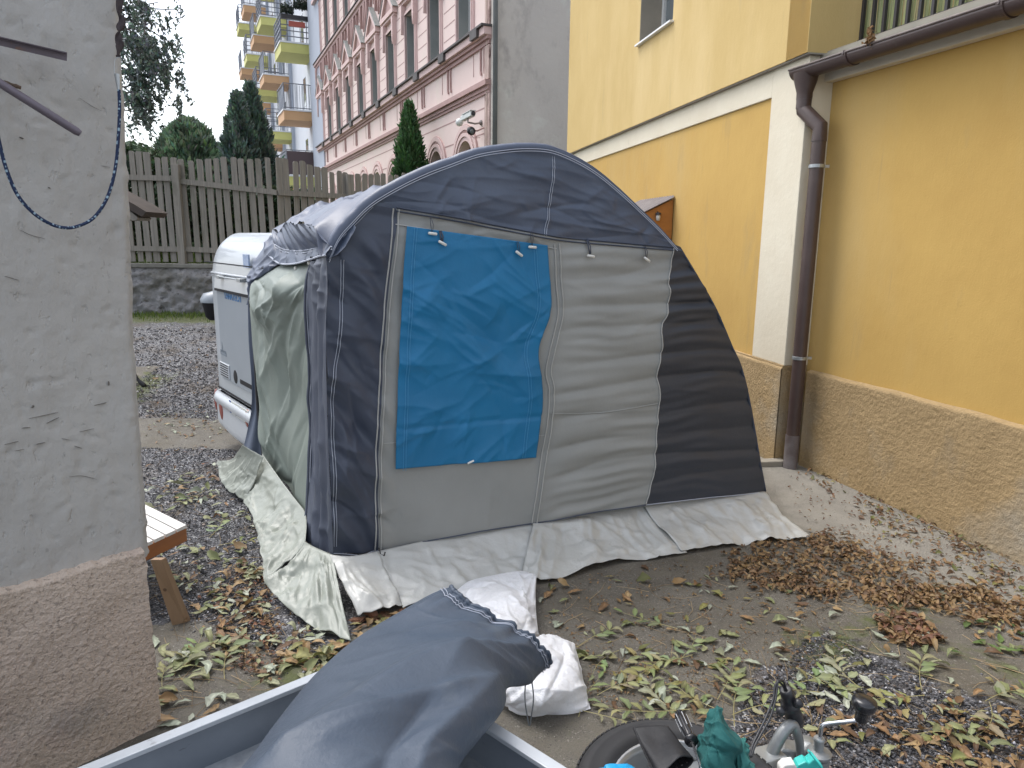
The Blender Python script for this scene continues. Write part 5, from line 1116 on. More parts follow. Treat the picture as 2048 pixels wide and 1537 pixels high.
zpA = FQ.hit(306, 1092, 0)[1]; zpB = FQ.hit(2, 1185, 0)[1]; sB = FQ.hit(2, 1185, 0)[0]; print('pillar', zpA, zpB, sB, ez, es)
Z = np.linspace(min(zpA, zpB)-.05, 3.2, 330); st_ = np.concatenate([np.linspace(0, .05, 7), np.linspace(.06, 1.5, 150), np.linspace(1.55, 3.2, 18)])
E_ = np.interp(Z, ez, es)+.004*pn(Z*9, Z*0, 3)+.003*pn(Z*31, Z*0, 5)-.012*np.clip(ridge(Z*5, Z*0+.5, 8)-.6, 0, 1)
S2, Z2 = np.meshgrid(st_, Z, indexing='ij'); S3 = S2+E_[None]*np.clip(1-S2/1.5, 0, 1)
O_ = -.035+.010*fbm(S3*2.2, Z2*1.6, 3, 4)+.0035*fbm(S3*14, Z2*9, 3, 6)-.006*np.clip(pn(S3*26, Z2*18, 9)-.42, 0, 1)*3-.03*(1-sst(0, .035, S2))**2
mb = MB(); G = FQ.O+S3[..., None]*FQ.d+O_[..., None]*FQ.n+Z2[..., None]*V3(0, 0, 1); mb.grid(G)
back = G[0][:, None, :]+np.linspace(0, 1, 8)[None, :, None]*(-FQ.n*.42+FQ.d*.0); mb.grid(np.swapaxes(back, 0, 1)); mb.grid([[FQ.P(s, z, -.46) for s in (0.05, 3.2)] for z in (.3, 3.2)])
mb.build('plaster_face', M_pl, pil, smooth=True)
# deep scratches and pocks
M_dpit = mat('old_scratch', (.13, .12, .105), (.19, .18, .16), 30, .95)
def scratch(pts, r):
    mb = MB(); P = []
    for x, y in pts:
        s, z = FQ.hit(x, y, -.03); P.append(FQ.P(s, z, -.033+.010*float(fbm(s*2.2, z*1.6, 3, 4))))
    mb.tube(cr(np.array(P), 14), r*(.4+.6*np.sin(np.linspace(.15, 3, 14))), 5, sy=.35); return mb.build('scratch', M_dpit, pil)
for pts_, r in (([(40, 460), (60, 470), (90, 478)], .0022), ([(60, 838), (90, 832), (118, 826)], .003), ([(45, 857), (62, 856)], .004), ([(95, 848), (120, 836)], .004), ([(10, 890), (38, 884)], .003), ([(75, 890), (92, 886)], .004), ([(160, 865), (190, 858)], .0022), ([(140, 955), (165, 953), (195, 960)], .002), ([(190, 812), (214, 806)], .005), ([(150, 893), (165, 898)], .003), ([(10, 553), (38, 561)], .0026), ([(160, 196), (185, 212), (205, 222)], .0012), ([(203, 332), (222, 335)], .0018), ([(125, 878), (140, 881)], .002), ([(30, 903), (50, 900)], .002), ([(218, 763), (219, 772)], .005), ([(66, 812), (68, 816)], .008), ([(38, 275), (46, 278)], .006), ([(96, 375), (101, 377)], .005)): scratch(pts_, r)
# rough base
Zp = lambda s: zpA+(zpB-zpA)*np.clip(s/sB, -.2, 2)
st2 = np.concatenate([np.linspace(0, 1.55, 260), np.linspace(1.6, 3.2, 14)]); T = np.linspace(0, 1, 150); S2, T2 = np.meshgrid(st2, T, indexing='ij'); top = Zp(S2)+.010*pn(S2*14, S2*0, 3)+.006*pn(S2*37, S2*0, 4)
Z2 = T2*top-.03*(1-T2); O_ = .006+.0025*pn(S2*60, Z2*60, 3)+.0025*pn(S2*90, Z2*90, 5)+.012*fbm(S2*3, Z2*3, 2, 8); O_[:, -1] = -.045; O_[:, -2] = -.01
edge = .006*pn(Z2*20, S2*0, 9)*np.exp(-S2*20)
mb = MB(); G = FQ.O+(S2+edge-.0)[..., None]*FQ.d+O_[..., None]*FQ.n+Z2[..., None]*V3(0, 0, 1); mb.grid(G); bk = G[0][None]-FQ.n[None, None]*np.linspace(0, .5, 10)[:, None, None]; mb.grid(bk)
mb.build('rough_base', M_pp, pil, smooth=True)

# ---- metal bars poking in from the left edge
M_bar = mat('violet_grey_steel', (.17, .145, .17), (.12, .10, .115), 8, .4, metal=.3, bumps=[('n', 50, .001, (1, 1, 1))], layers=[(20, (.22, .12, .08), .64, .74, (1, 1, 1))])
def wallpt(x, y, o): s, z = FQ.hit(x, y, o); return FQ.P(s, z, o)
def bar(name, a, b, w_, h_, lab, m, tip=None):
    v = b-a; L_ = np.linalg.norm(v); v /= L_; toc = CP-(a+b)/2; toc /= np.linalg.norm(toc); up = np.cross(v, toc); up /= np.linalg.norm(up); fw = np.cross(up, v)
    mb = MB(); t_ = .003; prof = [(-h_, -w_), (h_, -w_), (h_, -w_+t_), (-h_+t_, -w_+t_), (-h_+t_, w_), (-h_, w_)]
    A = [a+up*p+fw*q for p, q in prof]; mb.prism(A, v*L_); return tag(mb.build(name, m), lab, 'metal bar')
a, b = wallpt(-330, 5, .0), wallpt(134, 114, .16); bar('steel_angle', a, b, .012, .0125, 'upper violet grey steel angle poking in at the left edge above the blue cord', M_bar)
a, b = wallpt(-330, -40, .0), wallpt(161, 268, .20)
mb = MB(); v = (b-a)/np.linalg.norm(b-a); mb.tube([a, b-v*.012, b], [.0125, .0125, .009], 14); tag(mb.build('steel_tube', M_bar, auto=40), 'lower slanting violet grey steel tube poking in at the left edge', 'metal bar')
a, b = wallpt(-300, 70, .0), wallpt(42, 176, .05); mb = MB(); v = (b-a); P = np.array([a+v*t for t in np.linspace(0, 1, 60)]); mb.tube(P, .0062+.0009*np.sign(np.sin(np.arange(60)*1.9)), 8); tag(mb.build('rusty_rod', mat('rusty_rebar', (.14, .09, .06), (.08, .06, .045), 30, .9), smooth=True), 'short rusty ribbed rod ending just above the slanting steel tube', 'rod')
# ---- strap, hook and speckled elastic cord
st = thing('dark_strap', wallpt(236, 60, .06), 'dark brown knotted strap hanging down the plastered pillar edge with a wire hook', 'strap')
P = [wallpt(x, y, .05) for x, y in [(238, -60), (240, -20), (238, 22), (238, 28), (244, 40), (240, 60), (237, 66), (238, 78), (239, 92), (237, 108), (236, 114)]]
mb = MB(); n = 60; PP = cr(np.array(P), n); wd = np.interp(np.linspace(0, 1, n), [0, .2, .3, .38, .45, .56, .64, .75, .86, 1], [.012, .011, .0035, .010, .014, .004, .009, .0125, .012, .007])
tgt = wallpt(260, 60, .05)-wallpt(230, 60, .05); tgt /= np.linalg.norm(tgt)
G = []
for i in range(n):
    tw = math.sin(i*.33)*.9; d_ = tgt*math.cos(tw)+FQ.n*math.sin(tw); G.append([PP[i]+d_*wd[i]*k+FQ.n*.003*math.sin(k*3+i*.5) for k in (-1, -.5, 0, .5, 1)])
mb.grid(G); mb.build('strap_band', mat('dark_brown_webbing', (.045, .035, .038), (.07, .055, .055), 60, .85, bumps=[('n', 120, .002, (1, 1, 1))]), st, smooth=True, solid=.004)
mb = MB(); mb.tube(cr(np.array([wallpt(x, y, .055) for x, y in [(229, 152), (229, 135), (230, 121), (236, 115), (242, 119), (243, 128)]]), 24), .0013, 6); mb.build('wire_hook', M_galv, st, smooth=True)
cordo = thing('elastic_cord', wallpt(120, 430, .08), 'dark blue elastic cord with pale flecks hanging in a loop on the plastered pillar', 'cord')
c0, c1 = wallpt(236, 149, .055), wallpt(238, 182, .055); mb = MB(); v = c1-c0; mb.lathe([(.0, 0), (.0115, .0), (.0115, .002), (.0055, np.linalg.norm(v)*.93), (.0055, np.linalg.norm(v)), (0, np.linalg.norm(v))], c0, v, 16); mb.build('metal_ferrule', M_galv, cordo, auto=40)
CP_ = [(238, 180), (239, 215), (238, 250), (234, 310), (226, 360), (210, 405), (185, 438), (155, 453), (130, 456), (100, 448), (65, 425), (35, 390), (15, 345), (2, 300), (-10, 240), (-15, 180)]
P = cr(np.array([wallpt(x, y, .07) for x, y in CP_]), 420); mb = MB(); mb.tube(P, .0052, 12)
m = bpy.data.materials.new('speckled_cord'); m.use_nodes = True; N = m.node_tree.nodes; L = m.node_tree.links; bs = N['Principled BSDF']; at_ = N.new('ShaderNodeAttribute'); at_.attribute_name = 'Col'; L.new(at_.outputs['Color'], bs.inputs['Base Color']); bs.inputs['Roughness'].default_value = .7
co_ = mb.build('cord', m, cordo, smooth=True); a = co_.data.attributes.new('Col', 'FLOAT_COLOR', 'POINT'); arr = np.ones((len(co_.data.vertices), 4), np.float32); ii, kk = np.divmod(np.arange(len(arr)), 12)
arr[:, :3] = (.008, .022, .07); fl = ((ii % 6) < 3) & (((kk+(ii//6)*5) % 12) < 3) | ((ii % 6) < 2) & (((kk+(ii//6)*5) % 12) == 7); arr[fl, :3] = (.30, .42, .50); a.data.foreach_set('color', arr.reshape(-1))

# ================================================================ BENCH, BEAM, STAND behind the pillar
bf = onz(360, 1247); bcorn = ony(373, 1050, bf[1]+.38); print('bench', bf, bcorn)
zt = bcorn[2]; e1 = onz(295, 1086, zt); e2 = onz(373, 1050, zt); s1_ = onz(292, 1010, zt); dF = (e1-e2); dF /= np.linalg.norm(dF); dS = (s1_-e2); dS /= np.linalg.norm(dS)
bench = thing('slatted_bench', (e2[0]-.3, e2[1], 0), 'small slatted table with white slats and orange wooden frame behind the pillar', 'table')
M_ws = mat('white_painted_slat', (.72, .70, .66), (.65, .62, .58), 6, .35); M_ow = mat('orange_brown_wood', (.36, .13, .035), (.28, .10, .03), 4, .45, stretch=(1, 1, 6)); M_bw = mat('tan_wood_board', (.30, .20, .12), (.24, .155, .09), 3, .7, stretch=(6, 6, .7))
wF = np.linalg.norm(e1-e2)*1.25
for k in range(9):
    a = e2+dF*(k*.074+.002); b = e2+dF*(k*.074+.066)
    mb = MB(); mb.prism([a, b, b+dS*.9, a+dS*.9], V3(0, 0, -.018)); mb.build('slat', M_ws, bench)
mb = MB(); mb.prism([e2+dS*.004-V3(0, 0, .019), e2+dF*.66+dS*.004-V3(0, 0, .019), e2+dF*.66+dS*.03-V3(0, 0, .019), e2+dS*.03-V3(0, 0, .019)], V3(0, 0, -.075)); mb.build('front_rail', M_ow, bench, bevel=.003)
mb = MB(); mb.prism([e2-V3(0, 0, .019)+dS*.03, e2-V3(0, 0, .019)+dS*.88, e2+dF*.025-V3(0, 0, .019)+dS*.88, e2+dF*.025-V3(0, 0, .019)+dS*.03], V3(0, 0, -.05)); mb.build('side_rail', M_ow, bench)
bd = onz(345, 1250), onz(373, 1243); 
lt = ony(300, 1120, bf[1]-.02), ony(323, 1120, bf[1]-.02)
wn = thing('leaning_board', bf, 'tan wooden board leaning against the back of the rough pillar base', 'board')
mb = MB(); mb.prism([bd[0]-V3(0, 0, .01), bd[1]-V3(0, 0, .01), lt[1], lt[0]], V3(.01, .028, 0)); mb.build('plank', M_bw, wn, bevel=.002)
mb = MB(); k_ = ony(330, 1180, bf[1]-.03); mb.lathe([(0, .001), (.009, .001), (.008, -.001)], k_, (0, -1, 0), 12); mb.build('knot', mat('wood_knot', (.12, .07, .04), None), wn)
for e in (0, 1):
    q = e2+dF*(.05+.5*e)+dS*.8; mb = MB(); mb.box(V3(q[0], q[1], (zt-.02)/2), (.02, 0, 0), (0, .02, 0), (0, 0, (zt-.06)/2)); mb.build('leg', M_ow, bench)
q = e2+dF*.6+dS*.05; mb = MB(); mb.box(V3(q[0], q[1], (zt-.02)/2), (.02, 0, 0), (0, .02, 0), (0, 0, (zt-.06)/2)); mb.build('leg', M_ow, bench)
q = e2+dF*.28+dS*.3; mb = MB(); mb.box(V3(q[0], q[1], (zt-.02)/2), (.02, 0, 0), (0, .02, 0), (0, 0, (zt-.06)/2)); mb.build('leg', M_ow, bench)
# wooden roof board end behind the pillar
Y0 = 8.0; rb = thing('shelter_roof', ony(262, 430, Y0), 'dark weathered wooden roof corner showing behind the pillar in front of the fence', 'roof')
mb = MB(); A = [ony(x, y, Y0) for x, y in [(200, 372), (268, 409), (292, 424), (284, 434), (266, 424), (200, 388)]]; mb.prism(A, V3(0, .5, 0)); mb.build('roof_board', mat('dark_old_wood', (.07, .055, .045), (.045, .036, .03), 4, .9), rb)
mb = MB(); A = [ony(x, y, Y0+.06) for x, y in [(200, 400), (262, 424), (276, 436), (272, 441), (200, 441)]]; mb.prism(A, V3(0, .3, 0)); mb.build('fascia_board', M_wood_dark, rb)
p = ony(225, 440, Y0+.2); mb = MB(); mb.box(V3(p[0], p[1], p[2]/2), (.05, 0, 0), (0, .05, 0), (0, 0, p[2]/2)); mb.build('post', M_wood_dark, rb)
p = onz(291, 774, .12); ft = thing('stand_foot', p, 'black splayed foot of a stand on the concrete strip behind the pillar', 'stand')
mb = MB(); P = [V3(p[0], p[1], p[2]), p+V3(-.09, 0, .10), p+V3(-.16, .0, .30), p+V3(-.20, .02, .8)]; mb.tube(cr(np.array(P), 12), [.028]*3+[.02]*9, 8); mb.build('leg', M_blk, ft, smooth=True)
mb = MB(); mb.tube([P[3], P[3]+V3(-.25, 0, 0)], .02, 8); mb.tube([P[3]+V3(-.25, 0, 0), V3(p[0]-.5, p[1], p[2])], .02, 8); mb.build('frame', M_blk, ft, smooth=True)

# ================================================================ TRAILER
ZR = .75; tc_ = onz(774, 1287, ZR); tl = onz(150, 1537, ZR)-tc_; tr2 = onz(1180, 1537, ZR)-tc_; tl /= np.linalg.norm(tl); tr2 /= np.linalg.norm(tr2)
inl = -np.cross(tl, V3(0, 0, 1)); inl /= np.linalg.norm(inl)
if inl@tr2 < 0: inl = -inl
inr = np.cross(tr2, V3(0, 0, 1)); inr /= np.linalg.norm(inr)
if inr@tl < 0: inr = -inr
M_tr = mat('trailer_galvanised_sheet', (.24, .27, .31), (.20, .225, .26), 6, .42, metal=.35, bumps=[('n', 5, .004, (1, 1, 1))], layers=[(25, (.12, .13, .15), .66, .76, (1, 1, 3))]); M_lip = mat('trailer_rim_aluminium', (.52, .55, .58), (.43, .46, .49), 8, .5, metal=.25, layers=[(30, (.33, .34, .36), .64, .74, (1, 1, 1))])
M_flr = mat('trailer_floor_board', (.33, .35, .37), (.22, .235, .25), 40, .5, layers=[(7, (.40, .41, .42), .55, .75, (1, 1, 1))])
zf_ = onpl(460, 1513, tc_+inl*.014, inl)[2]; zf_ = min(zf_, ZR-.12); print('trailer', tc_, tl, tr2, zf_)
trl = thing('utility_trailer', tc_+tl*.8+tr2*.5-V3(0, 0, ZR), 'grey galvanised box trailer in the foreground with a dark bag in it', 'trailer')
LL, LR = 2.2, 1.25
def board(name, O, d, inn, L_, lip=True):
    pf = [(0, 0), (.032, 0), (.032, -.012), (.018, -.020), (.018, -.034), (.014, -.036), (.014, zf_-ZR), (-.0, zf_-ZR-.03)]
    mb = MB(); A = [O+inn*p+V3(0, 0, q) for p, q in pf[3:]+[(0, -.034)]]; mb.prism(A, d*L_); mb.build(name, M_tr, trl)
    mb = MB(); A = [O+inn*p+V3(0, 0, q) for p, q in [(0, 0), (.032, 0), (.032, -.012), (.018, -.021), (0, -.0335)]]; mb.prism(A, d*L_); mb.build('rim_profile', M_lip, trl, bevel=.002)
board('left_side', tc_+tr2*.0+tl*.001, tl, inl, LL); board('front_side', tc_+tl*.034+tr2*.02, tr2, inr, LR-.02)
board('right_side', tc_+tr2*LR, tl, -inl, LL); board('rear_side', tc_+tl*LL+tr2*.02, tr2, -inr, LR-.02)
mb = MB(); c = [tc_+inl*.01+inr*.01, tc_+tr2*LR, tc_+tr2*LR+tl*LL, tc_+tl*LL]; mb.prism([p+V3(0, 0, zf_-ZR-.02) for p in c], V3(0, 0, .02)); mb.build('floor', M_flr, trl)
mb = MB(); mb.box(tc_+inl*.0-V3(0, 0, .09)+tr2*.012+tl*.012, tr2*.014, tl*.014, (0, 0, .085)); mb.build('corner_post', M_galv, trl)
for off in (.25, LR-.25):
    mb = MB(); mb.box(tc_+tr2*off+tl*LL*.5+V3(0, 0, zf_-ZR-.06), tr2*.02, tl*LL*.5, (0, 0, .035)); mb.build('chassis_beam', M_galv, trl)
for off in (-.14, LR+.14):
    mb = MB(); mb.lathe([(.12, -.07), (.24, -.075), (.27, -.04), (.27, .04), (.24, .075), (.12, .07), (.02, .05)], tc_+tr2*off+tl*1.3+V3(0, 0, .27-ZR), tr2, 28); mb.build('wheel', MATS['tyre_rubber'], trl, smooth=True)
mb = MB(); mb.tube([tc_+tr2*-.14+tl*1.3+V3(0, 0, .27-ZR), tc_+tr2*(LR+.14)+tl*1.3+V3(0, 0, .27-ZR)], .03, 10); mb.build('axle', M_galv, trl)
# drawbar to the coupling head
cpz = .50; cpl = onz(1585, 1512, cpz); dbs = tc_+tr2*LR*.5+V3(0, 0, zf_-ZR-.06); mb = MB(); dv = cpl-dbs; dv /= np.linalg.norm(dv); sdv = np.cross(dv, V3(0, 0, 1)); sdv /= np.linalg.norm(sdv); upd = np.cross(sdv, dv)
mb.box((dbs+cpl)/2-dv*.05, dv*np.linalg.norm(cpl-dbs)*.5, sdv*.03, upd*.03); mb.build('drawbar', M_galv, trl, bevel=.004)
# coupling head with handle
M_cast = mat('cast_grey_metal', (.30, .31, .31), (.20, .21, .21), 9, .42, metal=.55, bumps=[('n', 40, .002, (1, 1, 1))], layers=[(12, (.42, .43, .43), .6, .75, (1, 1, 1))])
Yc = cpl[1]; K = lambda x, y, dY=0.: ony(x, y, Yc+dY)
mb = MB(); hp = cr(np.array([K(1546, 1528, -.04), K(1545, 1505, -.03), K(1558, 1478, -.02), K(1572, 1457, -.01), K(1585, 1450, .0), K(1592, 1462, .0), K(1598, 1480, .01), K(1600, 1500, .02), K(1600, 1520, .02)]), 40)
mb.tube(hp, np.interp(np.linspace(0, 1, 40), [0, .3, .6, 1], [.017, .0165, .014, .010]), 12); mb.build('coupling_handle', M_cast, trl, smooth=True)
mb = MB(); mb.prism([K(1552, 1540, .02), K(1556, 1515, .02), K(1565, 1498, .03), K(1592, 1505, .03), K(1604, 1520, .03), K(1612, 1545, .03)], V3(.02, .05, .0)); mb.build('coupling_body', M_cast, trl, bevel=.006)
mb = MB(); c = K(1612, 1508, .07); mb.lathe([(.0, .045), (.03, .04), (.042, .02), (.045, -.03), (.045, -.06)], c, (0.1, -.2, 1), 22); mb.build('ball_socket', M_cast, trl, smooth=True)
mb = MB(); mb.prism([K(1600, 1475, .03), K(1607, 1500, .03), K(1602, 1512, .03), K(1592, 1507, .03), K(1590, 1490, .03)], V3(.004, .012, 0)); mb.build('latch_plate', M_cast, trl, bevel=.002)
# jockey wheel crank
Yj = Yc+.02; J = lambda x, y, dY=0.: ony(x, y, Yj+dY); p = J(1640, 1512)
mb = MB(); mb.tube([J(1637, 1506)-V3(0, 0, .35), J(1637, 1513)], .030, 18); mb.lathe([(.030, 0), (.034, .004), (.034, .012), (.024, .018), (.0, .02)], J(1637, 1512), seg=18); mb.build('jockey_tube', M_cast, trl, auto=40)
mb = MB(); mb.tube([J(1637, 1514), J(1638, 1480)], .0135, 14); mb.lathe([(.0135, -.004), (.0155, 0), (.0155, .004), (.0135, .008), (0, .008)], J(1638, 1481), seg=14); mb.build('crank_socket', M_galv, trl, auto=40)
mb = MB(); mb.tube(cr(np.array([J(1638, 1484), J(1641, 1468), J(1643, 1455), J(1649, 1449, -.0), J(1662, 1447, -.005), J(1690, 1444, -.02), J(1715, 1441, -.03)]), 30), .0062, 10); cr_ = mb.build('crank_arm', mat('chromed_steel', (.55, .56, .58), (.45, .46, .48), 10, .22, metal=.9), trl, smooth=True)
kb = J(1721, 1442, -.032); kt = J(1731, 1396, -.032); kd = kt-kb; kl = np.linalg.norm(kd)
mb = MB(); mb.lathe([(0, 0), (.0155, .0), (.0165, .004), (.0165, kl*.42), (.026, kl*.50), (.031, kl*.60), (.033, kl*.78), (.031, kl*.90), (.022, kl*.98), (.0, kl)], kb, kd, 28); mb.build('crank_knob', mat('black_glossy_plastic', (.012, .012, .014), (.02, .02, .022), 6, .22, spec=.6), cr_, smooth=True)
# plug on its holder with looping cable
pg = thing('electric_plug', K(1578, 1420), 'black rubber trailer plug with its cable looping up beside the coupling handle', 'plug')
a, b = K(1592, 1448, .03), K(1571, 1378, .01); v = b-a; L_ = np.linalg.norm(v)
mb = MB(); mb.lathe([(0, 0), (.021, .0), (.024, L_*.12), (.0235, L_*.32), (.021, L_*.45), (.026, L_*.50), (.026, L_*.58), (.019, L_*.62), (.0175, L_*.78), (.0175, L_*.97), (.012, L_), (.0, L_*.96)], a, v, 22); mb.build('plug_body', M_blk, pg, smooth=True)
mb = MB(); mb.lathe([(0, 0), (.012, .002), (.014, .012), (.010, .022), (0, .024)], K(1588, 1407, .0), V3(.8, -.4, .3), 14); mb.build('cap_lug', M_blk, pg, smooth=True)
mb = MB(); mb.lathe([(0, 0), (.012, .002), (.014, .012), (.008, .020), (0, .022)], K(1566, 1421, .0), V3(-.8, -.4, .0), 14); mb.build('cap_lug', M_blk, pg, smooth=True)
for k, dx in enumerate((0, 6)):
    mb = MB(); mb.tube(cr(np.array([K(1571+dx*.3, 1384, .01), K(1567+dx*.6, 1374, .01), K(1560+dx, 1366-dx*.5, .0), K(1553+dx*.5, 1366-dx*.4, -.01), K(1549+dx*.8, 1378, -.02), K(1546+dx*.8, 1400, -.04), K(1532+dx*1.4, 1435, -.07), K(1515+dx*1.1, 1470, -.10), K(1505+dx*.8, 1492, -.12), K(1500+dx*.4, 1515, -.14)]), 60), .0031, 8); mb.build('cable', M_blk, pg, smooth=True)
mb = MB(); mb.tube(cr(np.array([K(1602, 1424, .03), K(1606, 1440, .03), K(1600, 1450, .03), K(1594, 1454, .03)]), 16), .0016, 6); mb.build('pale_wire', M_tog, pg)
# ---- spare wheel lying on the drawbar
zT = .58; eT = onz(1338, 1441, zT); RT = .285; TC = eT-V3(.015, RT, 0); TC[2] = zT-.075; print('tyre', TC)
tx_ = V3(.07, -.10, 1); tx_ /= np.linalg.norm(tx_)
sp = thing('spare_wheel', TC, 'spare wheel with black tyre and silver rim lying on the trailer drawbar', 'wheel')
mb = MB(); pf = [(.192, -.065), (.21, -.072), (.255, -.078), (.278, -.060), (.285, -.03), (.285, .03), (.278, .060), (.262, .073), (.25, .078), (.248, .0765), (.222, .082), (.207, .076), (.198, .066), (.194, .058)]
mb.lathe(pf, TC, tx_, 96); ty_ = mb.build('tyre', MATS['tyre_rubber'], sp, smooth=True)
mb = MB(); ax_a = np.cross(tx_, V3(1, 0, 0)); ax_a /= np.linalg.norm(ax_a); ax_b = np.cross(tx_, ax_a)
for k in range(96):
    t = 2*math.pi*k/96; rd_ = ax_a*math.cos(t)+ax_b*math.sin(t); tg = np.cross(tx_, rd_); mb.box(TC+rd_*.2815+tx_*.050, rd_*.0018, tg*.0065, tx_*.010); mb.box(TC+rd_*.285+tx_*.0, rd_*.0020, tg*.0065, tx_*.026)
mb.build('tread_blocks', MATS['tyre_rubber'], ty_)
mb = MB(); mb.lathe([(.198, .060), (.194, .073), (.187, .071), (.180, .052), (.172, .01), (.160, -.01), (.125, -.006), (.095, .012), (.07, .014), (.066, .004), (.04, .004), (.036, -.02), (.0, -.02)], TC, tx_, 72); mb.build('rim', mat('silver_wheel_paint', (.52, .53, .54), (.46, .47, .48), 7, .28, metal=.6), sp, smooth=True)
mb = MB()
for k in range(4):
    t = 1+2*math.pi*k/4; mb.lathe([(.0, .018), (.009, .016), (.009, .004)], TC+(ax_a*math.cos(t)+ax_b*math.sin(t))*.052, tx_, 8)
mb.build('bolt_heads', M_dark, sp)
W = lambda x, y, h: onpl(x, y, TC+tx_*h, tx_)
# black pouch on the wheel
def pad(name, poly_bottom, h0, h1, m, label, cat, bev=.006):
    A = [W(x, y, h0) for x, y in poly_bottom]; mb = MB(); mb.prism(A, tx_*(h1-h0)); o = mb.build(name, m, bevel=bev); return tag(o, label, cat)
M_vinyl = mat('black_vinyl', (.014, .014, .016), (.02, .02, .022), 8, .62, bumps=[('n', 14, .004, (1, 1, 1))])
po = thing('black_pouch', W(1310, 1495, .09), 'open black vinyl pouch lying on the spare wheel left of the screwdriver', 'pouch')
G = []
c0_, c1_, c2_, c3_ = W(1267, 1456, .125), W(1336, 1453, .135), W(1388, 1520, .14), W(1316, 1560, .13)
for s in np.linspace(0, 1, 26):
    A = c0_*(1-s)+c3_*s; B = c1_*(1-s)+c2_*s; hh = .004+.026*sst(.25, 1, s); rowt = [A*(1-t)+B*t+tx_*(hh*math.sin(math.pi*t)**.45+.005*math.sin(t*9+s*3)*s) for t in np.linspace(0, 1, 22)]; rowb = [B*(1-t)+A*t-tx_*(hh*.8*math.sin(math.pi*t)**.45) for t in np.linspace(0, 1, 22)]
    G.append(rowt+rowb[1:])
mb = MB(); mb.grid(G); mb.add(G[0][:-1], [list(range(len(G[0])-1))]); mb.build('pouch_body', M_vinyl, po, smooth=True, solid=.0015)
mb = MB(); mb.tube(cr(np.array([c0_, c0_*.5+c3_*.5-tx_*.002, c3_]), 16), .003, 6); mb.build('pouch_edge', M_vinyl, po)
mb = MB()
for k in range(7):
    q = c3_*(1-k/7)+c2_*(k/7); mb.tube([q-tx_*.008+(c0_-c3_)*.05, q-tx_*.008+(c0_-c3_)*.35], .0022, 5)
mb.build('tool_bits', M_dark, po)
# screwdriver
sc_ = thing('screwdriver', W(1370, 1460, .14), 'screwdriver with ribbed black handle lying on the spare wheel beside the green rag', 'screwdriver')
h0, h1 = W(1357, 1424, .15), W(1384, 1484, .16); v = h1-h0; L_ = np.linalg.norm(v); mb = MB(); seg = 24; prf = [(.0, 0), (.009, .002), (.0145, .012), (.016, .03), (.0155, L_*.55), (.0135, L_*.78), (.0105, L_*.86), (.0105, L_*.90)]
v /= L_; a_ = np.cross(v, tx_); a_ /= np.linalg.norm(a_); b_ = np.cross(v, a_); G = []
for r_, h in prf: G.append([h0+v*h+(a_*math.cos(t)+b_*math.sin(t))*r_*(1-.16*(math.cos(6*t) > .35)) for t in np.linspace(0, 2*math.pi, 49)])
mb.grid(G); mb.build('handle', MATS['black_glossy_plastic'], sc_, auto=30)
mb = MB()
for k in range(6):
    t = 2*math.pi*(k+.5)/6; d_ = a_*math.cos(t)+b_*math.sin(t); mb.tube([h0+v*.02+d_*.0155, h0+v*L_*.6+d_*.0153], .0012, 5)
mb.build('handle_stripe', mat('pale_stripe', (.45, .46, .47), None, rough=.4), sc_)
mb = MB(); mb.lathe([(0, 0), (.017, .001), (.018, .005), (.016, .012), (0, .013)], h0+v*L_*.90, v, 24); mb.build('collar', MATS['black_glossy_plastic'], sc_, smooth=True)
mb = MB(); mb.tube([h0+v*L_*.92, W(1404, 1540, .17), W(1420, 1590, .175)], .0035, 10); mb.build('shaft', MATS['chromed_steel'], sc_, smooth=True)
# crumpled green rag
def blob_sheet(ctrl, nu, nv, seed, amp):
    G = surf(ctrl, nu, nv); N_ = gnormals(G); S_, T_ = np.meshgrid(np.linspace(0, 1, nu), np.linspace(0, 1, nv), indexing='ij')
    h = .5*pn(S_*3, T_*3, seed+2)+creases(S_, T_, 40, seed, (0, 1, 0, 1), .5, .8, (.2, .8), (.5, 1.3), (.02, .07))
    return G+N_*(h*amp)[..., None]
def wn_(rows): return np.array([[W(*p) for p in r] for r in rows])
G = blob_sheet(wn_([[(1425, 1432, .22), (1431, 1424, .245), (1437, 1422, .25), (1444, 1430, .24), (1450, 1440, .22)],
                    [(1412, 1458, .17), (1424, 1450, .23), (1438, 1448, .25), (1452, 1452, .235), (1463, 1464, .18)],
                    [(1398, 1484, .13), (1415, 1478, .21), (1438, 1475, .24), (1462, 1476, .22), (1480, 1486, .14)],
                    [(1393, 1515, .11), (1412, 1512, .19), (1440, 1508, .22), (1468, 1508, .20), (1490, 1515, .12)],
                    [(1400, 1550, .09), (1418, 1555, .15), (1442, 1560, .17), (1470, 1560, .15), (1495, 1560, .10)]]), 110, 110, 3, .0085)
rag = thing('green_rag', W(1440, 1500, .1), 'crumpled dark green cloth rag heaped on the spare wheel', 'rag')
M_rag = mat('dark_teal_cloth', (.012, .105, .10), (.008, .08, .078), 5, .85, bumps=[('n', 60, .002, (1, 1, 1))]); put('cloth_heap', G, M_rag, None, rag)
G = blob_sheet(wn_([[(1472, 1478, .19), (1480, 1480, .19), (1487, 1486, .17)], [(1474, 1500, .19), (1486, 1502, .19), (1497, 1508, .16)], [(1476, 1530, .17), (1490, 1530, .175), (1503, 1535, .14)], [(1478, 1570, .13), (1493, 1570, .135), (1505, 1575, .10)]]), 60, 40, 9, .006)
put('cloth_corner', G, mat('light_teal_cloth', (.03, .15, .135), (.02, .12, .11), 5, .85), None, rag)
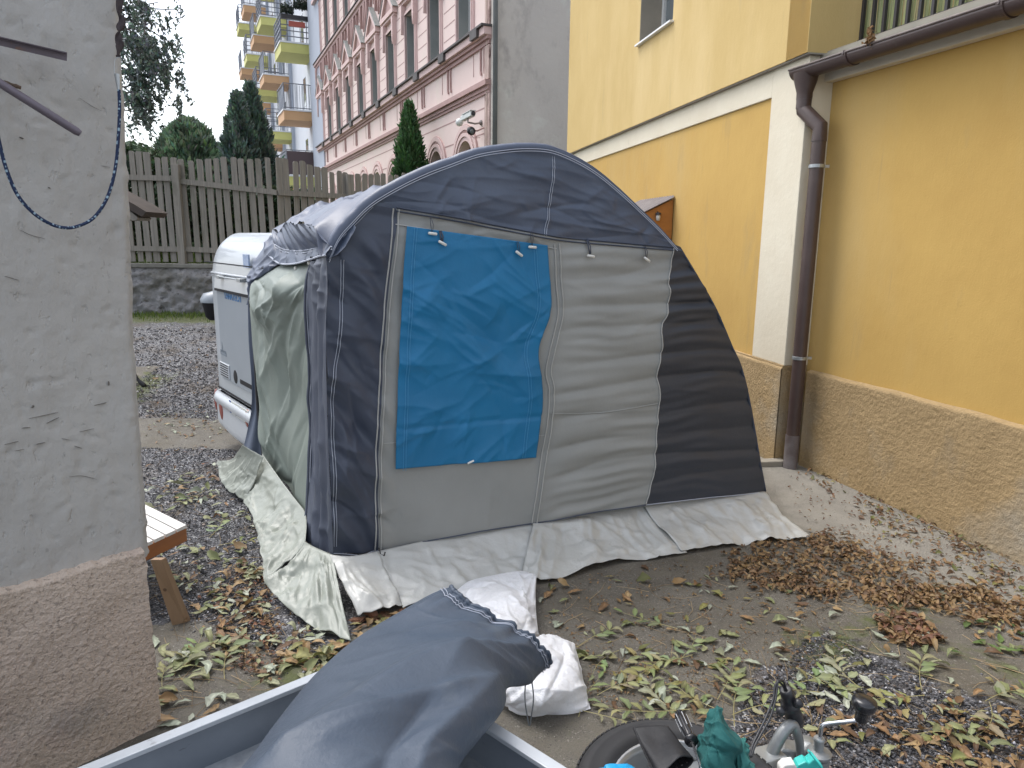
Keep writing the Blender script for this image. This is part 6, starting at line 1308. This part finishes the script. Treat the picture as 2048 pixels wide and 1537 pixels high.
# bright blue rag edge and turquoise clip at the frame bottom
G = blob_sheet(wn_([[(1190, 1545, .12), (1205, 1531, .15), (1225, 1527, .155), (1250, 1529, .15), (1275, 1542, .12)], [(1180, 1570, .12), (1205, 1560, .16), (1228, 1556, .165), (1255, 1558, .16), (1285, 1568, .12)], [(1185, 1600, .11), (1205, 1595, .15), (1230, 1592, .155), (1255, 1592, .15), (1280, 1600, .11)]]), 50, 50, 5, .004)
bt = thing('blue_glove', W(1230, 1550, .1), 'bright blue rubber glove on the spare wheel at the bottom frame edge', 'glove'); put('glove_back', G, mat('bright_blue_rubber', (.01, .32, .62), (.01, .28, .56), 5, .4), None, bt)
tq = thing('turquoise_clip', K(1625, 1520, -.05), 'turquoise plastic spray trigger beside the coupling head at the bottom edge', 'trigger')
M_tq = mat('turquoise_plastic', (.05, .52, .46), (.04, .47, .42), 8, .3); Q = lambda x, y, d=0.: ony(x, y, Yc-.10+d)
mb = MB(); mb.tube(cr(np.array([Q(1617, 1502), Q(1622, 1507), Q(1630, 1517, -.01), Q(1640, 1530, -.02), Q(1647, 1545, -.02)]), 20), [.0045]*4+[.007]*16, 10, sy=.6); mb.build('trigger_lever', M_tq, tq, smooth=True)
mb = MB(); mb.prism([Q(1592, 1540), Q(1597, 1531), Q(1612, 1524), Q(1618, 1528), Q(1628, 1520), Q(1640, 1528), Q(1646, 1548), Q(1600, 1560)], V3(.0, .03, .0)); mb.build('trigger_body', M_tq, tq, bevel=.003)
mb = MB(); mb.prism([Q(1562, 1540), Q(1572, 1531), Q(1590, 1529), Q(1594, 1536), Q(1592, 1560), Q(1560, 1560)], V3(.0, .03, .0)); mb.build('nozzle', M_tog, tq, bevel=.003)

# ================================================================ THE LARGE DARK BAG
bag = thing('storage_bag', ony(780, 1460, 1.6), 'large dark grey drawstring bag lying across the trailer corner', 'bag')
SEC = [((250, 1760), (900, 1740), 1.02, 1.08, .20), ((400, 1620), (900, 1620), 1.15, 1.22, .21), ((492, 1537), (905, 1530), 1.28, 1.34, .21), ((566, 1440), (948, 1470), 1.42, 1.46, .205), ((636, 1350), (1000, 1408), 1.58, 1.62, .19),
       ((715, 1278), (1008, 1372), 1.74, 1.78, .17), ((800, 1226), (1045, 1356), 1.88, 1.92, .145), ((862, 1193), (1066, 1344), 1.97, 2.01, .12), ((905, 1178), (1090, 1327), 2.04, 2.07, .095)]
SECa = cr(np.array([[*l, *r, a, b, c] for l, r, a, b, c in SEC]), 150); G = []; nth = 150
for i, (lx, ly, rx, ry, yl, yr, th) in enumerate(SECa):
    Lp, Rp = ony(lx, ly, yl), ony(rx, ry, yr); c = (Lp+Rp)/2; a = (Rp-Lp)/2; toc = CP-c; toc /= np.linalg.norm(toc); an = a/np.linalg.norm(a); b = toc-an*(toc@an); b /= np.linalg.norm(b)
    G.append([c+a*math.cos(t)+b*(th if math.sin(t) > 0 else th*.75)*abs(math.sin(t))**.85*(1 if math.sin(t) > 0 else -1) for t in np.linspace(math.pi, -math.pi, nth)])
G = np.array(G); S_, T_ = np.meshgrid(np.linspace(0, 1, 150), np.linspace(0, 1, nth), indexing='ij')
du = np.gradient(G, axis=0); dv = np.gradient(G, axis=1); N_ = np.cross(du, dv); N_ /= np.maximum(np.linalg.norm(N_, axis=2), 1e-9)[..., None]; N_ *= np.sign((N_*(CP-G)).sum(2)[:, 37].mean()); TP = 2*math.pi*T_
ang = np.cos(TP), np.sin(TP)
def pn3(fs, fa, sd): return pn(S_*fs+ang[0]*fa, ang[1]*fa+S_*fs*.3, sd)
neck = sst(.72, 1, S_)
xq, yq = S_*1.1, np.where(T_ < .5, T_, 0)*1.1; wq = np.where(T_ < .5, np.sin(math.pi*np.clip(T_*2, 0, 1))**.7, 0); h = .030*pn3(2, .8, 3)+wq*(2.0*creases(xq, yq, 12, 8, (.1, 1.0, .05, .5), .12, .2, (.35, .9), (.010, .022), (.035, .09))+creases(xq, yq, 26, 9, (.2, 1.0, .05, .5), .9, .5, (.08, .3), (.004, .010), (.012, .035)))+.0055*np.sin(TP*40+6*np.sin(TP*3)+2.5*np.sin(TP*11))*sst(.90, .97, S_)*(.4+.6*np.abs(np.sin(TP*5+1)))+.006*np.sin(TP*13+2*S_+1.5*np.sin(TP*4))*neck

e0 = .35+.65*np.abs(np.sin(TP/1.0))**.5; G = G+N_*(h*e0)[..., None]
M_bag = mat('dark_grey_tarpaulin', (.072, .094, .128), (.058, .078, .110), 2.5, .5, spec=.5, bumps=[('n', 9, .006, (1, 1, 1)), ('n', 170, .0006, (1, 1, 1))], rr=(4, .42, .6), layers=[(7, (.10, .12, .145), .62, .8, (1, 1, 1))])
o = put('bag_body', G, M_bag, None, bag); o.modifiers.new('solid', 'SOLIDIFY').thickness = .002
# rolled hem, stitching and inside
hem = G[-1]; mb = MB(); mb.tube(hem, .0065*(1+.25*np.sin(np.arange(nth)*1.3)), 8, cap=False); mb.build('drawstring_hem', M_bag, bag, smooth=True)
for k in (7, 10):
    mb = MB(); mb.tube(G[-k]+N_[-k]*.004, .0013, 5, cap=False); mb.build('stitching', M_thread, bag)
cen = hem.mean(0); ins = np.array([hem*(1-t)+cen*t+(G[-30].mean(0)-cen)*t*.5 for t in np.linspace(0, .98, 12)]); put('bag_mouth', ins, M_bag, None, bag)
mb = MB(); B_ = lambda x, y, d=0.: ony(x, y, 2.03+d)
mb.tube(cr(np.array([B_(1079, 1333), B_(1066, 1340, -.0), B_(1057, 1352), B_(1051, 1370), B_(1050, 1400), B_(1054, 1430), B_(1059, 1452), B_(1063, 1430), B_(1067, 1400), B_(1065, 1372), B_(1061, 1355), B_(1058, 1348)]), 60), .0022, 7); mb.build('drawstring', mat('grey_cord', (.34, .36, .38), (.22, .24, .25), 120, .8), bag, smooth=True)
# ================================================================ WHITE SACK ON THE GROUND BEHIND THE BAG
sk = thing('white_sack', onz(1080, 1300), 'crumpled white plastic sack lying on the concrete behind the dark bag', 'sack')
M_sack = mat('white_woven_plastic', (.80, .81, .83), (.76, .77, .80), 6, .42, spec=.5, bumps=[('n', 18, .012, (1, 1, 1)), ('n', 50, .004, (1, 1, 1))], trans=.15)
def gsurf(rows, nu, nv, seed, amp, m, par, name):
    C_ = np.array([[onz(x, y, z*.72) for x, y, z in r] for r in rows]); G = surf(C_, nu, nv); N_ = gnormals(G); S_, T_ = np.meshgrid(np.linspace(0, 1, nu), np.linspace(0, 1, nv), indexing='ij')
    h = amp*.5*pn(S_*3, T_*3, seed)+creases(S_*.6, T_*.6, 60, seed, (0, .6, 0, .6), 1.2, .7, (.1, .45), (.007, .020), (.008, .035)); h = h*sst(0, .06, S_)*sst(0, .06, 1-S_)*sst(0, .06, T_)*sst(0, .06, 1-T_)
    G = G+N_*h[..., None]; G[..., 2] = np.maximum(G[..., 2], .006); o = put(name, G, m, None, par); return o
gsurf([[(915, 1180, .06), (940, 1162, .10), (990, 1150, .12), (1042, 1142, .13), (1073, 1152, .10)],
       [(905, 1210, .10), (945, 1195, .17), (995, 1188, .20), (1040, 1185, .19), (1071, 1195, .12)],
       [(900, 1260, .12), (945, 1245, .20), (1000, 1235, .23), (1045, 1230, .20), (1073, 1235, .10)],
       [(900, 1330, .12), (950, 1310, .18), (1005, 1295, .20), (1050, 1285, .16), (1079, 1280, .05)]], 90, 90, 5, .018, M_sack, sk, 'upper_fold')
gsurf([[(1000, 1300, .14), (1040, 1285, .16), (1075, 1277, .15), (1100, 1271, .13), (1112, 1275, .06)],
       [(995, 1340, .14), (1040, 1325, .20), (1085, 1312, .21), (1125, 1300, .17), (1141, 1302, .05)],
       [(992, 1375, .12), (1040, 1368, .18), (1090, 1355, .21), (1138, 1342, .16), (1160, 1342, .04)],
       [(995, 1400, .06), (1040, 1408, .12), (1095, 1400, .16), (1148, 1385, .12), (1173, 1384, .03)],
       [(1003, 1408, .01), (1045, 1424, .015), (1098, 1430, .015), (1146, 1428, .015), (1181, 1418, .01)]], 90, 90, 15, .018, M_sack, sk, 'lower_fold')
# ================================================================ FALLEN LEAVES
def leaf_shape(seed, narrow=.30, curl=.25, fold=.25):
    r = np.random.RandomState(seed); n = 9; t = np.linspace(0, 1, n); wd = narrow*np.sin(math.pi*np.clip(t, .0, 1)**.85)**.8*(1+.10*r.randn(n)); wd[0] = .012; wd[-1] = .004
    bend = curl*(r.rand()-.2)*np.sin(t*math.pi)+curl*.4*r.randn()*t*t; side = .10*r.randn()*np.sin(t*math.pi); tw = .5*r.randn()*(t-.5)
    f_ = fold*(.3+r.rand()); V = []
    for i in range(n):
        for k in (-1, -.5, 0, .5, 1):
            V.append([t[i]-.5, side[i]+k*wd[i], bend[i]+abs(k)*f_*wd[i]+tw[i]*k*wd[i]+.02*math.sin(i*2.1+k*3)*abs(k)])
    V = np.array(V); F = [(i*5+j, i*5+j+1, (i+1)*5+j+1, (i+1)*5+j) for i in range(n-1) for j in range(4)]
    # stalk
    b = len(V); V = np.vstack([V, [[-.5, -.008, bend[0]], [-.5, .008, bend[0]], [-.68, .006+.03*r.randn(), .01], [-.68, -.006+.03*r.randn(), .01]]]); F.append((b, b+1, b+2, b+3))
    V[:, 2] -= V[:, 2].min()-.01; return V, F
SH = [leaf_shape(s, .15+.07*(s % 3)/2, .14+.08*(s % 2), .25) for s in range(10)]; SHB = [leaf_shape(50+s, .2+.1*(s % 2), .5, .8) for s in range(8)]
PAL = {'pale green': [(.24, .245, .125), (.20, .215, .10), (.26, .265, .16), (.17, .19, .085)], 'yellow green': [(.23, .20, .075), (.19, .18, .06), (.25, .21, .09), (.14, .145, .045)],
       'silvery': [(.36, .38, .30), (.30, .33, .25)], 'brown': [(.20, .115, .055), (.15, .085, .04), (.25, .15, .07), (.11, .062, .032)], 'ochre': [(.27, .175, .085), (.30, .205, .10), (.22, .14, .06)], 'reddish': [(.20, .092, .05), (.155, .072, .042)], 'dark green': [(.06, .11, .03), (.09, .14, .04)]}
SP = []   # every leaf: x, y, z, size, colour family, region
def spread(poly, n, sizes, fams, region, seed, clump=0, curled=False):
    r = np.random.RandomState(seed); q = scatter_px(poly, n, seed)
    if clump:
        cs = scatter_px(poly, clump, seed+9); k = r.randint(0, clump, n); keep = r.rand(n) < .7; q = np.where(keep[:, None], cs[k]+r.randn(n, 2)*(26, 12), q)
    P = px2g(q)
    for p in P: SP.append((p, r.uniform(*sizes), fams[r.randint(len(fams))], region, curled if curled else r.rand() < .15, r.rand(5)))
spread([(1440, 1105), (1560, 1082), (1640, 1078), (1740, 1105), (1850, 1120), (1960, 1180), (2070, 1225), (2070, 1290), (1900, 1235), (1750, 1205), (1560, 1185), (1460, 1145)], 1900, (.025, .052), ['brown', 'brown', 'ochre', 'ochre', 'brown', 'ochre', 'brown', 'brown'], 'drift', 1, 40, True)
spread([(1600, 940), (1760, 960), (1900, 1040), (2070, 1130), (2070, 1210), (1980, 1170), (1850, 1100), (1760, 1060), (1680, 1010)], 520, (.025, .05), ['brown', 'ochre', 'brown', 'yellow green'], 'wall', 2, 26, True)
spread([(1590, 940), (1760, 960), (2050, 1150), (2050, 1230), (1850, 1120), (1650, 1080), (1560, 1000)], 330, (.012, .03), ['brown', 'brown', 'reddish'], 'wall', 3, 0, True)
spread([(1745, 1240), (1800, 1228), (1850, 1245), (1885, 1285), (1840, 1300), (1770, 1285)], 230, (.03, .06), ['reddish', 'brown', 'brown', 'ochre'], 'pile', 4, 0, True)
spread([(1140, 1290), (1300, 1290), (1420, 1280), (1500, 1330), (1500, 1420), (1440, 1450), (1300, 1440), (1180, 1440), (1180, 1360)], 60, (.055, .09), ['pale green', 'pale green', 'yellow green', 'silvery', 'brown'], 'tongue', 5, 14)
spread([(1590, 1330), (1700, 1330), (1760, 1380), (1700, 1420), (1600, 1400)], 18, (.07, .11), ['pale green', 'silvery', 'pale green'], 'middle', 6, 5)
spread([(1540, 1400), (1760, 1400), (2060, 1400), (2060, 1550), (1620, 1550)], 64, (.05, .085), ['yellow green', 'pale green', 'brown', 'brown', 'ochre'], 'gravel', 7, 14)
spread([(1740, 1430), (2060, 1420), (2060, 1550), (1740, 1550)], 160, (.02, .05), ['brown', 'ochre'], 'gravel', 27, 0, True)
spread([(1080, 1160), (1400, 1120), (1640, 1200), (2040, 1330), (2040, 1420), (1600, 1330), (1100, 1300)], 120, (.03, .09), ['yellow green', 'brown', 'pale green', 'ochre', 'silvery'], 'slab', 8)
spread([(1080, 1160), (1400, 1120), (1640, 1200), (1700, 1300), (1500, 1400), (1100, 1420)], 1100, (.006, .02), ['brown', 'brown', 'ochre'], 'slab', 28, 0, True)
spread([(1900, 1230), (2060, 1260), (2060, 1330), (1960, 1310)], 26, (.05, .09), ['pale green', 'brown', 'dark green'], 'slab', 9, 3)
spread([(295, 960), (420, 950), (500, 1040), (530, 1180), (520, 1240), (400, 1230), (330, 1120), (300, 1090)], 190, (.05, .09), ['pale green', 'silvery', 'pale green', 'pale green', 'ochre', 'brown'], 'left', 10, 22)
spread([(330, 1180), (520, 1170), (620, 1270), (700, 1290), (600, 1370), (420, 1300)], 95, (.05, .09), ['ochre', 'brown', 'pale green', 'pale green', 'silvery'], 'left', 11, 14)
spread([(350, 1130), (520, 1130), (640, 1290), (560, 1360), (380, 1300)], 420, (.015, .035), ['brown', 'reddish', 'ochre'], 'left', 30, 12, True)
spread([(322, 1290), (400, 1270), (480, 1285), (470, 1340), (380, 1380), (322, 1370)], 16, (.09, .125), ['pale green', 'pale green', 'silvery'], 'heap', 12, 3)
spread([(330, 1380), (470, 1400), (420, 1450), (330, 1470)], 14, (.06, .10), ['ochre', 'brown', 'silvery', 'pale green'], 'heap', 13)
spread([(700, 1245), (790, 1225), (850, 1190), (760, 1290), (705, 1285)], 60, (.05, .09), ['brown', 'yellow green', 'ochre', 'reddish'], 'left', 14)
spread([(560, 1320), (640, 1280), (690, 1290), (640, 1350)], 36, (.07, .10), ['yellow green', 'ochre', 'pale green'], 'left', 15)
spread([(280, 640), (420, 650), (430, 840), (440, 950), (300, 960)], 90, (.03, .08), ['silvery', 'reddish', 'ochre', 'brown'], 'far', 16)
spread([(285, 830), (470, 820), (480, 870), (290, 880)], 120, (.02, .06), ['brown', 'silvery', 'yellow green', 'ochre'], 'far', 17)
# ---- compound leaves: a stalk with pairs of leaflets, each one thing
def compound(seed):
    r = np.random.RandomState(seed); V = []; F = []; C = []; L_ = r.uniform(.24, .34); bend = r.uniform(-.06, .06); k = r.randint(3, 5); n = 9
    P = np.array([[L_*(t-.5), bend*math.sin(t*2.6), .006+.006*math.sin(t*3.1)] for t in np.linspace(0, 1, n)])
    for i in range(n):
        w_ = .0018*(1-.6*i/n); V += [P[i]+[0, -w_, 0], P[i]+[0, 0, w_*1.6], P[i]+[0, w_, 0]]; C += [(.33, .29, .13)]*3
    F += [(i*3+j, i*3+j+1, i*3+4+j, i*3+3+j) for i in range(n-1) for j in (0, 1)]
    base = np.array(PAL['pale green' if r.rand() < .75 else 'yellow green'][r.randint(4)])
    spots = [(.30+.62*q/k, s) for q in range(k) for s in (-1, 1) if r.rand() > .12]+[(1., 0)]
    for t, sg in spots:
        i0 = t*(n-1); p = P[min(int(i0), n-1)]*(1-(i0 % 1))+P[min(int(i0)+1, n-1)]*(i0 % 1); a = sg*r.uniform(.75, 1.2)+r.randn()*.1; ll = r.uniform(.055, .085)*(1.1 if sg == 0 else 1); lv, lf = SH[r.randint(10)]
        q = (lv+np.array([.55, 0, 0]))*ll; ro = r.randn()*.25; q = q@np.array(Matrix.Rotation(ro, 3, 'X')).T; q = q@np.array(Matrix.Rotation(-abs(r.randn())*.08, 3, 'Y')).T; q = q@np.array(Matrix.Rotation(a, 3, 'Z')).T; q[:, 2] -= q[:, 2].min()*.9; b = len(V); V += (q+p).tolist(); F += [tuple(x+b for x in f) for f in lf]
        c = base*r.uniform(.8, 1.2)*(1+.08*r.randn(3)); C += [tuple(np.clip(c*(1.3 if (j % 5 == 2 and j < 45) else 1), .01, .9)) for j in range(len(q))]
    me = bpy.data.meshes.new('compound_leaf'); me.from_pydata([list(map(float, v)) for v in V], [], F); at = me.attributes.new('Col', 'FLOAT_COLOR', 'POINT'); arr = np.ones((len(V), 4), np.float32); arr[:, :3] = np.array(C); at.data.foreach_set('color', arr.reshape(-1)); me.polygons.foreach_set('use_smooth', [True]*len(me.polygons)); me.materials.append(LM); return me
LM = attr_mat('leaf_skin', .62, .18); CMP = [compound(300+i) for i in range(12)]
CSP = [(1215, 1330, 'behind the trailer tongue', 0), (1290, 1345, 'behind the trailer tongue', 1), (1330, 1320, 'behind the trailer tongue', 2), (1370, 1300, 'on the dark concrete', 3), (1250, 1385, 'behind the trailer tongue', 4), (1330, 1400, 'behind the trailer tongue', 5), (1400, 1395, 'behind the trailer tongue', 6), (1450, 1370, 'behind the trailer tongue', 7), (1480, 1410, 'behind the trailer tongue', 8), (1300, 1420, 'behind the spare wheel', 9), (1180, 1400, 'beside the white sack', 10), (1220, 1440, 'beside the white sack', 11), (1620, 1355, 'behind the crank handle', 0), (1660, 1370, 'behind the crank handle', 3), (1700, 1350, 'behind the crank handle', 5), (1590, 1390, 'beside the black plug', 7), (1540, 1430, 'beside the black plug', 2), (1790, 1400, 'on the lower right gravel', 1), (1960, 1440, 'on the lower right gravel', 4), (1900, 1490, 'on the lower right gravel', 6), (2030, 1400, 'on the lower right gravel', 9), (1850, 1350, 'on the lower right gravel', 8), (1200, 1280, 'on the dark concrete', 8), (1300, 1245, 'on the dark concrete', 10), (1985, 1250, 'on the dark concrete', 11), (370, 1310, 'beside the rough pillar base', 0), (400, 1330, 'beside the rough pillar base', 2), (440, 1300, 'beside the rough pillar base', 4), (350, 1350, 'beside the rough pillar base', 6), (470, 1320, 'beside the rough pillar base', 9), (480, 1090, 'on the gravel left of the tent', 1), (430, 1060, 'on the gravel left of the tent', 3), (500, 1150, 'on the gravel left of the tent', 5), (380, 1000, 'on the gravel left of the tent', 8)]
for j, (x, y, wh, k) in enumerate(CSP):
    p = px2g(np.array([[x, y]], float))[0]; o = bpy.data.objects.new('compound_leaf', CMP[k]); COL.objects.link(o); o.location = (p[0], p[1], p[2]+.006); o.rotation_euler = (0, 0, random.uniform(0, 6.28)); s = random.uniform(.85, 1.1); o.scale = (s, s, s)
    tag(o, 'paired green leaflets on a stalk lying %s' % wh, 'leaf', 'paired leaflet leaves %s' % wh)
def rotm(r5, curled):
    a = r5[0]*2*math.pi; tilt = (r5[1]-.5)*(.7 if curled else .35); roll = (r5[2]-.5)*(1.2 if curled else .4)
    return Matrix.Rotation(a, 3, 'Z') @ Matrix.Rotation(tilt, 3, 'Y') @ Matrix.Rotation(roll, 3, 'X')
SCO = [s/np.linalg.norm(p-CP) for p, s, *_ in SP]; pj = [proj(p) for p, *_ in SP]
vis = [(1 if (5 < x < 2043 and y < 1530) else 0) for x, y in pj]; order = sorted(range(len(SP)), key=lambda i: -SCO[i]*vis[i]); single = set(order[:262])
WHERE = {'drift': 'in the leaf drift near the yellow wall', 'wall': 'beside the yellow wall', 'pile': 'in the small reddish leaf pile', 'tongue': 'behind the spare wheel', 'middle': 'behind the crank handle', 'gravel': 'on the gravel at the lower right', 'slab': 'on the dark concrete in front of the tent', 'left': 'on the gravel left of the tent skirt', 'heap': 'beside the rough pillar base', 'far': 'on the gravel behind the pillar'}
proto = {}
def leaf_mesh(fam, ci, si, curled):
    k = (fam, ci, si, curled)
    if k not in proto:
        V, F = (SHB if curled else SH)[si]; me = bpy.data.meshes.new('fallen_leaf'); me.from_pydata(V.tolist(), [], F); a = me.attributes.new('Col', 'FLOAT_COLOR', 'POINT'); c = np.array(PAL[fam][ci]); arr = np.ones((len(V), 4), np.float32)
        r = np.random.RandomState(si*7+ci); mod = 1+.18*r.randn(len(V)); mid = np.zeros(len(V)); mid[2:45:5] = 1; arr[:, :3] = np.clip(c[None]*mod[:, None]*(1+.35*mid[:, None]), .01, .9)
        if fam in ('pale green', 'yellow green') and ci % 2: arr[:8, :3] = arr[:8, :3]*.4+np.array((.25, .13, .05))*.6
        a.data.foreach_set('color', arr.reshape(-1)); me.polygons.foreach_set('use_smooth', [True]*len(me.polygons)); me.materials.append(LM); proto[k] = me
    return proto[k]
bulk = {}
for i, (p, s, fam, region, curled, r5) in enumerate(SP):
    ci = int(r5[3]*len(PAL[fam]))%len(PAL[fam]); si = int(r5[4]*(8 if curled else 10)); R3 = rotm(r5, curled); z = p[2]+.004+(.012*r5[1] if region in ('drift', 'pile', 'heap') else .003*r5[1])
    if i in single:
        o = bpy.data.objects.new('fallen_leaf', leaf_mesh(fam, ci, si, curled)); COL.objects.link(o); M4 = R3.to_4x4(); o.rotation_euler = R3.to_euler(); o.scale = (s, s, s); o.location = (p[0], p[1], z+s*.02)
        desc = '%s %s %s' % ('large' if s > .092 else 'medium' if s > .075 else 'small', 'curled' if curled else 'flat', ('dull ', 'bright ')[ci % 2]+fam); tag(o, '%s leaf lying %s' % (desc, WHERE[region]), 'leaf', '%s leaves %s' % (desc, WHERE[region]))
    else:
        V, F = (SHB if curled else SH)[si]; Q = (V*s*(.8+.35*r5[3]))@np.array(R3).T+V3(p[0], p[1], z+s*.02); c = np.array(PAL[fam][ci])*(.75+.5*r5[2]); b = bulk.setdefault('x', [[], [], F]); b[0].append(Q); b[1].append(np.clip(c, .01, .9))
b = bulk['x']; lt_ = mass_mesh('leaf_litter', np.array(b[0]), b[2], np.array(b[1]), LM); lt_.data.polygons.foreach_set('use_smooth', [True]*len(lt_.data.polygons)); tag(lt_, kind='stuff')
# twigs / leaf stalks
tv = []; tcl = []
def twigs(poly, n, l0, l1, seed):
    r = np.random.RandomState(seed); P = px2g(scatter_px(poly, n, seed))
    for p in P:
        a = r.rand()*6.28; L_ = r.uniform(l0, l1); w_ = r.uniform(.0007, .0014); d_ = V3(math.cos(a), math.sin(a), 0); s_ = V3(-d_[1], d_[0], 0); bnd = r.uniform(-.12, .12)*L_; mid = p+s_*bnd; V = []
        for q, ww in ((p-d_*L_/2, w_), (mid, w_), (p+d_*L_/2, w_*.5)):
            V += [q-s_*ww+V3(0, 0, .004), q+V3(0, 0, .004+ww*1.8), q+s_*ww+V3(0, 0, .004)]
        tv.append(V); k = r.rand(); tcl.append((.30*k+.08, .23*k+.05, .13*k+.025))
twigs([(300, 960), (520, 1000), (640, 1290), (560, 1370), (330, 1460)], 130, .06, .22, 1); twigs([(1100, 1160), (1600, 1150), (2040, 1250), (2040, 1530), (1500, 1530), (1150, 1450)], 260, .05, .24, 2); twigs([(1450, 1090), (1650, 1080), (2050, 1220), (2050, 1290), (1500, 1180)], 200, .03, .10, 3)
mt = mass_mesh('twigs', np.array(tv), [(0, 1, 4, 3), (1, 2, 5, 4), (3, 4, 7, 6), (4, 5, 8, 7)], np.array(tcl), attr_mat('twig_bark', .8)); tag(mt, kind='stuff')
